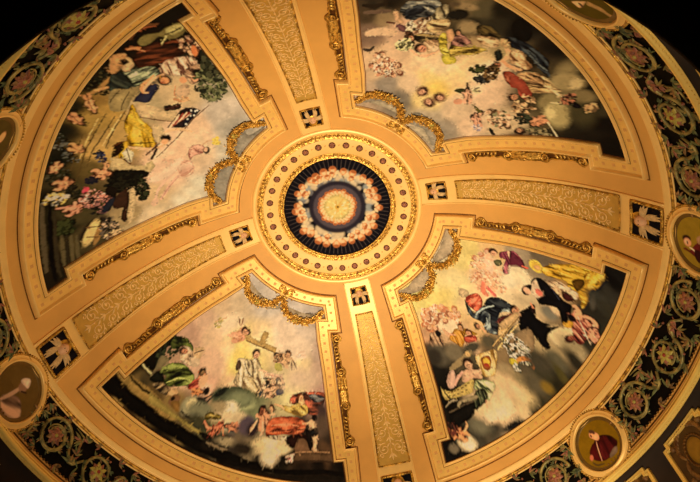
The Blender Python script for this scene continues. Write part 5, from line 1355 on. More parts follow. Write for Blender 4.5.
('e',(30,20,22),8.425,2.439,0.098,0.111,-0.69,0.5),
('p',(196,140,50),[8.204,2.788,8.377,2.568,8.48,2.599,8.398,2.802,8.252,2.873],0.012),
('l',(206,176,140),[8.564,2.287,8.821,2.95],0.023),
('p',(22,18,20),[7.065,3.23,7.249,2.98,7.401,3.034,7.603,3.16,7.809,3.214,8.126,2.942,7.912,3.289,7.783,3.604,7.888,3.784,7.764,3.935,7.596,3.86,7.463,3.646,7.273,3.52,7.057,3.548],0.012),
('p',(22,18,22),[7.596,2.428,8.176,2.026,8.327,2.2,8.328,2.69,8.18,2.668,8.079,2.39,7.708,2.504],0.012),
('p',(166,140,108),[4.476,0.681,4.848,0.607,4.875,1.04,4.857,1.393,4.647,1.786,4.312,2.156,3.96,2.307,4.033,2.078,4.249,1.516],0.012),
('p',(166,140,108),[3.682,2.438,3.963,2.435,3.971,2.859,3.775,3.313,3.409,3.621,2.91,3.857,2.655,4.132,2.532,3.735,2.994,3.431],0.012),]},
'cross': {'bg': [(-3.75,3.3,176,158,140),(-2.95,3.87,186,166,146),(-1.7,4.66,176,158,142),(-4.16,3.61,196,166,130),(-4.93,3.57,206,170,130),(-5.48,3.91,200,160,128),(-6.01,4.2,176,136,110),(-6.33,4.36,180,140,110),(-5.13,4.41,220,180,140),(-4.57,5.29,226,188,140),(-4.19,5.73,226,196,110),(-3.39,5.29,226,190,140),(-2.35,5.14,206,176,146),(-1.28,5.28,190,164,140),(-0.77,6.04,180,150,128),(-0.97,6.83,176,142,118),(-1.73,6.6,214,184,130),(-2.16,7.12,206,186,130),(-0.81,7.42,170,130,112),(-1.72,5.95,210,180,150),(-4.19,5.25,230,196,120),(-5.12,5.55,220,176,140),(-5.45,5.98,196,150,120),(-5.99,5.3,190,150,120),(-6.49,4.43,160,124,96),(-6.81,3.94,140,104,84),(-7.1,3.91,60,44,26),(-7.52,4.08,36,28,18),(-7.77,4.18,30,24,16),(-7.35,4.76,90,74,44),(-7.75,4.6,120,96,52),(-7.86,4.77,140,112,60),(-7.17,5.4,110,84,44),(-6.55,6.09,140,112,60),(-5.88,6.76,130,104,56),(-6.07,6.43,110,90,56),(-7.59,5.11,130,100,54),(-8.25,4.19,28,20,14),(-7.7,5.26,24,18,12),(-6.8,6.34,22,16,12),(-5.82,7.22,24,18,12),(-7.82,5.29,46,34,20),(-6.77,6.62,46,34,20),(-5.46,7.59,44,34,22),(-4.4,8.18,40,30,20),(-3.29,8.59,40,28,18),(-1.73,9.01,44,30,20),(-0.33,9.23,40,28,18),(-2.52,8.68,26,18,12),(-0.93,8.97,24,16,12),(-0.12,9.0,22,16,12),(-1.74,8.66,96,68,44),(-0.72,8.77,110,76,48),(-4.15,6.89,120,124,84),(-4.71,6.69,110,110,74),(-3.75,7.27,130,130,90),(-4.43,7.17,190,170,130),(-5.05,6.92,150,130,90),(-3.33,7.97,150,130,96),(-2.74,8.33,180,156,116),(-3.71,7.97,130,110,80),(-4.62,7.76,90,76,52),(-4.28,7.67,110,92,84),(-5.36,7.13,110,98,60),(-0.91,8.05,130,100,80),(-0.59,8.42,70,52,38),(-1.33,8.57,70,50,36),(-3.11,8.54,60,46,32),(-1.74,8.41,60,36,24),(-0.69,7.7,150,112,92),(-4.54,6.49,200,160,120),(-5.6,6.3,150,116,90)],
 'ops': [
('p',(44,34,22),[-8.498,4.007,-7.983,4.914,-7.122,6.071,-5.66,7.466,-4.055,8.464,-3.214,8.825,-3.194,9.036,-5.087,8.183,-7.046,6.626,-8.128,5.183],0.012),
('p',(20,14,10),[-8.451,3.972,-8.201,3.913,-7.782,4.576,-6.834,5.93,-5.451,7.271,-3.945,8.262,-3.162,8.621,-3.149,8.776,-4.06,8.421,-5.667,7.411,-7.131,5.991,-7.989,4.846],0.012),
('p',(40,28,18),[-4.756,8.051,-3.379,8.673,-1.937,9.086,0.141,9.314,0.201,9.48,-1.93,9.306,-4.716,8.339],0.012),
('p',(22,14,10),[-4.768,7.961,-3.387,8.588,-1.939,8.977,0.0,9.192,0.084,9.274,-1.937,9.073,-3.379,8.673,-4.754,8.066],0.012),
('p',(150,118,62),[-8.11,3.96,-7.848,4.202,-7.447,4.757,-6.944,5.475,-6.534,6.085,-6.251,6.45,-6.709,6.124,-7.103,5.626,-7.594,4.972,-7.997,4.28],0.012),
('l',(60,44,24),[-7.848,4.202,-7.436,4.928,-6.94,5.53],0.05),
('p',(30,24,16),[-7.642,4.036,-7.306,4.029,-6.949,3.939,-6.699,3.888,-6.438,3.965,-6.503,4.2,-6.759,4.25,-6.879,4.43,-7.054,4.623,-7.291,4.524],0.012),
('s',[(50,62,40),(70,84,50),(36,40,28)],-6.695,4.287,0.37,0.33,0.064,80,46),
('p',(136,118,80),[-6.912,4.347,-6.688,4.608,-6.748,4.695,-7.05,4.714,-7.164,4.784,-7.226,4.697,-7.084,4.604],0.012),
('l',(170,160,110),[-7.442,4.271,-7.196,4.705],0.041),
('d',(84,104,44),(30,40,20),(126,146,70),[-6.633,4.127,-6.438,4.02,-6.1,4.277,-5.889,4.649,-5.958,4.747,-6.167,4.511,-6.368,4.471,-6.566,4.361],0.83,8.31,0.5),
('d',(86,108,46),(28,38,18),(132,154,78),[-6.869,4.741,-6.556,4.777,-6.223,4.992,-5.94,5.35,-5.825,5.613,-5.921,5.737,-6.258,5.615,-6.651,5.389,-6.848,5.158,-6.732,5.059,-6.923,4.883],0.32,6.75,0.8),
('p',(30,34,22),[-7.22,4.803,-6.929,4.763,-6.789,5.139,-6.909,5.148,-7.154,4.96],0.012),
('l',(160,180,96),[-6.722,5.236,-6.339,5.345,-5.996,5.585],0.036),
('l',(24,30,16),[-6.727,5.148,-6.344,5.237,-5.935,5.453],0.03),
('d',(206,170,130),(120,84,60),(232,200,160),[-6.336,4.423,-6.029,4.581,-5.885,4.912,-5.911,5.213,-6.154,5.059,-6.328,4.811],1.24,10.82,0.5),
('e',(90,60,40),-6.24,4.59,0.166,0.097,-2.43,0.6),
('e',(163,108,77),-6.176,4.646,0.126,0.065,-2.43,0.6),
('e',(190,126,90),-6.181,4.625,0.085,0.043,-2.43,0.8),
('e',(140,93,65),-6.183,4.639,0.02,0.045,-2.43,0.9),
('e',(140,93,65),-6.132,4.683,0.017,0.024,-2.44,0.9),
('p',(206,166,120),[-5.889,4.716,-5.604,4.781,-5.472,4.906,-5.528,5.046,-5.704,5.157,-5.847,5.058],0.008),
('l',(80,46,30),[-5.851,4.864,-5.674,4.882,-5.53,4.914],0.041),
('p',(226,190,150),[-6.023,4.908,-5.669,5.142,-5.699,5.315,-5.91,5.244],0.012),
('e',(96,52,30),-5.568,5.665,0.156,0.148,-1.39,0.6),
('l',(191,120,83),[-5.531,5.641,-5.471,5.677,-5.446,5.722],0.058),
('l',(191,120,83),[-5.62,5.587,-5.677,5.52,-5.711,5.5],0.058),
('l',(191,120,83),[-5.549,5.723,-5.502,5.812,-5.544,5.853],0.081),
('l',(191,120,83),[-5.626,5.676,-5.685,5.701,-5.669,5.777],0.081),
('e',(191,120,83),-5.581,5.642,0.091,0.096,-1.39,0.4),
('e',(210,132,91),-5.597,5.617,0.051,0.052,-1.39,0.8),
('l',(96,52,30),[-5.588,5.73,-5.551,5.66,-5.563,5.59],0.017),
('e',(80,44,24),-5.548,5.509,0.06,0.082,-1.39,0.6),
('e',(164,103,71),-5.553,5.539,0.045,0.055,-1.39,0.6),
('e',(191,120,83),-5.543,5.54,0.03,0.037,-1.39,0.8),
('e',(135,82,53),-5.552,5.535,0.007,0.038,-1.39,0.9),
('e',(135,82,53),-5.557,5.559,0.006,0.02,-1.39,0.9),
('e',(110,70,40),-5.572,5.514,0.096,0.114,-1.61,0.6),
('e',(172,120,82),-5.57,5.563,0.072,0.076,-1.61,0.6),
('e',(200,140,96),-5.556,5.561,0.049,0.051,-1.61,0.8),
('e',(155,105,68),-5.57,5.557,0.012,0.053,-1.61,0.9),
('e',(155,105,68),-5.568,5.596,0.01,0.028,-1.61,0.9),
('d',(190,86,62),(120,44,34),(220,130,100),[-6.055,5.724,-5.857,5.655,-5.648,5.698,-5.567,5.909,-5.772,5.95,-5.981,5.845],0.02,11.37,0.5),
('e',(96,52,30),-5.714,6.044,0.199,0.088,0.45,0.6),
('l',(208,130,78),[-5.663,6.088,-5.661,6.129,-5.692,6.134],0.049),
('l',(208,130,78),[-5.667,6.026,-5.638,5.997,-5.639,5.973],0.049),
('l',(208,130,78),[-5.761,6.039,-5.823,6.046,-5.895,5.989],0.068),
('l',(208,130,78),[-5.765,5.985,-5.831,5.918,-5.901,5.902],0.069),
('e',(208,130,78),-5.698,6.041,0.116,0.057,0.45,0.4),
('e',(228,143,85),-5.683,6.036,0.065,0.031,0.45,0.8),
('l',(96,52,30),[-5.795,5.999,-5.697,6.062,-5.632,6.078],0.014),
('e',(80,44,24),-5.538,6.122,0.075,0.049,0.44,0.6),
('e',(178,111,67),-5.573,6.106,0.057,0.033,0.44,0.6),
('e',(208,130,78),-5.567,6.115,0.038,0.022,0.44,0.8),
('e',(144,87,51),-5.568,6.108,0.009,0.023,0.44,0.9),
('e',(144,87,51),-5.596,6.095,0.008,0.012,0.44,0.9),
('e',(40,26,20),-5.398,6.165,0.096,0.091,0.42,0.5),
('l',(200,140,96),[-5.402,6.315,-5.222,6.369],0.05),
('d',(120,96,66),(60,44,30),(160,132,90),[-7.15,5.018,-6.848,5.158,-6.647,5.447,-6.699,5.577,-6.955,5.336],0.11,10.74,0.5),
('e',(180,140,96),-6.498,5.643,0.166,0.067,0.53,0.5),
('e',(130,90,56),-6.444,5.859,0.196,0.131,0.52,0.4),
('e',(60,40,26),-6.486,5.798,0.075,0.049,0.53,0.5),
('p',(140,100,48),[-6.556,5.845,-6.294,5.996,-6.24,6.253,-6.372,6.179,-6.514,5.972],0.012),
('e',(150,140,104),-5.936,6.265,0.309,0.214,0.48,0.7),
('e',(40,30,22),-5.674,6.371,0.345,0.161,0.45,0.5),
('e',(180,160,116),-5.886,6.24,0.186,0.119,0.47,0.6),
('e',(120,130,110),-5.588,6.59,0.322,0.131,0.34,0.7),
('l',(40,50,50),[-5.391,6.479,-5.183,6.412,-4.906,6.419],0.061),
('l',(60,44,40),[-6.206,6.272,-5.989,6.535,-5.708,6.736],0.046),
('e',(236,206,130),-3.801,5.844,0.684,0.395,0.28,1.5),
('e',(232,200,110),-4.209,5.655,0.337,0.33,0.31,1.4),
('e',(232,200,160),-4.524,4.351,0.5,0.3,0.31,1.5),
('e',(206,164,130),-5.291,5.321,0.242,0.251,0.4,1.2),
('e',(206,164,130),-5.369,5.094,0.193,0.205,0.4,1.2),
('e',(206,164,130),-5.137,5.574,0.195,0.196,0.39,1.2),
('l',(110,90,70),[-1.71,4.624,-1.351,4.645,-0.992,4.726],0.051),
('s',[(176,150,84),(160,140,90)],-4.977,4.213,0.15,0.16,0.045,30,47),
('l',(190,150,110),[-5.105,4.113,-4.694,4.129],0.045),
('e',(170,110,76),-4.189,4.929,0.31,0.203,-0.02,0.6),
('l',(208,148,111),[-4.088,4.972,-4.056,5.062,-4.096,5.108],0.097),
('l',(208,148,111),[-4.136,4.836,-4.114,4.737,-4.131,4.685],0.097),
('l',(208,148,111),[-4.259,4.971,-4.34,5.058,-4.479,5.011],0.135),
('l',(208,148,111),[-4.301,4.854,-4.438,4.781,-4.546,4.822],0.136),
('e',(208,148,111),-4.169,4.906,0.181,0.132,-0.03,0.4),
('e',(228,162,122),-4.151,4.877,0.102,0.072,-0.03,0.8),
('l',(170,110,76),[-4.333,4.92,-4.153,4.951,-4.051,4.913],0.028),
('e',(80,44,24),-3.887,4.906,0.119,0.114,-0.05,0.6),
('e',(178,127,95),-3.947,4.909,0.089,0.076,-0.05,0.6),
('e',(208,148,111),-3.933,4.923,0.06,0.051,-0.05,0.8),
('e',(144,96,67),-3.94,4.909,0.014,0.053,-0.05,0.9),
('e',(144,96,67),-3.988,4.911,0.012,0.028,-0.04,0.9),
('e',(96,56,36),-4.012,4.785,0.138,0.132,-1.74,0.6),
('e',(180,129,94),-4.0,4.854,0.103,0.088,-1.74,0.6),
('e',(210,150,110),-3.985,4.845,0.07,0.059,-1.74,0.8),
('e',(153,103,73),-4.002,4.845,0.017,0.062,-1.74,0.9),
('e',(153,103,73),-3.992,4.9,0.014,0.032,-1.75,0.9),
('l',(226,170,130),[-4.648,4.753,-4.291,4.941],0.075),
('l',(150,110,80),[-4.125,4.623,-4.186,4.466,-4.203,4.306],0.069),
('l',(200,170,130),[-4.125,4.623,-4.135,4.469,-4.129,4.317],0.069),
('l',(150,110,80),[-4.125,4.623,-4.081,4.489,-4.052,4.345],0.069),
('l',(200,170,130),[-4.125,4.623,-4.033,4.522,-3.981,4.387],0.069),
('P',(170,134,78),[-4.006,4.99,-3.259,5.436,-3.041,5.102,-3.228,5.032,-3.402,5.33,-4.006,4.939],0.012),
('P',(172,136,80),[-3.949,5.042,-2.703,5.711,-2.774,5.906,-3.967,5.166],0.012),
('P',(172,136,80),[-3.228,5.032,-3.024,5.151,-3.2,5.52,-3.427,5.395],0.012),
('l',(130,96,52),[-3.95,5.171,-2.774,5.892],0.023),
('e',(80,44,30),-3.562,5.698,0.147,0.158,-1.74,0.6),
('e',(185,137,103),-3.55,5.772,0.11,0.105,-1.74,0.6),
('e',(216,160,120),-3.531,5.763,0.074,0.07,-1.74,0.8),
('e',(148,102,75),-3.551,5.763,0.018,0.074,-1.74,0.9),
('e',(148,102,75),-3.541,5.821,0.015,0.039,-1.74,0.9),
('d',(206,180,136),(120,92,64),(236,214,176),[-3.801,5.844,-3.512,5.87,-3.386,6.087,-3.3,6.3,-3.13,6.467,-3.21,6.749,-3.206,6.924,-3.53,7.033,-3.855,6.937,-4.063,6.678,-4.387,6.398,-4.394,6.22,-4.242,6.028,-4.288,5.695,-4.087,5.706],1.24,7.09,0.8),
('d',(200,172,124),(130,100,66),(232,208,166),[-4.075,6.326,-3.794,6.352,-3.503,6.554,-3.374,6.823,-3.531,7.005,-3.855,6.937,-4.024,6.662],0.97,7.3,0.5),
('l',(120,90,60),[-4.005,5.849,-3.878,6.204,-3.628,6.46],0.036),
('p',(110,80,56),[-4.325,5.825,-4.208,5.721,-4.125,5.889,-4.202,6.041,-4.345,5.994],0.012),
('l',(226,176,134),[-3.425,6.268,-3.131,6.404],0.058),
('s',[(120,80,50),(190,160,120),(80,52,36)],-3.695,6.931,0.42,0.07,0.053,40,48),
('e',(130,90,60),-2.403,6.162,0.381,0.177,-2.58,0.6),
('l',(191,148,107),[-2.463,6.075,-2.408,6.011,-2.322,6.016],0.102),
('l',(191,148,107),[-2.545,6.169,-2.661,6.197,-2.691,6.231],0.101),
('l',(191,148,107),[-2.29,6.189,-2.119,6.199,-2.018,6.311],0.143),
('l',(191,148,107),[-2.361,6.27,-2.289,6.392,-2.135,6.443],0.142),
('e',(191,148,107),-2.446,6.159,0.221,0.114,-2.58,0.4),
('e',(210,162,117),-2.492,6.16,0.125,0.062,-2.58,0.8),
('l',(130,90,60),[-2.263,6.261,-2.418,6.128,-2.556,6.077],0.03),
('e',(80,44,24),-2.723,5.969,0.143,0.098,-2.56,0.6),
('e',(164,127,92),-2.662,6.009,0.108,0.065,-2.56,0.6),
('e',(191,148,107),-2.663,5.992,0.073,0.044,-2.56,0.8),
('e',(135,96,65),-2.67,6.004,0.018,0.046,-2.56,0.9),
('e',(135,96,65),-2.621,6.036,0.015,0.024,-2.57,0.9),
('e',(90,54,34),-2.217,5.99,0.119,0.146,-1.33,0.6),
('e',(163,120,86),-2.231,6.049,0.089,0.097,-1.33,0.6),
('e',(190,140,100),-2.21,6.045,0.06,0.065,-1.33,0.8),
('e',(140,97,67),-2.229,6.042,0.014,0.068,-1.33,0.9),
('e',(140,97,67),-2.241,6.088,0.012,0.036,-1.33,0.9),
('l',(110,80,56),[-2.096,6.219,-1.962,6.371,-1.879,6.538],0.085),
('l',(190,160,120),[-2.096,6.219,-2.024,6.387,-1.972,6.553],0.085),
('l',(110,80,56),[-2.096,6.219,-2.096,6.385,-2.075,6.55],0.085),
('l',(190,160,120),[-2.096,6.219,-2.166,6.366,-2.175,6.53],0.085),
('e',(70,40,26),-2.583,6.068,0.104,0.115,-1.78,0.6),
('e',(172,120,86),-2.572,6.12,0.078,0.077,-1.78,0.6),
('e',(200,140,100),-2.558,6.113,0.053,0.051,-1.78,0.8),
('e',(135,90,63),-2.573,6.114,0.013,0.054,-1.78,0.9),
('e',(135,90,63),-2.564,6.155,0.011,0.028,-1.78,0.9),
('s',[(150,110,76),(110,80,54),(196,164,120)],-2.662,6.085,0.21,0.12,0.053,40,49),
('p',(176,160,84),[-2.792,6.224,-2.576,6.254,-2.447,6.454,-2.577,6.493,-2.792,6.386],0.012),
('P',(214,176,140),[-3.215,6.384,-2.447,6.613,-2.43,6.801,-3.255,6.528],0.012),
('l',(170,120,96),[-3.13,6.479,-2.49,6.698],0.029),
('l',(90,60,40),[-3.255,6.559,-2.447,6.828],0.036),
('s',[(110,80,54),(206,170,130),(70,52,40),(170,130,96),(90,90,84)],-2.872,6.917,0.52,0.24,0.063,150,50),
('e',(96,52,30),-2.883,6.994,0.259,0.159,-0.17,0.6),
('l',(199,154,115),[-2.791,7.012,-2.747,7.073,-2.772,7.11],0.076),
('l',(199,154,115),[-2.857,6.921,-2.858,6.847,-2.882,6.812],0.076),
('l',(199,154,115),[-2.933,7.033,-2.983,7.105,-3.107,7.088],0.106),
('l',(199,154,115),[-2.99,6.954,-3.119,6.918,-3.2,6.96],0.107),
('e',(199,154,115),-2.871,6.975,0.151,0.103,-0.17,0.4),
('e',(218,169,126),-2.861,6.952,0.085,0.056,-0.17,0.8),
('l',(96,52,30),[-3.004,7.005,-2.849,7.005,-2.772,6.966],0.022),
('e',(80,44,24),-2.637,6.941,0.099,0.089,-0.19,0.6),
('e',(171,132,98),-2.687,6.951,0.074,0.059,-0.18,0.6),
('e',(199,154,115),-2.672,6.959,0.05,0.039,-0.19,0.8),
('e',(139,99,69),-2.681,6.949,0.012,0.041,-0.19,0.9),
('e',(139,99,69),-2.72,6.957,0.01,0.022,-0.18,0.9),
('e',(80,84,96),-2.573,7.096,0.174,0.091,0.2,0.5),
('l',(206,170,140),[-1.874,6.116,-1.719,6.043,-1.533,6.007],0.076),
('l',(222,190,160),[-1.874,6.116,-1.69,6.09,-1.498,6.076],0.076),
('l',(206,170,140),[-1.874,6.116,-1.679,6.141,-1.483,6.15],0.076),
('l',(222,190,160),[-1.874,6.116,-1.689,6.188,-1.49,6.219],0.076),
('e',(190,160,130),-1.75,6.851,0.71,0.369,0.14,1.6),
('e',(92,98,64),-4.33,6.808,0.912,0.307,0.34,0.35),
('e',(126,126,84),-4.096,6.834,0.502,0.166,0.32,1),
('e',(160,158,112),-3.969,7.036,0.418,0.161,0.31,1),
('l',(40,44,34),[-5.092,6.514,-4.728,6.443,-4.344,6.499],0.05),
('e',(196,150,110),-5.525,5.824,0.159,0.165,0.43,0.5),
('e',(40,26,20),-5.415,6.157,0.112,0.079,0.42,0.5),
('l',(60,54,50),[-5.601,6.286,-5.389,6.331,-5.03,6.351],0.055),
('e',(214,186,146),-4.7,6.908,0.326,0.137,0.37,0.8),
('e',(60,60,40),-5.558,5.543,0.096,0.114,-1.61,0.6),
('e',(129,94,60),-5.557,5.592,0.072,0.076,-1.61,0.6),
('e',(150,110,70),-5.543,5.59,0.049,0.051,-1.61,0.8),
('e',(105,85,55),-5.557,5.586,0.012,0.053,-1.61,0.9),
('e',(105,85,55),-5.555,5.625,0.01,0.028,-1.61,0.9),
('e',(90,100,70),-4.418,6.708,0.857,0.254,0.45,0.4),
('e',(130,134,96),-4.18,6.845,0.5,0.187,0.32,0.9),
('e',(40,44,32),-4.885,6.422,0.256,0.091,-0.03,0.9),
('e',(214,190,150),-4.553,6.975,0.377,0.189,0.36,0.7),
('e',(190,164,124),-4.77,7.042,0.405,0.133,0.38,0.8),
('e',(226,204,164),-4.595,6.908,0.213,0.106,0.36,0.8),
('e',(170,146,110),-4.149,7.368,0.33,0.15,0.33,0.9),
('e',(150,128,92),-4.936,6.774,0.323,0.138,0.39,0.9),
('e',(130,124,92),-5.587,6.536,0.494,0.167,0.54,0.8),
('e',(84,78,50),-5.624,6.858,0.5,0.16,0.71,1.1),
('p',(150,128,66),[-7.19,5.202,-6.802,5.716,-6.324,6.299,-5.827,6.804,-5.462,7.12,-5.526,7.143,-6.031,6.697,-6.651,6.058,-7.168,5.477],0.012),
('d',(130,106,46),(70,52,20),(170,144,76),[-5.393,6.8,-5.257,6.763,-4.922,6.956,-4.801,7.103,-4.983,7.077,-5.205,6.957,-5.362,6.911],0.59,11.97,0.5),
('l',(214,120,84),[-5.402,6.916,-5.297,7.082,-5.109,7.234],0.058),
('l',(214,130,90),[-4.799,7.128,-4.745,7.339,-4.714,7.511],0.066),
('s',[(206,110,76),(130,50,36),(150,90,60),(60,34,24)],-4.977,7.29,0.27,0.12,0.046,60,51),
('e',(80,50,36),-4.379,7.47,0.278,0.089,-2.7,0.6),
('l',(176,111,78),[-4.443,7.417,-4.434,7.375,-4.384,7.376],0.061),
('l',(176,111,78),[-4.457,7.478,-4.511,7.499,-4.516,7.521],0.061),
('l',(176,111,78),[-4.307,7.483,-4.206,7.486,-4.109,7.553],0.086),
('l',(176,111,78),[-4.318,7.536,-4.234,7.611,-4.129,7.639],0.086),
('e',(176,111,78),-4.404,7.469,0.161,0.057,-2.7,0.4),
('e',(193,122,85),-4.43,7.471,0.091,0.031,-2.7,0.8),
('l',(80,50,36),[-4.266,7.528,-4.4,7.449,-4.494,7.421],0.018),
('e',(80,44,24),-4.624,7.357,0.103,0.049,-2.68,0.6),
('e',(151,95,67),-4.577,7.381,0.078,0.033,-2.69,0.6),
('e',(176,111,78),-4.583,7.37,0.053,0.022,-2.69,0.8),
('e',(128,77,51),-4.582,7.378,0.013,0.023,-2.69,0.9),
('e',(128,77,51),-4.544,7.396,0.011,0.012,-2.69,0.9),
('l',(200,130,90),[-4.372,7.41,-4.221,7.416],0.048),
('p',(30,22,16),[-5.568,7.069,-5.242,7.275,-5.084,7.468,-5.37,7.34],0.012),
('e',(60,48,34),-4.86,7.606,0.477,0.136,0.39,1.2),
('l',(130,108,78),[-5.294,7.418,-4.845,7.74,-4.547,7.879],0.05),
('e',(150,130,96),-4.488,7.752,0.498,0.081,0.44,1),
('e',(120,100,74),-4.042,7.778,0.327,0.185,0.32,1),
('e',(110,90,96),-3.865,7.582,0.282,0.175,0.31,1),
('e',(104,84,92),-3.861,7.607,0.331,0.194,0.31,0.9),
('e',(70,50,50),-3.617,7.775,0.249,0.161,0.29,0.9),
('e',(190,164,122),-2.951,8.311,0.592,0.181,0.32,0.6),
('e',(214,190,146),-2.874,8.265,0.385,0.123,0.23,0.8),
('e',(176,152,110),-3.432,8.185,0.297,0.157,0.27,0.7),
('e',(196,170,126),-2.379,8.437,0.337,0.147,0.19,0.8),
('e',(206,180,140),-2.939,8.523,0.364,0.165,0.24,0.8),
('e',(60,46,32),-3.977,8.061,0.5,0.118,0.4,1.2),
('e',(90,48,30),-3.195,7.648,0.247,0.243,-1.75,0.6),
('l',(191,130,93),[-3.151,7.593,-3.039,7.615,-2.974,7.67],0.094),
('l',(191,130,93),[-3.319,7.558,-3.446,7.487,-3.508,7.473],0.093),
('l',(191,130,93),[-3.133,7.724,-3.009,7.832,-3.05,7.914],0.13),
('l',(191,130,93),[-3.278,7.694,-3.353,7.761,-3.285,7.865],0.13),
('e',(191,130,93),-3.227,7.62,0.144,0.157,-1.75,0.4),
('e',(210,143,102),-3.266,7.59,0.082,0.086,-1.75,0.8),
('l',(90,48,30),[-3.189,7.754,-3.171,7.631,-3.229,7.533],0.027),
('e',(80,44,24),-3.252,7.402,0.097,0.136,-1.74,0.6),
('e',(164,111,79),-3.244,7.45,0.072,0.09,-1.74,0.6),
('e',(191,130,93),-3.227,7.446,0.049,0.06,-1.74,0.8),
('e',(135,87,58),-3.245,7.444,0.012,0.063,-1.74,0.9),
('e',(135,87,58),-3.238,7.483,0.01,0.033,-1.74,0.9),
('e',(50,28,20),-3.319,7.39,0.119,0.131,-2.06,0.6),
('e',(129,72,48),-3.29,7.444,0.089,0.087,-2.06,0.6),
('e',(150,84,56),-3.277,7.436,0.06,0.058,-2.06,0.8),
('e',(100,56,38),-3.294,7.437,0.014,0.061,-2.06,0.9),
('e',(100,56,38),-3.271,7.48,0.012,0.032,-2.07,0.9),
('e',(110,70,44),-2.883,7.452,0.09,0.13,-0.73,0.6),
('e',(172,129,91),-2.918,7.482,0.068,0.086,-0.72,0.6),
('e',(200,150,106),-2.897,7.486,0.046,0.058,-0.72,0.8),
('e',(155,110,75),-2.914,7.478,0.011,0.06,-0.72,0.9),
('e',(155,110,75),-2.941,7.502,0.009,0.032,-0.72,0.9),
('l',(222,166,124),[-3.469,7.604,-3.583,7.691,-3.695,7.775],0.088),
('l',(222,160,120),[-3.265,7.684,-3.231,7.883,-3.289,7.969],0.088),
('l',(214,154,112),[-2.983,7.606,-2.776,7.629],0.052),
('d',(110,60,44),(60,30,24),(196,100,70),[-2.189,7.458,-2.061,7.287,-1.714,7.255,-1.187,7.307,-0.745,7.357,-0.66,7.477,-0.754,7.69,-0.935,7.887,-1.197,7.913,-1.629,7.758,-1.974,7.548],0.22,8.05,0.5),
('d',(196,160,80),(130,96,44),(226,196,120),[-2.572,7.439,-2.146,7.546,-1.802,7.521,-1.455,7.622,-1.439,7.834,-1.715,7.874,-2.058,7.77,-2.485,7.562],0.47,9.32,0.5),
('l',(222,170,120),[-2.783,7.367,-2.529,7.474,-2.401,7.579],0.06),
('e',(120,60,30),-1.73,7.365,0.107,0.126,-2.05,0.6),
('e',(190,142,99),-1.705,7.414,0.08,0.084,-2.05,0.6),
('e',(222,166,116),-1.693,7.404,0.054,0.056,-2.05,0.8),
('e',(171,113,73),-1.708,7.408,0.013,0.059,-2.05,0.9),
('e',(171,113,73),-1.688,7.446,0.011,0.031,-2.06,0.9),
('p',(224,170,116),[-1.802,7.467,-1.61,7.466,-1.541,7.584,-1.715,7.598],0.012),
('d',(96,90,90),(50,44,46),(150,140,130),[-1.364,7.357,-0.836,7.436,-0.706,7.53,-1.017,7.615,-1.278,7.506],0.26,10.21,0.5),
('d',(176,84,50),(104,44,26),(214,124,80),[-3.131,7.955,-3.059,7.761,-2.815,7.706,-2.228,7.79,-1.715,7.924,-1.501,8.076,-1.544,8.214,-1.799,8.28,-2.387,8.178,-2.799,8.127,-3.085,8.067],0.11,6.61,0.9),
('l',(120,50,30),[-2.967,7.996,-2.473,8.082,-1.8,8.178,-1.544,8.19],0.031),
('l',(224,140,96),[-2.891,7.873,-2.393,7.956,-1.8,8.092],0.031),
('d',(206,180,140),(120,90,66),(232,210,170),[-3.044,8.068,-2.635,8.154,-2.302,8.253,-2.342,8.313,-2.549,8.271,-2.878,8.176],1.02,13.71,0.5),
('p',(60,28,20),[-2.302,8.253,-1.545,8.316,-1.46,8.498,-2.046,8.54,-2.299,8.365],0.012),
('l',(210,176,140),[-2.302,8.253,-2.464,8.333],0.055),
('p',(130,92,62),[-1.881,8.438,-1.672,8.38,-1.46,8.498,-1.334,8.706,-1.92,8.625],0.012),
('p',(40,26,20),[-1.502,8.219,-1.245,8.25,-1.207,8.657,-1.334,8.685,-1.46,8.453],0.012),
('p',(224,176,130),[-1.328,7.999,-1.113,8.071,-1.03,8.272,-0.99,8.414,-1.079,8.584,-1.039,8.737,-1.208,8.708,-1.206,8.527,-1.289,8.338,-1.373,8.14],0.012),
('e',(40,26,22),-1.129,7.98,0.122,0.08,0.1,0.5),
('l',(214,160,116),[-1.63,8.059,-1.415,8.077,-1.242,8.033],0.058),
('p',(50,44,40),[-1.331,8.24,-1.029,8.224,-0.989,8.378,-1.247,8.411],0.012),
('e',(90,66,60),-0.804,7.897,0.21,0.256,0.08,1),
('e',(110,84,64),-0.769,8.198,0.295,0.24,0.07,1.1),
('p',(112,80,52),[-1.961,8.647,-0.532,8.797,-0.433,8.884,-0.455,8.984,-1.957,8.823],0.012),
('l',(150,110,74),[-1.92,8.646,-0.532,8.797],0.024),
('l',(70,46,30),[-1.957,8.823,-0.413,8.986],0.023),
('l',(220,180,150),[-2.747,8.38,-2.538,8.531,-2.738,8.549],0.053),
('l',(214,170,140),[-2.289,8.663,-1.96,8.68],0.046),
('s',[(170,80,70),(214,180,150)],-2.164,8.747,0.17,0.04,0.034,14,52),
('p',(166,140,108),[-4.034,2.614,-3.802,2.751,-3.58,3.175,-3.191,3.706,-2.702,4.038,-2.369,4.211,-2.709,4.277,-3.205,4.144,-3.605,3.821,-3.906,3.267],0.012),
('p',(166,140,108),[-2.2,4.276,-1.693,4.54,-1.176,4.672,-0.606,4.551,-0.614,4.909,-1.183,4.985,-1.786,4.844,-2.207,4.514],0.012),]},
}
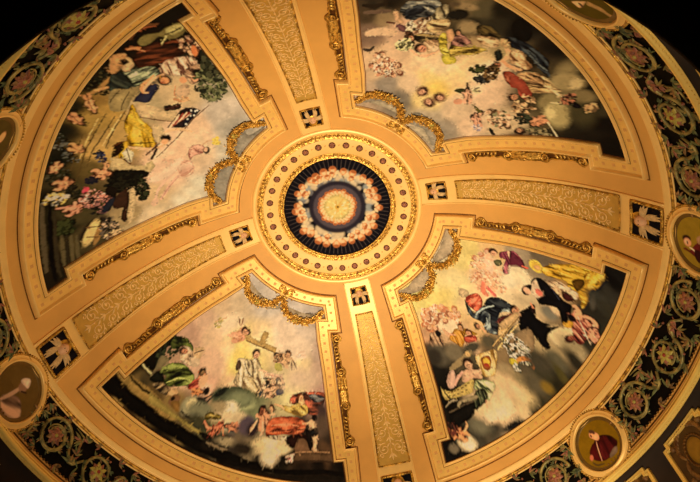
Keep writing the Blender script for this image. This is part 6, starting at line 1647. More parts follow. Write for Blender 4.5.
PORTRAIT = {
'SE': [
('p',(70,10,8),[-0.181,-0.185,-0.486,0.037,-0.571,0.26,-0.588,0.375,-0.44,0.489,-0.269,0.455,-0.107,0.593,0.063,0.564,0.282,0.501,0.231,0.344,0.193,0.108,0.161,-0.124],0.012),
('p',(84,12,10),[0.161,-0.124,0.193,0.108,0.231,0.344,0.282,0.501,0.462,0.341,0.495,0.187,0.477,0.035,0.344,-0.07],0.012),
('d',(66,8,7),(34,4,4),(96,20,16),[-0.188,-0.145,-0.475,0.048,-0.582,0.337,-0.416,0.471,-0.002,0.579,0.232,0.505,0.119,0.163],1.45,5.89,0.5),
('p',(190,120,76),[0.078,-0.489,-0.052,-0.473,-0.128,-0.365,-0.174,-0.224,-0.109,-0.103,0.001,-0.119,0.091,-0.256,0.147,-0.368],0.012),
('e',(90,50,30),-0.027,-0.444,0.125,0.069,2.17,0.5),
('e',(176,108,66),0.044,-0.351,0.064,0.077,2.79,0.5),
('e',(90,50,36),0.082,-0.366,0.056,0.032,1.47,0.5),
('l',(190,120,84),[0.041,-0.102,0.144,0.144,0.261,0.503],0.029),
('e',(150,76,50),0.512,0.208,0.067,0.096,2.53,0.5),
('l',(90,60,20),[0.561,0.368,0.487,0.517,0.26,0.613],0.068),
('p',(120,90,66),[-0.094,0.518,-0.328,0.435,-0.457,0.47,-0.376,0.603,-0.195,0.627,-0.049,0.614],0.012),],
'E': [
('p',(110,30,24),[0.359,-0.434,0.371,-0.267,0.137,-0.126,-0.025,0.06,0.544,0.116,0.497,-0.09,0.448,-0.3,0.435,-0.51],0.012),
('e',(60,26,14),0.048,-0.425,0.159,0.112,2.0,0.5),
('e',(176,108,74),0.152,-0.385,0.132,0.126,2.01,0.5),
('e',(196,130,92),0.152,-0.418,0.07,0.074,2.01,0.5),
('e',(90,46,30),0.167,-0.384,0.026,0.059,2.01,0.5),
('l',(206,160,120),[0.291,-0.291,0.311,-0.143,0.395,-0.006],0.046),
('p',(150,104,70),[-0.11,-0.079,-0.241,0.049,0.018,0.063,0.028,-0.023],0.012),
('p',(70,20,20),[0.296,-0.112,0.261,0.083,0.614,0.126,0.549,-0.043],0.012),],
'W': [
('p',(120,84,56),[0.304,0.496,0.123,0.249,-0.17,0.075,-0.418,0.133,-0.643,0.448,-0.451,0.682,-0.103,0.787],0.012),
('d',(130,92,66),(84,56,36),(160,116,84),[0.269,0.52,0.086,0.212,-0.277,0.09,-0.648,0.386,-0.438,0.672,-0.069,0.762],-2.92,4.14,0.5),
('l',(150,110,80),[0.235,0.544,0.084,0.149,0.001,-0.184],0.128),
('e',(130,88,60),-0.037,-0.224,0.165,0.159,-2.34,0.5),
('p',(176,140,110),[0.16,-0.271,0.157,-0.403,-0.012,-0.556,-0.138,-0.519,-0.204,-0.331,-0.04,-0.289],0.012),
('l',(70,40,24),[-0.106,-0.106,-0.256,-0.196],0.058),],
'NE': [
('p',(190,140,90),[0.018,-0.418,0.112,-0.471,0.271,-0.459,0.254,-0.294,0.165,-0.076,0.113,-0.01],0.012),
('p',(150,110,60),[0.131,0.07,0.285,0.178,0.43,0.264,0.588,0.273,0.718,0.316,0.762,0.206,0.631,0.161,0.493,0.093,0.342,-0.024,0.229,-0.089],0.012),
('l',(100,66,36),[0.155,-0.274,0.254,-0.294],0.092),],
'NW': [
('e',(180,120,70),0.175,-0.446,0.106,0.163,-1.77,0.5),],
}
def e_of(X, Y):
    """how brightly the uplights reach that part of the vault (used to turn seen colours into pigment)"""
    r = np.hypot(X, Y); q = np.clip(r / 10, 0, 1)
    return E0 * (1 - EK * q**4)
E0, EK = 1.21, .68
def paint_fresco(cv, key):
    d = PAINT[key]
    cv.fill(d['bg'], .42)
    cv.clouds(.34, 1.1, 3)
    draw(cv, d['ops'])
    cv.dabs(2200, 8); cv.ruffle(.02, 2.6, 40); cv.ruffle(.016, 10.0, 50)
    cv.crisp(.9); cv.clouds(.22, 6.0, 9)
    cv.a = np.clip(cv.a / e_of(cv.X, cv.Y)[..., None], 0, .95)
def paint_oculus(cv):
    cv.a[:] = pig((24, 18, 30))
    rs = random.Random(3)
    for i in range(72):
        a = i * 2 * PI / 72; cv.line([(1.4 * math.cos(a), 1.4 * math.sin(a)), (2.12 * math.cos(a), 2.12 * math.sin(a))], .022, pig((110, 90, 80)))
    for i in range(90):
        a = rs.uniform(0, 2 * PI); r = rs.uniform(1.15, 1.55); z = rs.uniform(.12, .2)
        cv.ell(r * math.cos(a), r * math.sin(a), z, z * .8, a, pig(rs.choice([(150, 146, 136), (184, 160, 130), (130, 122, 118), (200, 170, 130)])), .9)
    def headlet(x, y, z, a):
        cv.ell(x, y, z * 1.25, z * 1.1, a, pig((190, 110, 60)), .4)
        for sg in (-1, 1): cv.ell(x - .9 * z * math.cos(a) - sg * z * math.sin(a), y - .9 * z * math.sin(a) + sg * z * math.cos(a), z * .9, z * .5, a + sg * .9, pig((246, 206, 150)), .5)
        cv.ell(x, y, z, z * .9, a, pig((236, 150, 90)), .5); cv.ell(x - .2 * z * math.cos(a), y - .2 * z * math.sin(a), z * .6, z * .55, a, pig((250, 200, 140)), .7)
        cv.ell(x + z * .75 * math.cos(a), y + z * .75 * math.sin(a), z * .5, z * .8, a, pig((160, 86, 44)), .6)
    for i in range(27):
        a = i * 2 * PI / 27 + rs.uniform(-.05, .05); r = 1.68 + rs.uniform(-.09, .07); headlet(r * math.cos(a), r * math.sin(a), rs.uniform(.12, .15), a)
    for i in range(22):
        a = rs.uniform(0, 2 * PI); r = rs.uniform(1.38, 1.5); headlet(r * math.cos(a), r * math.sin(a), .10, a)
    for i in range(60):
        a = i * 2 * PI / 60; r = 1.0; cv.ell(r * math.cos(a), r * math.sin(a), .17, .17, 0, pig((66, 54, 66)), .8)
    for i in range(60):
        a = i * 2 * PI / 60 + .05; r = .88; cv.ell(r * math.cos(a), r * math.sin(a), .11, .08, a, pig((110, 92, 96)), 1)
    for i in range(26):
        a = i * 2 * PI / 26; r = .68 + rs.uniform(-.04, .05); headlet(r * math.cos(a), r * math.sin(a), .10, a)
    cv.ell(0, 0, .56, .56, 0, pig((246, 206, 120)), .6)
    for i in range(50):
        a = rs.uniform(0, 2 * PI); r = rs.uniform(.05, .55); cv.ell(r * math.cos(a), r * math.sin(a), .07, .035, a, pig(rs.choice([(255, 226, 140), (226, 176, 90), (255, 236, 170)])), .7)
    cv.ell(0, 0, .10, .10, 0, pig((200, 150, 60)), .5); cv.ell(.02, 0, .04, .04, 0, pig((110, 70, 30)), .5)
    cv.clouds(.10, 5, 4)
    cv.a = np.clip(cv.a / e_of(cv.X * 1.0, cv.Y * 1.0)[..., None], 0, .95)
def paint_portrait(cv, key):
    # x runs along the frieze, y towards the rim's lower edge
    cv.a[:] = pig({'SE': (118, 80, 6), 'E': (130, 98, 22), 'W': (104, 72, 26), 'NW': (96, 72, 26), 'NE': (92, 70, 14)}[key])
    cv.clouds(.2, 3, 2)
    d = PORTRAIT.get(key)
    if d: draw(cv, d)
    e = .56; cv.a = np.clip(cv.a / e, 0, .95)


# ================================================================== the shell
def ring_mesh(name, prof, m, n=192, parent=None, origin=None):
    """solid of revolution through prof [(r, z)]"""
    b = MB(); a = np.linspace(0, 2 * PI, n, endpoint=False)
    p = np.array(prof, float)
    V = np.stack([p[:, 0][:, None] * np.cos(a), p[:, 0][:, None] * np.sin(a), p[:, 1][:, None] + 0 * a], -1)
    b.grid(V, closed_v=True); return b.build(name, m, parent, origin)
rs_ = np.concatenate([np.linspace(0.01, 10, 90)])
struct(ring_mesh('ceiling', [(r, dome_z(r)) for r in rs_] + [(10.38, 13.05), (10.42, 12.86)], M['peach']))
def vault_ring(name, r0, r1, prof, m, n=256):
    """raised ring moulding on the vault between plan radii r0 and r1; prof = [(t, h)]"""
    s0, s1 = s_of_r(r0), s_of_r(r1); a = np.linspace(0, 2 * PI, n, endpoint=False)
    S = np.array([s0 + (s1 - s0) * t for t, _ in prof])[:, None] + 0 * a
    H = np.array([h for _, h in prof])[:, None] + 0 * a
    b = MB(); b.grid(surf(S, a + 0 * S, H), closed_v=True); return struct(b.build(name, m))
half = [(0, -.02), (0, .03), (.15, .06), (.5, .08), (.85, .06), (1, .03), (1, -.02)]
vault_ring('trim_1', 9.845, 9.935, [(0, -.02), (0, .05), (.12, .07), (.3, .05), (.8, .05), (1, .03), (1, -.02)], M['cream'])
# rope moulding that closes the dome at its springing
b = MB(); n = 520; ch = chart_ring(TH0, 0, 1)
a = np.linspace(0, 2 * PI, 361)[:-1]
b.tube(ch, np.stack([a, np.full(360, s_of_r(9.965))], 1), .055, .02, 6, closed=True)
for i in range(n):
    t = i * 2 * PI / n
    b.bump(ch, t, s_of_r(9.965), .0042, .045, .045, .03, .0, 2, 6)
struct(b.build('trim_2', M['gold2']))
b = MB(); b.tube(ch, np.stack([a, np.full(360, s_of_r(9.999))], 1), .03, .03, 6, closed=True)
b.tube(ch, np.stack([a, np.full(360, s_of_r(9.935))], 1), .022, .03, 6, closed=True)
struct(b.build('trim_3', M['cream']))
# cornice below the frieze: rope, bronze cove, bright double roll, wall band, dark lower cornice
b = MB()
for i in range(440):
    t = i * 2 * PI / 440
    b.bump(ch, t, SF - .03, .0042, .035, .05, .02, 0, 2, 6)
struct(b.build('trim_4', M['bronze']))
struct(ring_mesh('trim_5', [(10.41, 13.03), (10.36, 13.0), (10.43, 12.95), (10.44, 12.88), (10.40, 12.845)], M['umber']))
struct(ring_mesh('trim_6', [(10.41, 12.85), (10.335, 12.85), (10.31, 12.83), (10.31, 12.80), (10.335, 12.785), (10.37, 12.78)], M['ring']))
struct(ring_mesh('trim_8', [(10.37, 12.785), (10.39, 12.76), (10.37, 12.735)], M['umber']))
struct(ring_mesh('trim_9', [(10.39, 12.74), (10.29, 12.73), (10.285, 12.71), (10.30, 12.70), (10.24, 12.685), (10.20, 12.65), (10.19, 12.60), (10.20, 12.555), (10.24, 12.52), (10.29, 12.515), (10.30, 12.49), (10.34, 12.48)], M['ring']))
struct(ring_mesh('wall_drum', [(10.34, 12.49), (10.60, 12.46), (10.62, 10.1), (10.5, 9.9)], M['wall']))
b = MB()
for i in range(520):
    t = i * 2 * PI / 520
    for zz, rr in ((12.705, 10.29), (12.505, 10.285)):
        c, q = math.cos(t), math.sin(t); V = []
        for dx, dy, dz in ((1, 0, 0), (-1, 0, 0), (0, 1, 0), (0, -1, 0), (0, 0, 1), (0, 0, -1)):
            V.append((rr * c + .03 * (dx * c - dy * q), rr * q + .03 * (dx * q + dy * c), zz + .03 * dz))
        b.add(V, [(0, 2, 4), (2, 1, 4), (1, 3, 4), (3, 0, 4), (2, 0, 5), (1, 2, 5), (3, 1, 5), (0, 3, 5)])
struct(b.build('trim_14', M['ring']))
def glow_strip(name, d0, d1, z0, z1):  # added glowing strip that imitates a brightly lit stretch of cornice
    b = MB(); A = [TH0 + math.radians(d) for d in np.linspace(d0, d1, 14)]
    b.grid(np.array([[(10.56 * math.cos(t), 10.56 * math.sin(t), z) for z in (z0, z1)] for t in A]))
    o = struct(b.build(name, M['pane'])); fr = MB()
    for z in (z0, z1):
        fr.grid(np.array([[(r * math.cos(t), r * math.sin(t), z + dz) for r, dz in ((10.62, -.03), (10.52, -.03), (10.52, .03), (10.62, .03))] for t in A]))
    fr.build('glow_edge', M['ring'], o)
glow_strip('cornice_glow_1', 311, 327.4, 11.75, 12.40); glow_strip('cornice_glow_2', 226, 239, 11.75, 12.40)
struct(ring_mesh('trim_7', [(10.6, 10.25), (10.25, 10.2), (10.2, 10.08), (9.95, 10.0), (9.9, 9.86), (9.80, 9.80), (9.82, 9.68), (10.1, 9.6), (10.3, 9.4), (10.9, 9.3), (11.2, 9.0), (12.0, 8.8), (12.4, 8.2)], M['dark']))
struct(ring_mesh('wall_rotunda', [(12.4, 8.25), (12.4, -1.6)], M['dark'], 96))
struct(ring_mesh('floor', [(.01, -1.6), (12.4, -1.6)], M['floor'], 96))

# ================================================================== central medallion
co = thing('central_medallion', surf(0, 0, 0), 'round medallion of cherub faces on dark blue at the crown of the dome', 'medallion')
def ringpart(name, r0, r1, prof, m, parent, n=160, more=None):
    s0, s1 = s_of_r(r0), s_of_r(r1); a = np.linspace(0, 2 * PI, n, endpoint=False)
    S = np.array([s0 + (s1 - s0) * t for t, _ in prof])[:, None] + 0 * a
    H = np.array([h for _, h in prof])[:, None] + 0 * a
    b = MB(); b.grid(surf(S, a + 0 * S, H), closed_v=True)
    if more: more(b)
    return b.build(name, m, parent)
def band_studs(b):
    b.m = 1
    for i in range(32):
        t = -1.6374 + (i + .5) * 2 * PI / 32; sr = s_of_r(2.765)
        b.bump(chp, sr * math.cos(t), sr * math.sin(t), .05, .03, .02, .05, t + PI / 4, 2, 6)
chp = lambda u, v: (np.hypot(u, v), np.arctan2(v, u))       # flat chart around the crown
ringpart('rosette_band', 2.40, 3.04, [(0, -.02), (0, .04), (.05, .05), (.95, .05), (1, .04), (1, -.02)], [M['cream2'], M['dot']], co, more=band_studs)
ringpart('outer_border', 3.26, 3.47, [(0, -.02), (0, .05), (.2, .08), (.5, .09), (.8, .07), (1, .04), (1, -.02)], M['cream'], co)
chp = lambda u, v: (np.hypot(u, v), np.arctan2(v, u))       # flat chart around the crown
for nm, ra, rb, k in (('inner_gilt_ring', 2.19, 2.42, 84), ('outer_gilt_ring', 3.03, 3.27, 116)):
    def carve(b, ra=ra, rb=rb, k=k):
        sm = s_of_r((ra + rb) / 2)
        for i in range(k):
            t = i * 2 * PI / k; x, y = sm * math.cos(t), sm * math.sin(t)
            b.leaf(chp, x - .07 * math.cos(t - .6), y - .07 * math.sin(t - .6), t - .6, .15, .09, .05, .05, .6, 4)
            b.bump(chp, (sm + .085) * math.cos(t + .02), (sm + .085) * math.sin(t + .02), .03, .03, .04, .05, 0, 2, 6)
    ringpart(nm, ra, rb, [(0, -.02), (0, .05), (.12, .08), (.22, .05), (.78, .05), (.88, .08), (1, .05), (1, -.02)], M['gold'], co, more=carve)
for i in range(32):
    t = -1.6374 + i * 2 * PI / 32; sr = s_of_r(2.765); x, y = sr * math.cos(t), sr * math.sin(t)
    b = MB(); b.m = 0; b.bump(chp, x, y, .15, .15, .02, .05, 0, 2, 16)
    b.m = 1
    for j in range(6): b.leaf(chp, x, y, t + j * PI / 3, .13, .085, .03, .06)
    b.m = 2; b.bump(chp, x, y, .025, .025, .04, .06, 0, 2, 8)
    b.build('rosette', [M['brown'], M['petal'], M['gold']], co)
# the painted disc
cv = Canvas(-2.3, -2.3, 2.3, 2.3, 64)
paint_oculus(cv)
Rg = np.linspace(0.002, 2.24, 100)[:, None] + np.zeros((1, 512)); Tg = np.zeros((100, 1)) + np.linspace(0, 2 * PI, 512, endpoint=False)[None]
painted_grid('painting', s_of_r(Rg), Tg, .02, cv, (Rg * np.cos(Tg), Rg * np.sin(Tg)), co, True)

# ================================================================== frescoes and their frames
def half_outline(kind):
    if kind == 'in':   # edge of the painting: (r, offset from the rib's axis)
        return [(4.45, 1.66), (4.94, 1.68), (4.97, 2.10), (5.8, 2.22), (6.8, 2.27), (7.9, 2.36), (9.0, 2.38), (8.985, 2.0), (9.40, 2.0)]
    return [(4.0, 1.06), (5.42, 1.19), (5.43, 1.62), (5.9, 1.68), (6.8, 1.76), (7.7, 1.83), (8.76, 1.86), (8.74, 1.42), (9.65, 1.52)]
def outline(kind, nseg=8):
    H = half_outline(kind); a = []
    for i in range(len(H) - 1):
        (r0, o0), (r1, o1) = H[i], H[i + 1]
        for t in np.linspace(0, 1, nseg, endpoint=False):
            r = r0 + (r1 - r0) * t; o = o0 + (o1 - o0) * t; a.append((r, math.asin(o / r)))
    r, o = H[-1]; ta = math.asin(o / r)
    arc = [(r, ta + (PI / 2 - 2 * ta) * t) for t in np.linspace(0, 1, 48, endpoint=False)]
    mir = [(r_, PI / 2 - t_) for r_, t_ in a][::-1]
    mir = [(r, PI / 2 - ta)] + mir[:-1] if False else [(r, PI / 2 - ta)] + mir
    ri, oi = H[0]; ti = math.asin(oi / ri)
    arc2 = [(ri, PI / 2 - ti - (PI / 2 - 2 * ti) * t) for t in np.linspace(0, 1, 32, endpoint=False)][1:]
    return np.array(a + arc + mir + arc2)
OI, OO = outline('in'), outline('out')
FR_PROF = [(-.03, -.03), (-.03, .07), (-.01, .10), (.03, .12), (.07, .13), (.11, .12), (.14, .08), (.16, .055), (.19, .045), (.80, .045), (.83, .055), (.85, .10), (.88, .15), (.92, .175), (.96, .17), (1.0, .13), (1.03, .06), (1.03, -.02)]
FN = [
 ('fresco with a woman in yellow robe and a striped flag', 'yellow robe'),
 ('fresco of red and blue robed figures among dark clouds', 'dark clouds'),
 ('fresco with a kneeling nun in black and a man in gold cloak', 'nun'),
 ('fresco with a seated white robed figure below a wooden cross', 'cross')]
# quadrant k starts at azimuth TH0 + k*90 deg: 0 = lower right, 1 = lower left, 2 = upper left, 3 = upper right
QUAD = {0: ('nun', 'large fresco with a black-robed nun and gold-cloaked man in glowing clouds', 'nun fresco'),
        1: ('cross', 'large fresco with a white-robed woman seated under a wooden cross', 'cross fresco'),
        2: ('flag', 'large fresco with a yellow-robed woman and a striped starry flag', 'flag fresco'),
        3: ('cloud', 'large fresco with red and blue robed figures on dark storm clouds', 'storm cloud fresco')}
def lerp_ring(t): return OI + (OO - OI) * t
def make_frame(parent, thk):
    b = MB(); rows = []
    for t, h in FR_PROF:
        q = lerp_ring(t); rows.append(surf(s_of_r(q[:, 0]), q[:, 1] + thk, h))
    b.grid(np.stack(rows[:9], 0), closed_v=True, flip=True); b.m = 2; b.grid(np.stack(rows[8:10], 0), closed_v=True, flip=True)
    b.m = 0; b.grid(np.stack(rows[9:], 0), closed_v=True, flip=True); b.m = 1; q = lerp_ring(.5); P = surf(s_of_r(q[:, 0]), q[:, 1] + thk, 0)
    L = np.concatenate([[0], np.cumsum(np.linalg.norm(np.diff(np.vstack([P, P[:1]]), axis=0), axis=1))]); qq = np.vstack([q, q[:1] ])
    for t in np.arange(.15, L[-1], .36):
        r = np.interp(t, L, qq[:, 0]); th = np.interp(t, L, qq[:, 1]) + thk
        c2 = chart_rib(th); b.bump(c2, float(s_of_r(r)), 0, .085, .085, .012, .046, PI / 4, 1, 4)
    fr = b.build('frame', [M['cream'], M['dot'], M['recess']], parent)
    for t0, nm in ((1.06, 'outer_brown_line'), (-.05, 'inner_brown_line'), (.83, 'outer_recess_line'), (.175, 'inner_recess_line')):  # flat dark brown lines along the frame's edges and recess
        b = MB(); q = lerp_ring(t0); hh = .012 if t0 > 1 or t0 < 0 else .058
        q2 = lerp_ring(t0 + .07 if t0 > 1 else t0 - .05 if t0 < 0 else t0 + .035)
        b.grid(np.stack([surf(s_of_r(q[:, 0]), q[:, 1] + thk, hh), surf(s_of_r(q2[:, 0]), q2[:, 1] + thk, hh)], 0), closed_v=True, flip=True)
        b.build(nm, M['brownline'], fr)
    return fr
canv_q = 60
for k in range(4):
    key, label, short = QUAD[k]; thk = TH0 + k * PI / 2
    ctr = surf(s_of_r(7.0), thk + PI / 4, 0)
    root = thing('fresco', ctr, label, 'fresco')
    ang = [thk + a for a in np.linspace(.15, PI / 2 - .15, 9)]
    xs = [r * math.cos(a) for a in ang for r in (4.3, 9.5)]; ys = [r * math.sin(a) for a in ang for r in (4.3, 9.5)]
    cv = Canvas(min(xs) - .3, min(ys) - .3, max(xs) + .3, max(ys) + .3, canv_q)
    paint_fresco(cv, key)
    nr, nt = 330, 400
    Rg = np.linspace(4.40, 9.44, nr)[:, None] + np.zeros((1, nt)); ta = np.arcsin(1.64 / Rg)
    Tg = thk + ta + (PI / 2 - 2 * ta) * np.linspace(0, 1, nt)[None]
    painted_grid('painting', s_of_r(Rg), Tg, .012, cv, (Rg * np.cos(Tg), Rg * np.sin(Tg)), root)
    make_frame(root, thk)

# ================================================================== ribs: mouldings, arabesque panels, cherub plaques
def rect(chart, u0, u1, w0, w1, nu, nv):
    U = np.linspace(u0, u1, nu)[:, None] + np.zeros((1, nv))
    W = (w0 + (w1 - w0) * np.linspace(0, 1, nu))[:, None]
    return U, W * np.linspace(-1, 1, nv)[None]
RIBNAME = {0: 'between the nun and storm cloud frescoes', 1: 'between the nun and cross frescoes',
           2: 'between the cross and flag frescoes', 3: 'between the flag and storm cloud frescoes'}
c0 = chart_rib(TH0)
sA, sB = float(s_of_r(4.82)), float(s_of_r(9.17))
# raised flat of the rib
b = MB()
U, V = rect(c0, float(s_of_r(3.45)), float(s_of_r(9.86)), .56, .76, 60, 7)
b.patch(c0, U, V, .03)
for sg in (-1, 1):
    uu = np.linspace(float(s_of_r(3.46)), float(s_of_r(9.85)), 60)
    b.tube(c0, np.stack([uu, sg * (.56 + .2 * np.linspace(0, 1, 60))], 1), .035, .03, 6)
for k in range(4):
    o = b.build('trim_%d' % (10 + k), M['cream']) if k == 0 else bpy.data.objects.new('trim_%d' % (10 + k), tr0.data)
    if k == 0: tr0 = o
    else: COL.objects.link(o); o.rotation_euler = (0, 0, k * PI / 2)
    struct(o)
def spiral(cx, cy, r0, turns, a0, sg, n=34, r1=.06):
    t = np.linspace(0, 1, n); r = r0 * (1 - t) + r0 * r1 * t; a = a0 + sg * turns * 2 * PI * t
    return np.stack([cx + r * np.cos(a), cy + r * np.sin(a)], 1)
pr = thing('rib_arabesque', surf((sA + sB) / 2, TH0, 0), 'long gilded arabesque panel on the rib ' + RIBNAME[0], 'ornament panel', 'arabesque rib panels')
b = MB(); hw = lambda u: .375 + .275 * (u - sA) / (sB - sA)
U, V = rect(c0, sA, sB, .36, .635, 60, 9); b.patch(c0, U, V, .045); b.build('ground', M['ground'], pr)
b = MB()
for sg in (-1, 1):
    uu = np.linspace(sA, sB, 60); b.tube(c0, np.stack([uu, sg * hw(uu)], 1), .022, .06, 5)
    b.beads(c0, np.stack([uu, sg * (hw(uu) - .03)], 1), .085, .032, .045)
for u in (sA, sB):
    vv = np.linspace(-hw(u), hw(u), 10); b.tube(c0, np.stack([np.full(10, u), vv], 1), .022, .06, 5)
    d = .03 if u == sA else -.03
    b.beads(c0, np.stack([np.full(10, u + d), vv], 1), .085, .032, .045)
b.build('bead_border', M['gold2'], pr)
b = MB(); u = sA + .25; k = 0; H0 = .05
while u < sB - .35:
    w = float(hw(u)); R = w * .40
    for sg in (-1, 1):
        b.tube(c0, spiral(u + R, sg * w * .46, R, 1.7, PI + .3 * sg, -sg), .012 + .010 * w, H0, 5)
        b.tube(c0, spiral(u + R * 2.1, sg * w * .70, R * .42, 1.2, PI * .5 * sg, sg, 20), .015, H0, 5)
        b.leaf(c0, u + R, sg * w * .46, 1.2 * sg, R * .6, R * .35, .025, H0)
        for a in (.5, 1.1, 1.7, 2.3):
            b.leaf(c0, u + R * (1 - math.cos(a)) * 1.0, sg * (w * .46 + R * .98 * math.sin(a)), sg * (PI - a) * .6, R * .5, R * .22, .02, H0)
        b.leaf(c0, u + R * 1.9, sg * .03, sg * .5, R * .9, R * .3, .03, H0, sg * .5)
        b.leaf(c0, u + R * .2, sg * .03, sg * 1.0, R * .8, R * .3, .03, H0, -sg * .8)
    b.leaf(c0, u + R * 1.8, 0, 0, R * 1.2, R * .35, .035, H0)
    b.leaf(c0, u - R * .1, 0, PI, R * .5, R * .3, .03, H0)
    b.bump(c0, u + R * 1.2, 0, R * .16, R * .13, .04, H0)
    b.tube(c0, [(u - .1, 0), (u + R, .02 * (-1)**k), (u + R * 2.7, 0)], .014, H0, 5)
    u += R * 2.75; k += 1
b.build('arabesque', M['rose'], pr)
for k in (1, 2, 3):
    copy_turned(pr, k * PI / 2, 'long gilded arabesque panel on the rib ' + RIBNAME[k], 'ornament panel', 'arabesque rib panels')

def plaque(name, u0, u1, w0, w1, label, group, sc, gm):
    ca = chart_rib(TH0); um = (u0 + u1) / 2
    p = thing(name, surf(um, TH0, 0), label, 'plaque', group)
    b = MB(); U, V = rect(ca, u0, u1, w0, w1, 8, 8); b.patch(ca, U, V, .05); b.build('ground', gm, p)
    b = MB()
    P = [(u0, -w0), (u1, -w1), (u1, w1), (u0, w0), (u0, -w0)]; PP = []
    for i in range(4):
        for t in np.linspace(0, 1, 10, endpoint=False): PP.append((P[i][0] + (P[i + 1][0] - P[i][0]) * t, P[i][1] + (P[i + 1][1] - P[i][1]) * t))
    b.tube(ca, PP, .035 * sc, .05, 6, closed=True)
    b.beads(ca, PP + PP[:1], .075 * sc, .035 * sc, .07)
    b.build('frame', M['gold2'], p)
    # cherub: head with a gold halo towards the crown, two pairs of wings towards the rim
    hx = um - .14 * sc
    b = MB(); b.bump(ca, hx, 0, .20 * sc, .18 * sc, .03, .05, 0, 2, 18); b.build('halo', M['gold2'], p)
    hd = MB(); hd.bump(ca, hx + .02 * sc, 0, .135 * sc, .12 * sc, .10 * sc, .07, 0, 4, 14)
    hd.bump(ca, hx + .05 * sc, .035 * sc, .03 * sc, .028 * sc, .03, .07 + .07 * sc, 0, 2, 8)
    hd.bump(ca, hx + .05 * sc, -.035 * sc, .03 * sc, .028 * sc, .03, .07 + .07 * sc, 0, 2, 8)
    hd.bump(ca, hx + .045 * sc, 0, .03 * sc, .014 * sc, .03, .08 + .08 * sc, 0, 2, 8)
    hd.m = 1
    for dx, dy in ((.035, .04), (.035, -.04)): hd.bump(ca, hx + dx * sc, dy * sc, .014 * sc, .012 * sc, .012, .085 + .085 * sc, 0, 2, 6)
    h = hd.build('cherub_head', [M['flesh'], M['brown']], p)
    b = MB(); 
    for j in range(9):
        a = PI + (j - 4) * .42
        b.bump(ca, hx + .02 * sc + .10 * sc * math.cos(a), .092 * sc * math.sin(a), .03 * sc, .03 * sc, .04, .08, 0, 2, 7)
    b.build('hair', M['brown'], h)
    for sg in (-1, 1):
        b = MB()
        for j, (a, L) in enumerate(((.30, .46), (.48, .44), (.66, .36), (1.35, .34), (1.6, .34), (1.85, .28))):
            b.leaf(ca, hx + .06 * sc, sg * .06 * sc, sg * a, L * sc, .085 * sc, .045, .055 + .006 * j, -sg * .45, 6)
        b.build('wing', M['wing'], p)
    return p
RS = ['nearest the crown, ' + RIBNAME[k] for k in range(4)]
p0 = plaque('cherub_plaque', float(s_of_r(3.73)), float(s_of_r(4.44)), .33, .37, 'small dark winged cherub plaque ' + RS[0], 'small cherub plaques around the crown', 1.08, M['navy'])
for k in (1, 2, 3): copy_turned(p0, k * PI / 2, 'small dark winged cherub plaque ' + RS[k], 'plaque', 'small cherub plaques around the crown')
RO = ['at the rim end, ' + RIBNAME[k] for k in range(4)]
p1 = plaque('cherub_plaque', float(s_of_r(9.36)), float(s_of_r(9.82)), .60, .62, 'large dark haloed cherub plaque ' + RO[0], 'large cherub plaques at the rim', 1.55, M['navy'])
for k in (1, 2): copy_turned(p1, k * PI / 2, 'large dark haloed cherub plaque ' + RO[k], 'plaque', 'large cherub plaques at the rim')

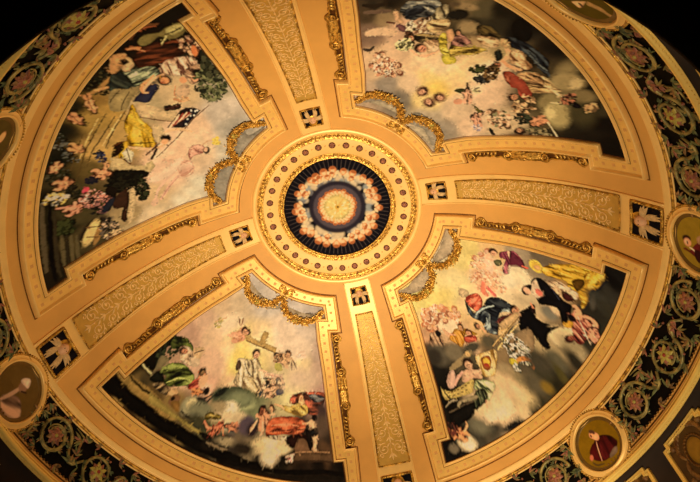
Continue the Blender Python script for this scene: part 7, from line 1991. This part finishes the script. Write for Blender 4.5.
# ================================================================== gilded scroll ornaments beside the frescoes
def scroll_ornament(sign, label):
    """sign +1: on the increasing-azimuth side of the rib"""
    cs = chart_rib(TH0); ua, ub = float(s_of_r(5.50)), float(s_of_r(8.70))
    def edge(u):   # the frame's edge
        return 1.60 + (1.84 - 1.60) * (u - ua) / (ub - ua) + .03 * np.sin(PI * (u - ua) / (ub - ua))
    ch2 = lambda u, v: cs(u, sign * (edge(np.asarray(u, float)) - np.asarray(v, float)))   # v = distance out from the frame
    um = (ua + ub) / 2; s_, t_ = ch2(um, .2)
    o = thing('gilded_scroll', surf(s_, t_, 0), label, 'scroll', 'gilded scrolls beside the fresco frames')
    L = ub - ua
    # dark brown backing with scalloped outline
    tt = np.linspace(0, 1, 90)
    def thick(t):
        w = .17 + 0 * t
        for c, ww, am in ((.045, .04, .22), (.14, .025, .05), (.2, .025, .07), (.26, .025, .09), (.345, .045, .22), (.43, .05, .17), (.5, .05, .14), (.57, .05, .17), (.655, .045, .22), (.74, .025, .09), (.8, .025, .07), (.86, .025, .05), (.955, .04, .22)):
            w = w + am * np.exp(-((t - c) / ww)**2)
        return np.minimum(w, .42)
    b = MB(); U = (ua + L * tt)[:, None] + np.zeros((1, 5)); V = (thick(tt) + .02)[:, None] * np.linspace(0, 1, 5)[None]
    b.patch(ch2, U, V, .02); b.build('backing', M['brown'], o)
    b = MB()
    b.tube(ch2, np.stack([ua + L * tt, thick(tt)], 1), .034, .05, 6)
    b.tube(ch2, np.stack([ua + L * tt, .05 + 0 * tt], 1), .025, .04, 6)
    b.build('strapwork', M['gold2'], o)
    for c, R, a0, sg in ((.045, .17, -PI / 2, -1), (.345, .18, -PI / 2, 1), (.655, .18, -PI / 2, -1), (.955, .17, -PI / 2, 1)):
        b = MB(); x = ua + c * L
        b.tube(ch2, spiral(x, .20, R, 1.9, a0, sg, 44), np.linspace(.042, .022, 44), .06, 6); b.bump(ch2, x, .20, .05, .05, .09, .05)
        b.build('volute', M['gold'], o)
    b = MB()
    for c0_, c1_, d in ((.38, .47, 1), (.62, .53, -1)):
        for j in range(5):
            for k2 in range(3):
                b.leaf(ch2, ua + L * (c0_ + (c1_ - c0_) * j / 5), .09 + .10 * k2, (0 if d > 0 else PI) + (k2 - 1) * .25, .26, .13, .07, .04 + .012 * j)
    for x0, d in ((.10, 1), (.90, -1)):
        for j in range(6):
            b.leaf(ch2, ua + L * (x0 + d * .032 * j), .05, PI / 2 + .7 * d, .15 + .02 * j, .08, .05, .03, -.8 * d)
    b.build('acanthus_leaves', M['gold'], o)
    b = MB(); xm = ua + .5 * L
    for j in range(8): b.leaf(ch2, xm, .20, j * PI / 4, .15, .10, .05, .06)
    b.bump(ch2, xm, .20, .045, .045, .10, .06); b.build('flower', M['gold'], o)
    return o
SIDE = {(0, 1): 'edging the nun fresco on its storm cloud side', (0, -1): 'edging the storm cloud fresco on its nun side',
        (1, 1): 'edging the cross fresco on its nun side', (1, -1): 'edging the nun fresco on its cross side',
        (2, 1): 'edging the flag fresco on its cross side', (2, -1): 'edging the cross fresco on its flag side',
        (3, 1): 'edging the storm cloud fresco on its flag side', (3, -1): 'edging the flag fresco on its storm cloud side'}
for sg in (1, -1):
    o = scroll_ornament(sg, 'gilded scroll relief ' + SIDE[(0, sg)])
    for k in (1, 2, 3):
        copy_turned(o, k * PI / 2, 'gilded scroll relief ' + SIDE[(k, sg)], 'scroll', 'gilded scrolls beside the fresco frames')

# ================================================================== garlands at the inner end of each fresco
def garland():
    thc = TH0 + PI / 4; cg = chart_rib(thc)
    g = thing('gilded_garland', surf(s_of_r(4.75), thc, 0), '', 'garland')
    def pt(r, deg): # deg from the near rib
        a = math.radians(deg - 45); return (float(s_of_r(r)) , r * math.sin(a))
    for sg in (1, -1):
        K = [(4.72, 22.6), (4.95, 24.8), (5.14, 28.5), (5.2, 32.5), (5.16, 36.5), (5.03, 40), (4.8, 43), (4.52, 44.8)]
        P = np.array([pt(r, d) for r, d in K]); P[:, 1] *= sg
        tt = np.linspace(0, 7, 60); P = np.stack([np.interp(tt, range(8), P[:, 0]), np.interp(tt, range(8), P[:, 1])], 1)
        for _ in range(6): P[1:-1] = (P[:-2] + 2 * P[1:-1] + P[2:]) / 4
        w = .07 + .095 * np.sin(np.linspace(0, PI, 60))**.7
        b = MB(); b.m = 1; b.tube(cg, P, w * .75, .06, 8, flat=.6)
        for i in range(520):
            t = random.random() * 59; j = int(t); x = P[j, 0]; y = P[j, 1]; ww = w[j]
            a = random.uniform(0, 2 * PI); q = random.random()**.6 * ww
            hh = .06 + .75 * math.sqrt(max(ww * ww - q * q * .8, 0))
            b.m = 0 if random.random() < .72 else 1
            if random.random() < .55: b.bump(cg, x + q * math.cos(a), y + q * math.sin(a), random.uniform(.02, .04), random.uniform(.02, .035), .045, hh, 0, 2, 6)
            else: b.leaf(cg, x + q * math.cos(a), y + q * math.sin(a), a, random.uniform(.07, .12), .055, .03, hh, 0, 3)
        for j in range(5):   # fruit at the belly of the swag
            b.m = 2; b.bump(cg, P[30, 0] + random.uniform(-.09, .09), P[30, 1] + random.uniform(-.12, .12), .06, .06, .07, .14, 0, 3, 8)
        b.build('swag', [M['gold'], M['gold2'], M['heart']], g)
        b = MB(); e = P[0]      # knot and ribbon end
        for j in range(7): b.leaf(cg, e[0], e[1], j * 2 * PI / 7, .17, .09, .05, .05, .4)
        b.bump(cg, e[0], e[1], .05, .05, .09, .06); b.build('knot', M['gold'], g)
    b = MB(); x0 = float(s_of_r(4.28))
    for sg in (1, -1):
        b.tube(cg, spiral(x0 - .02, sg * .19, .15, 1.0, PI / 2 - sg * PI / 2, sg, 24, .5), .035, .10, 6)
        b.tube(cg, [(x0, 0), (x0 + .15, sg * .12), (x0 + .12, sg * .28), (x0 + .25, sg * .40)], .035, .09, 6)
        b.tube(cg, [(x0, 0), (x0 - .14, sg * .10), (x0 - .2, sg * .24), (x0 - .12, sg * .36)], .035, .10, 6)
        for j in range(5): b.leaf(cg, x0, sg * .03, sg * (.4 + j * .5), .30, .12, .05, .08, sg * .5)
    for j in range(6): b.bump(cg, x0 + random.uniform(-.08, .2), random.uniform(-.1, .1), .05, .05, .08, .1)
    b.build('bow', M['gold'], g)
    return g
g0 = garland()
tag(g0, 'double gilded garland hanging over the crown end of the nun fresco', 'garland', 'gilded garlands')
for k, nm in ((1, 'cross'), (2, 'flag'), (3, 'storm cloud')):
    copy_turned(g0, k * PI / 2, 'double gilded garland hanging over the crown end of the %s fresco' % nm, 'garland', 'gilded garlands')

# ================================================================== frieze of acanthus scrolls between portrait medallions
RF = 10.19
def leafspray(b, ch, x, y, ang, L, n=5, spread=1.6, mats=(1, 2)):
    for j in range(n):
        b.m = random.choice(mats)
        a = ang + (j - (n - 1) / 2) * spread / n
        b.leaf(ch, x, y, a, L * random.uniform(.75, 1.1), L * .24, .05, .03 + .008 * j, random.uniform(-.7, .7), 5)
def frieze(label):
    cf = chart_ring(TH0, S10, RF); F = SF - S10; x0, x1 = 1.0, PI / 4 * RF - 1.0
    o = thing('frieze_panel', surf(S10 + F / 2, TH0 + PI / 8, 0), label, 'frieze', 'acanthus frieze panels')
    b = MB(); U = np.linspace(x0, x1, 40)[:, None] + np.zeros((1, 8)); V = np.zeros((40, 1)) + np.linspace(.02, F - .04, 8)[None]
    b.patch(cf, U, V, .01); b.build('ground', M['black'], o)
    N = 3; W = 1.99; ym = F * .5
    stems = MB(); lv = MB()
    for i in range(N):
        cx = PI / 8 * RF + W * (i - 1); sg = 1 if i % 2 == 0 else -1; R = .66
        stems.tube(cf, spiral(cx, ym, R, 1.5, PI, sg, 70, .36), np.linspace(.06, .035, 70), .05, 6)
        stems.tube(cf, spiral(cx + .02, ym + .02, R * .80, .9, PI * .2, sg, 40, .62), .026, .07, 5)
        if i > 0: stems.tube(cf, [(cx - W + R, ym), (cx - W * .5 - .08, ym + sg * .30), (cx - W * .5 + .08, ym + sg * .34), (cx - R, ym)], [.05, .05, .05, .06], .05, 6)
        stems.tube(cf, [(cx - W * .5, ym - sg * .2), (cx - W * .46, ym - sg * .62), (cx - W * .25, ym - sg * .70)], [.025, .035, .018], .05, 6)
        for j in range(18):
            t = j / 18; a = PI + sg * 2 * PI * 1.25 * t; r = R * (1 - .40 * t)
            px, py = cx + r * math.cos(a), ym + r * math.sin(a); out = a + sg * (.9 if j % 2 else 2.3)
            leafspray(lv, cf, px, py, out,   .24 if j % 2 == 0 else .19, 3, 1.7, (0, 1, 1, 2))
        for qx, qy, qa, ql in ((-.50, .34, -1.2, .42), (-.46, -.48, .7, .40), (.40, -.60, PI - .3, .34), (.42, .56, 1.1, .32), (-.28, .66, 2.6, .30), (.18, .70, .3, .3), (-.1, -.72, .2, .3), (.5, 0, 1.5, .34), (.5, -.1, -1.5, .34)):
            leafspray(lv, cf, cx + W * qx, ym + sg * qy, sg * qa, ql * .95, 5, 2.6, (0, 1, 2, 3))
        for q in range(5):
            lv.m = 3; lv.bump(cf, cx + W * random.uniform(-.5, .5), ym + random.choice((-1, 1)) * random.uniform(.5, .7), .045, .045, .06, .03, 0, 2, 7)
        b = MB()
        for j in range(10):
            b.m = j % 2; b.leaf(cf, cx, ym, j * 2 * PI / 10, .34, .19, .06, .06, .3)
        b.m = 0
        for j in range(7): b.leaf(cf, cx, ym, j * PI / 3.5 + .3, .22, .13, .06, .09, .3)
        b.m = 2; b.bump(cf, cx, ym, .07, .07, .07, .1)
        b.build('flower', [M['petal'], M['leafo'], M['heart']] if i != 1 else [M['heart'], M['petal'], M['red']], o)
    for xe, d in ((x0 + .15, 1), (x1 - .15, -1)):
        for yy in (-.6, -.3, .3, .6): leafspray(lv, cf, xe, ym + yy, (0 if d > 0 else PI) + yy * 1.5, .32, 4, 1.8, (0, 1, 2))
    stems.build('scrolling_stem', M['stem'], o)
    lv.build('leaves', [M['stem'], M['leafg'], M['leafo'], M['petal']], o)
    return o
FL = {0: 'dark acanthus frieze panel at lower right, between the two red-robed portraits',
      1: 'dark acanthus frieze panel at the bottom edge, left of the red-caped churchman',
      3: 'dark acanthus frieze panel at lower left, below the cross fresco',
      4: 'thin sliver of dark acanthus frieze at the left edge, above the white-capped portrait',
      5: 'dark acanthus frieze panel at top left, beyond the flag fresco',
      7: 'dark acanthus frieze panel at upper right, beyond the storm cloud fresco'}
f0 = frieze(FL[0])
for k in (1, 3, 4, 5, 7):
    copy_turned(f0, k * PI / 4, FL[k], 'frieze', 'acanthus frieze panels')

# portrait medallions
def medallion_frame():
    ym = (SF - S10) * .52; cm = lambda u, v: (S10 + ym + np.asarray(v, float), TH0 + np.asarray(u, float) / RF)
    return cm
def make_medallion(k, key, label):
    ym = (SF - S10) * .52; thm = TH0 + k * PI / 4
    cm = lambda u, v: (S10 + ym + np.asarray(v, float), thm + np.asarray(u, float) / RF)
    o = thing('portrait_medallion', surf(S10 + ym, thm, 0), label, 'medallion', 'portrait medallions in the frieze')
    a = np.linspace(0, 2 * PI, 72, endpoint=False)
    def ringm(prof):
        R = np.array([p[0] for p in prof])[:, None]; H = np.array([p[1] for p in prof])[:, None] + 0 * a
        s, t = cm(R * np.cos(a), R * np.sin(a)); return surf(s, t, H)
    b = MB(); b.grid(ringm([(.90, -.02), (.895, .05), (.92, .12), (.955, .14), (.99, .11), (1.01, .07), (1.10, .07), (1.15, .05), (1.15, -.03)]), closed_v=True, flip=True)
    b.build('frame', M['cream'], o)
    b = MB(); b.grid(ringm([(.755, .02), (.80, .05), (.89, .06), (.91, .05)]), closed_v=True, flip=True); b.build('dark_band', M['bronze2'], o)
    b = MB()
    for i in range(76):
        t = i * 2 * PI / 76
        b.bump(cm, 1.15 * math.cos(t), 1.15 * math.sin(t), .038, .034, .06, .03, 0, 2, 6)
    b.tube(cm, np.stack([1.105 * np.cos(a), 1.105 * np.sin(a)], 1), .018, .06, 5, closed=True)
    b.build('bead_border', M['gold2'], o)
    cv = Canvas(-.9, -.9, .9, .9, 56); paint_portrait(cv, key)
    Rg = np.linspace(.002, .80, 50)[:, None] + np.zeros((1, 140)); Tg = np.zeros((50, 1)) + np.linspace(0, 2 * PI, 140, endpoint=False)[None]
    X, Y = Rg * np.cos(Tg), Rg * np.sin(Tg); s, t = cm(X, Y)
    painted_grid('portrait', s, t, .035, cv, (X, Y), o, True)
M['bronze2'] = mat('olive_bronze_band', (104, 78, 30), .45, .3, .2, 3)
make_medallion(0, 'E', 'portrait medallion at the right edge, pale face over dark red robe')
make_medallion(1, 'SE', 'portrait medallion at lower right, bending churchman in dark red cape')
make_medallion(4, 'W', 'portrait medallion at the left edge, grey figure in pale robe with white cap')
make_medallion(5, 'NW', 'portrait medallion at the left edge beside the flag fresco, mostly cut off')
make_medallion(7, 'NE', 'portrait medallion at the top edge above the storm cloud fresco')

# ================================================================== carved panels on the wall below the cornice
def wall_pt(deg, z, h=0.0):
    t = TH0 + math.radians(deg); r = 10.60 - h
    return (r * math.cos(t), r * math.sin(t), z)
def carved_panel(deg, z1, hw, hh, label, bright=False):
    """notched rectangular frame; deg = azimuth from first rib, z1 = top, hw = half width (m), hh = height"""
    zc = z1 - hh / 2; o = thing('carved_panel', wall_pt(deg, zc), label, 'panel', 'notched carved panels below the cornice')
    D = math.degrees(1 / 10.6)
    def W(x, y, h): return wall_pt(deg + x * D, zc + y, h)
    nt = .16
    def outl(s):
        a, b_, n_ = hw - s, hh / 2 - s, nt
        return [(-a + n_, b_), (a - n_, b_), (a - n_, b_ - n_), (a, b_ - n_), (a, -b_ + n_), (a - n_, -b_ + n_), (a - n_, -b_), (-a + n_, -b_), (-a + n_, -b_ + n_), (-a, -b_ + n_), (-a, b_ - n_), (-a + n_, b_ - n_)]
    def loop(s, h):
        q = outl(s); q2 = []
        for i in range(len(q)):
            for t in np.linspace(0, 1, 4, endpoint=False): q2.append(W(q[i][0] + (q[(i + 1) % 12][0] - q[i][0]) * t, q[i][1] + (q[(i + 1) % 12][1] - q[i][1]) * t, h))
        return q2
    b = MB(); b.grid(np.array([loop(s, h) for s, h in ((0, -.02), (0, .08), (.03, .10), (.05, .06), (.08, .06), (.10, .10), (.13, .08), (.13, .0))]), closed_v=True)
    b.build('frame', M['ring'], o)
    b = MB(); X = np.linspace(-hw + .1, hw - .1, 12); Y = np.linspace(-hh / 2 + .1, hh / 2 - .1, 4)
    b.grid(np.array([[W(x, y, .012) for y in Y] for x in X])); b.build('ground', M['wall2'], o)
    wc = lambda u, v: (u, v)
    def bump(b, x, y, rx, ry, H, ang=0, na=16):
        rows = []
        for q in (0.001, .3, .6, .85, 1):
            row = []
            for i in range(na):
                a = i * 2 * PI / na; ux, uy = q * rx * math.cos(a), q * ry * math.sin(a)
                row.append(W(x + ux * math.cos(ang) - uy * math.sin(ang), y + ux * math.sin(ang) + uy * math.cos(ang), .012 + H * math.sqrt(max(1 - q * q, 0))))
            rows.append(row)
        b.grid(np.array(rows), closed_v=True)
    b = MB(); bump(b, 0, 0, .30, .42, .07, 0, 28); b.build('oval_boss', M['olive'], o)
    b = MB()
    for i in range(26):
        a = i * 2 * PI / 26; bump(b, .37 * math.cos(a), .50 * math.sin(a), .035, .075, .05, a + .5, 8)
    b.build('oval_wreath', M['bronze'], o)
    b = MB()
    for sx in (-1, 1):
        for sy in (-1, 1):
            for j in range(9):
                a = .25 + j * .16
                bump(b, sx * (.50 + .04 * j) * math.cos(a) * 1.1, sy * (.62 + .03 * j) * math.sin(a), .17, .05, .06, math.atan2(sy * math.sin(a), sx * math.cos(a)) + .8 * sx * sy, 8)
            bump(b, sx * (hw - .3), sy * (hh / 2 - .3), .10, .10, .08, 0, 10)
    b.build('foliage', M['leafo2'], o)
    return o
M['wall2'] = mat('olive_brown_ground', (80, 54, 20), .6, .1, .25, 3)
M['leafo2'] = mat('tawny_carving', (140, 104, 56), .5, .2, .25, 6, .2, 30, fleck=(90, 52, 24))
carved_panel(31.0, 12.36, .95, 1.75, 'notched carved panel with olive oval boss at the bottom right corner')
carved_panel(45.5, 12.36, 1.0, 1.75, 'notched carved panel at the bottom edge, just below the red-caped portrait')
carved_panel(165.0, 12.25, .75, 1.75, 'notched carved panel at the bottom left corner')
carved_panel(179.0, 12.25, .98, 1.75, 'notched carved panel at the left edge below the white-capped portrait')
carved_panel(333.0, 12.36, .95, 1.75, 'notched carved panel at the right edge beside the dark cornice')

# ================================================================== camera and light
cam = bpy.data.cameras.new('camera'); co_ = bpy.data.objects.new('camera', cam); COL.objects.link(co_)
cam.sensor_width = 36; cam.lens = 576.047 / 700 * 36; cam.clip_end = 200
import mathutils
ax, ay = .4811, -.0460
Rx = mathutils.Matrix(((1, 0, 0), (0, math.cos(ax), -math.sin(ax)), (0, math.sin(ax), math.cos(ax))))
Ry = mathutils.Matrix(((math.cos(ay), 0, math.sin(ay)), (0, 1, 0), (-math.sin(ay), 0, math.cos(ay))))
Rw = Rx @ Ry
right, down, fwd = Rw[0], Rw[1], Rw[2]
mw = mathutils.Matrix(((right[0], -down[0], -fwd[0], -.4765), (right[1], -down[1], -fwd[1], -9.7874), (right[2], -down[2], -fwd[2], 0.0), (0, 0, 0, 1)))
co_.matrix_world = mw
scene.camera = co_
def spot(name, loc, target, power, size, blend, radius, col):
    l = bpy.data.lights.new(name, 'SPOT'); l.energy = power; l.spot_size = math.radians(size); l.spot_blend = blend; l.shadow_soft_size = radius; l.color = col
    o = bpy.data.objects.new(name, l); COL.objects.link(o); o.location = loc
    d = mathutils.Vector(target) - mathutils.Vector(loc); o.rotation_euler = d.to_track_quat('-Z', 'Y').to_euler(); return o
WARM = (1, .78, .47)
spot('dome_uplight', (1.2, 2.0, 1.0), (0.6, -.2, 21), 5300, 96, .5, .5, WARM)
spot('crown_uplight', (0.5, 0.5, 1.5), (.1, -.3, 21), 11500, 66, 1.0, .4, WARM)
spot('nave_light', (0.5, -4.5, 0.5), (3.5, 9, 12.0), 2300, 84, .6, .3, WARM)
spot('cornice_fill_light', (-1.5, -3.5, 1.0), (6.5, 8.0, 12.0), 4200, 32, .8, .2, WARM)  # added spot that brightens the far cornice and wall; no lamp known there
w = bpy.data.worlds.new('world'); scene.world = w; w.use_nodes = True
w.node_tree.nodes['Background'].inputs['Color'].default_value = (1, .75, .45, 1)
w.node_tree.nodes['Background'].inputs['Strength'].default_value = .02
vs = scene.view_settings; vs.view_transform = 'Standard'; vs.look = 'None'; vs.gamma = 1; vs.use_curve_mapping = False; vs.exposure = 0
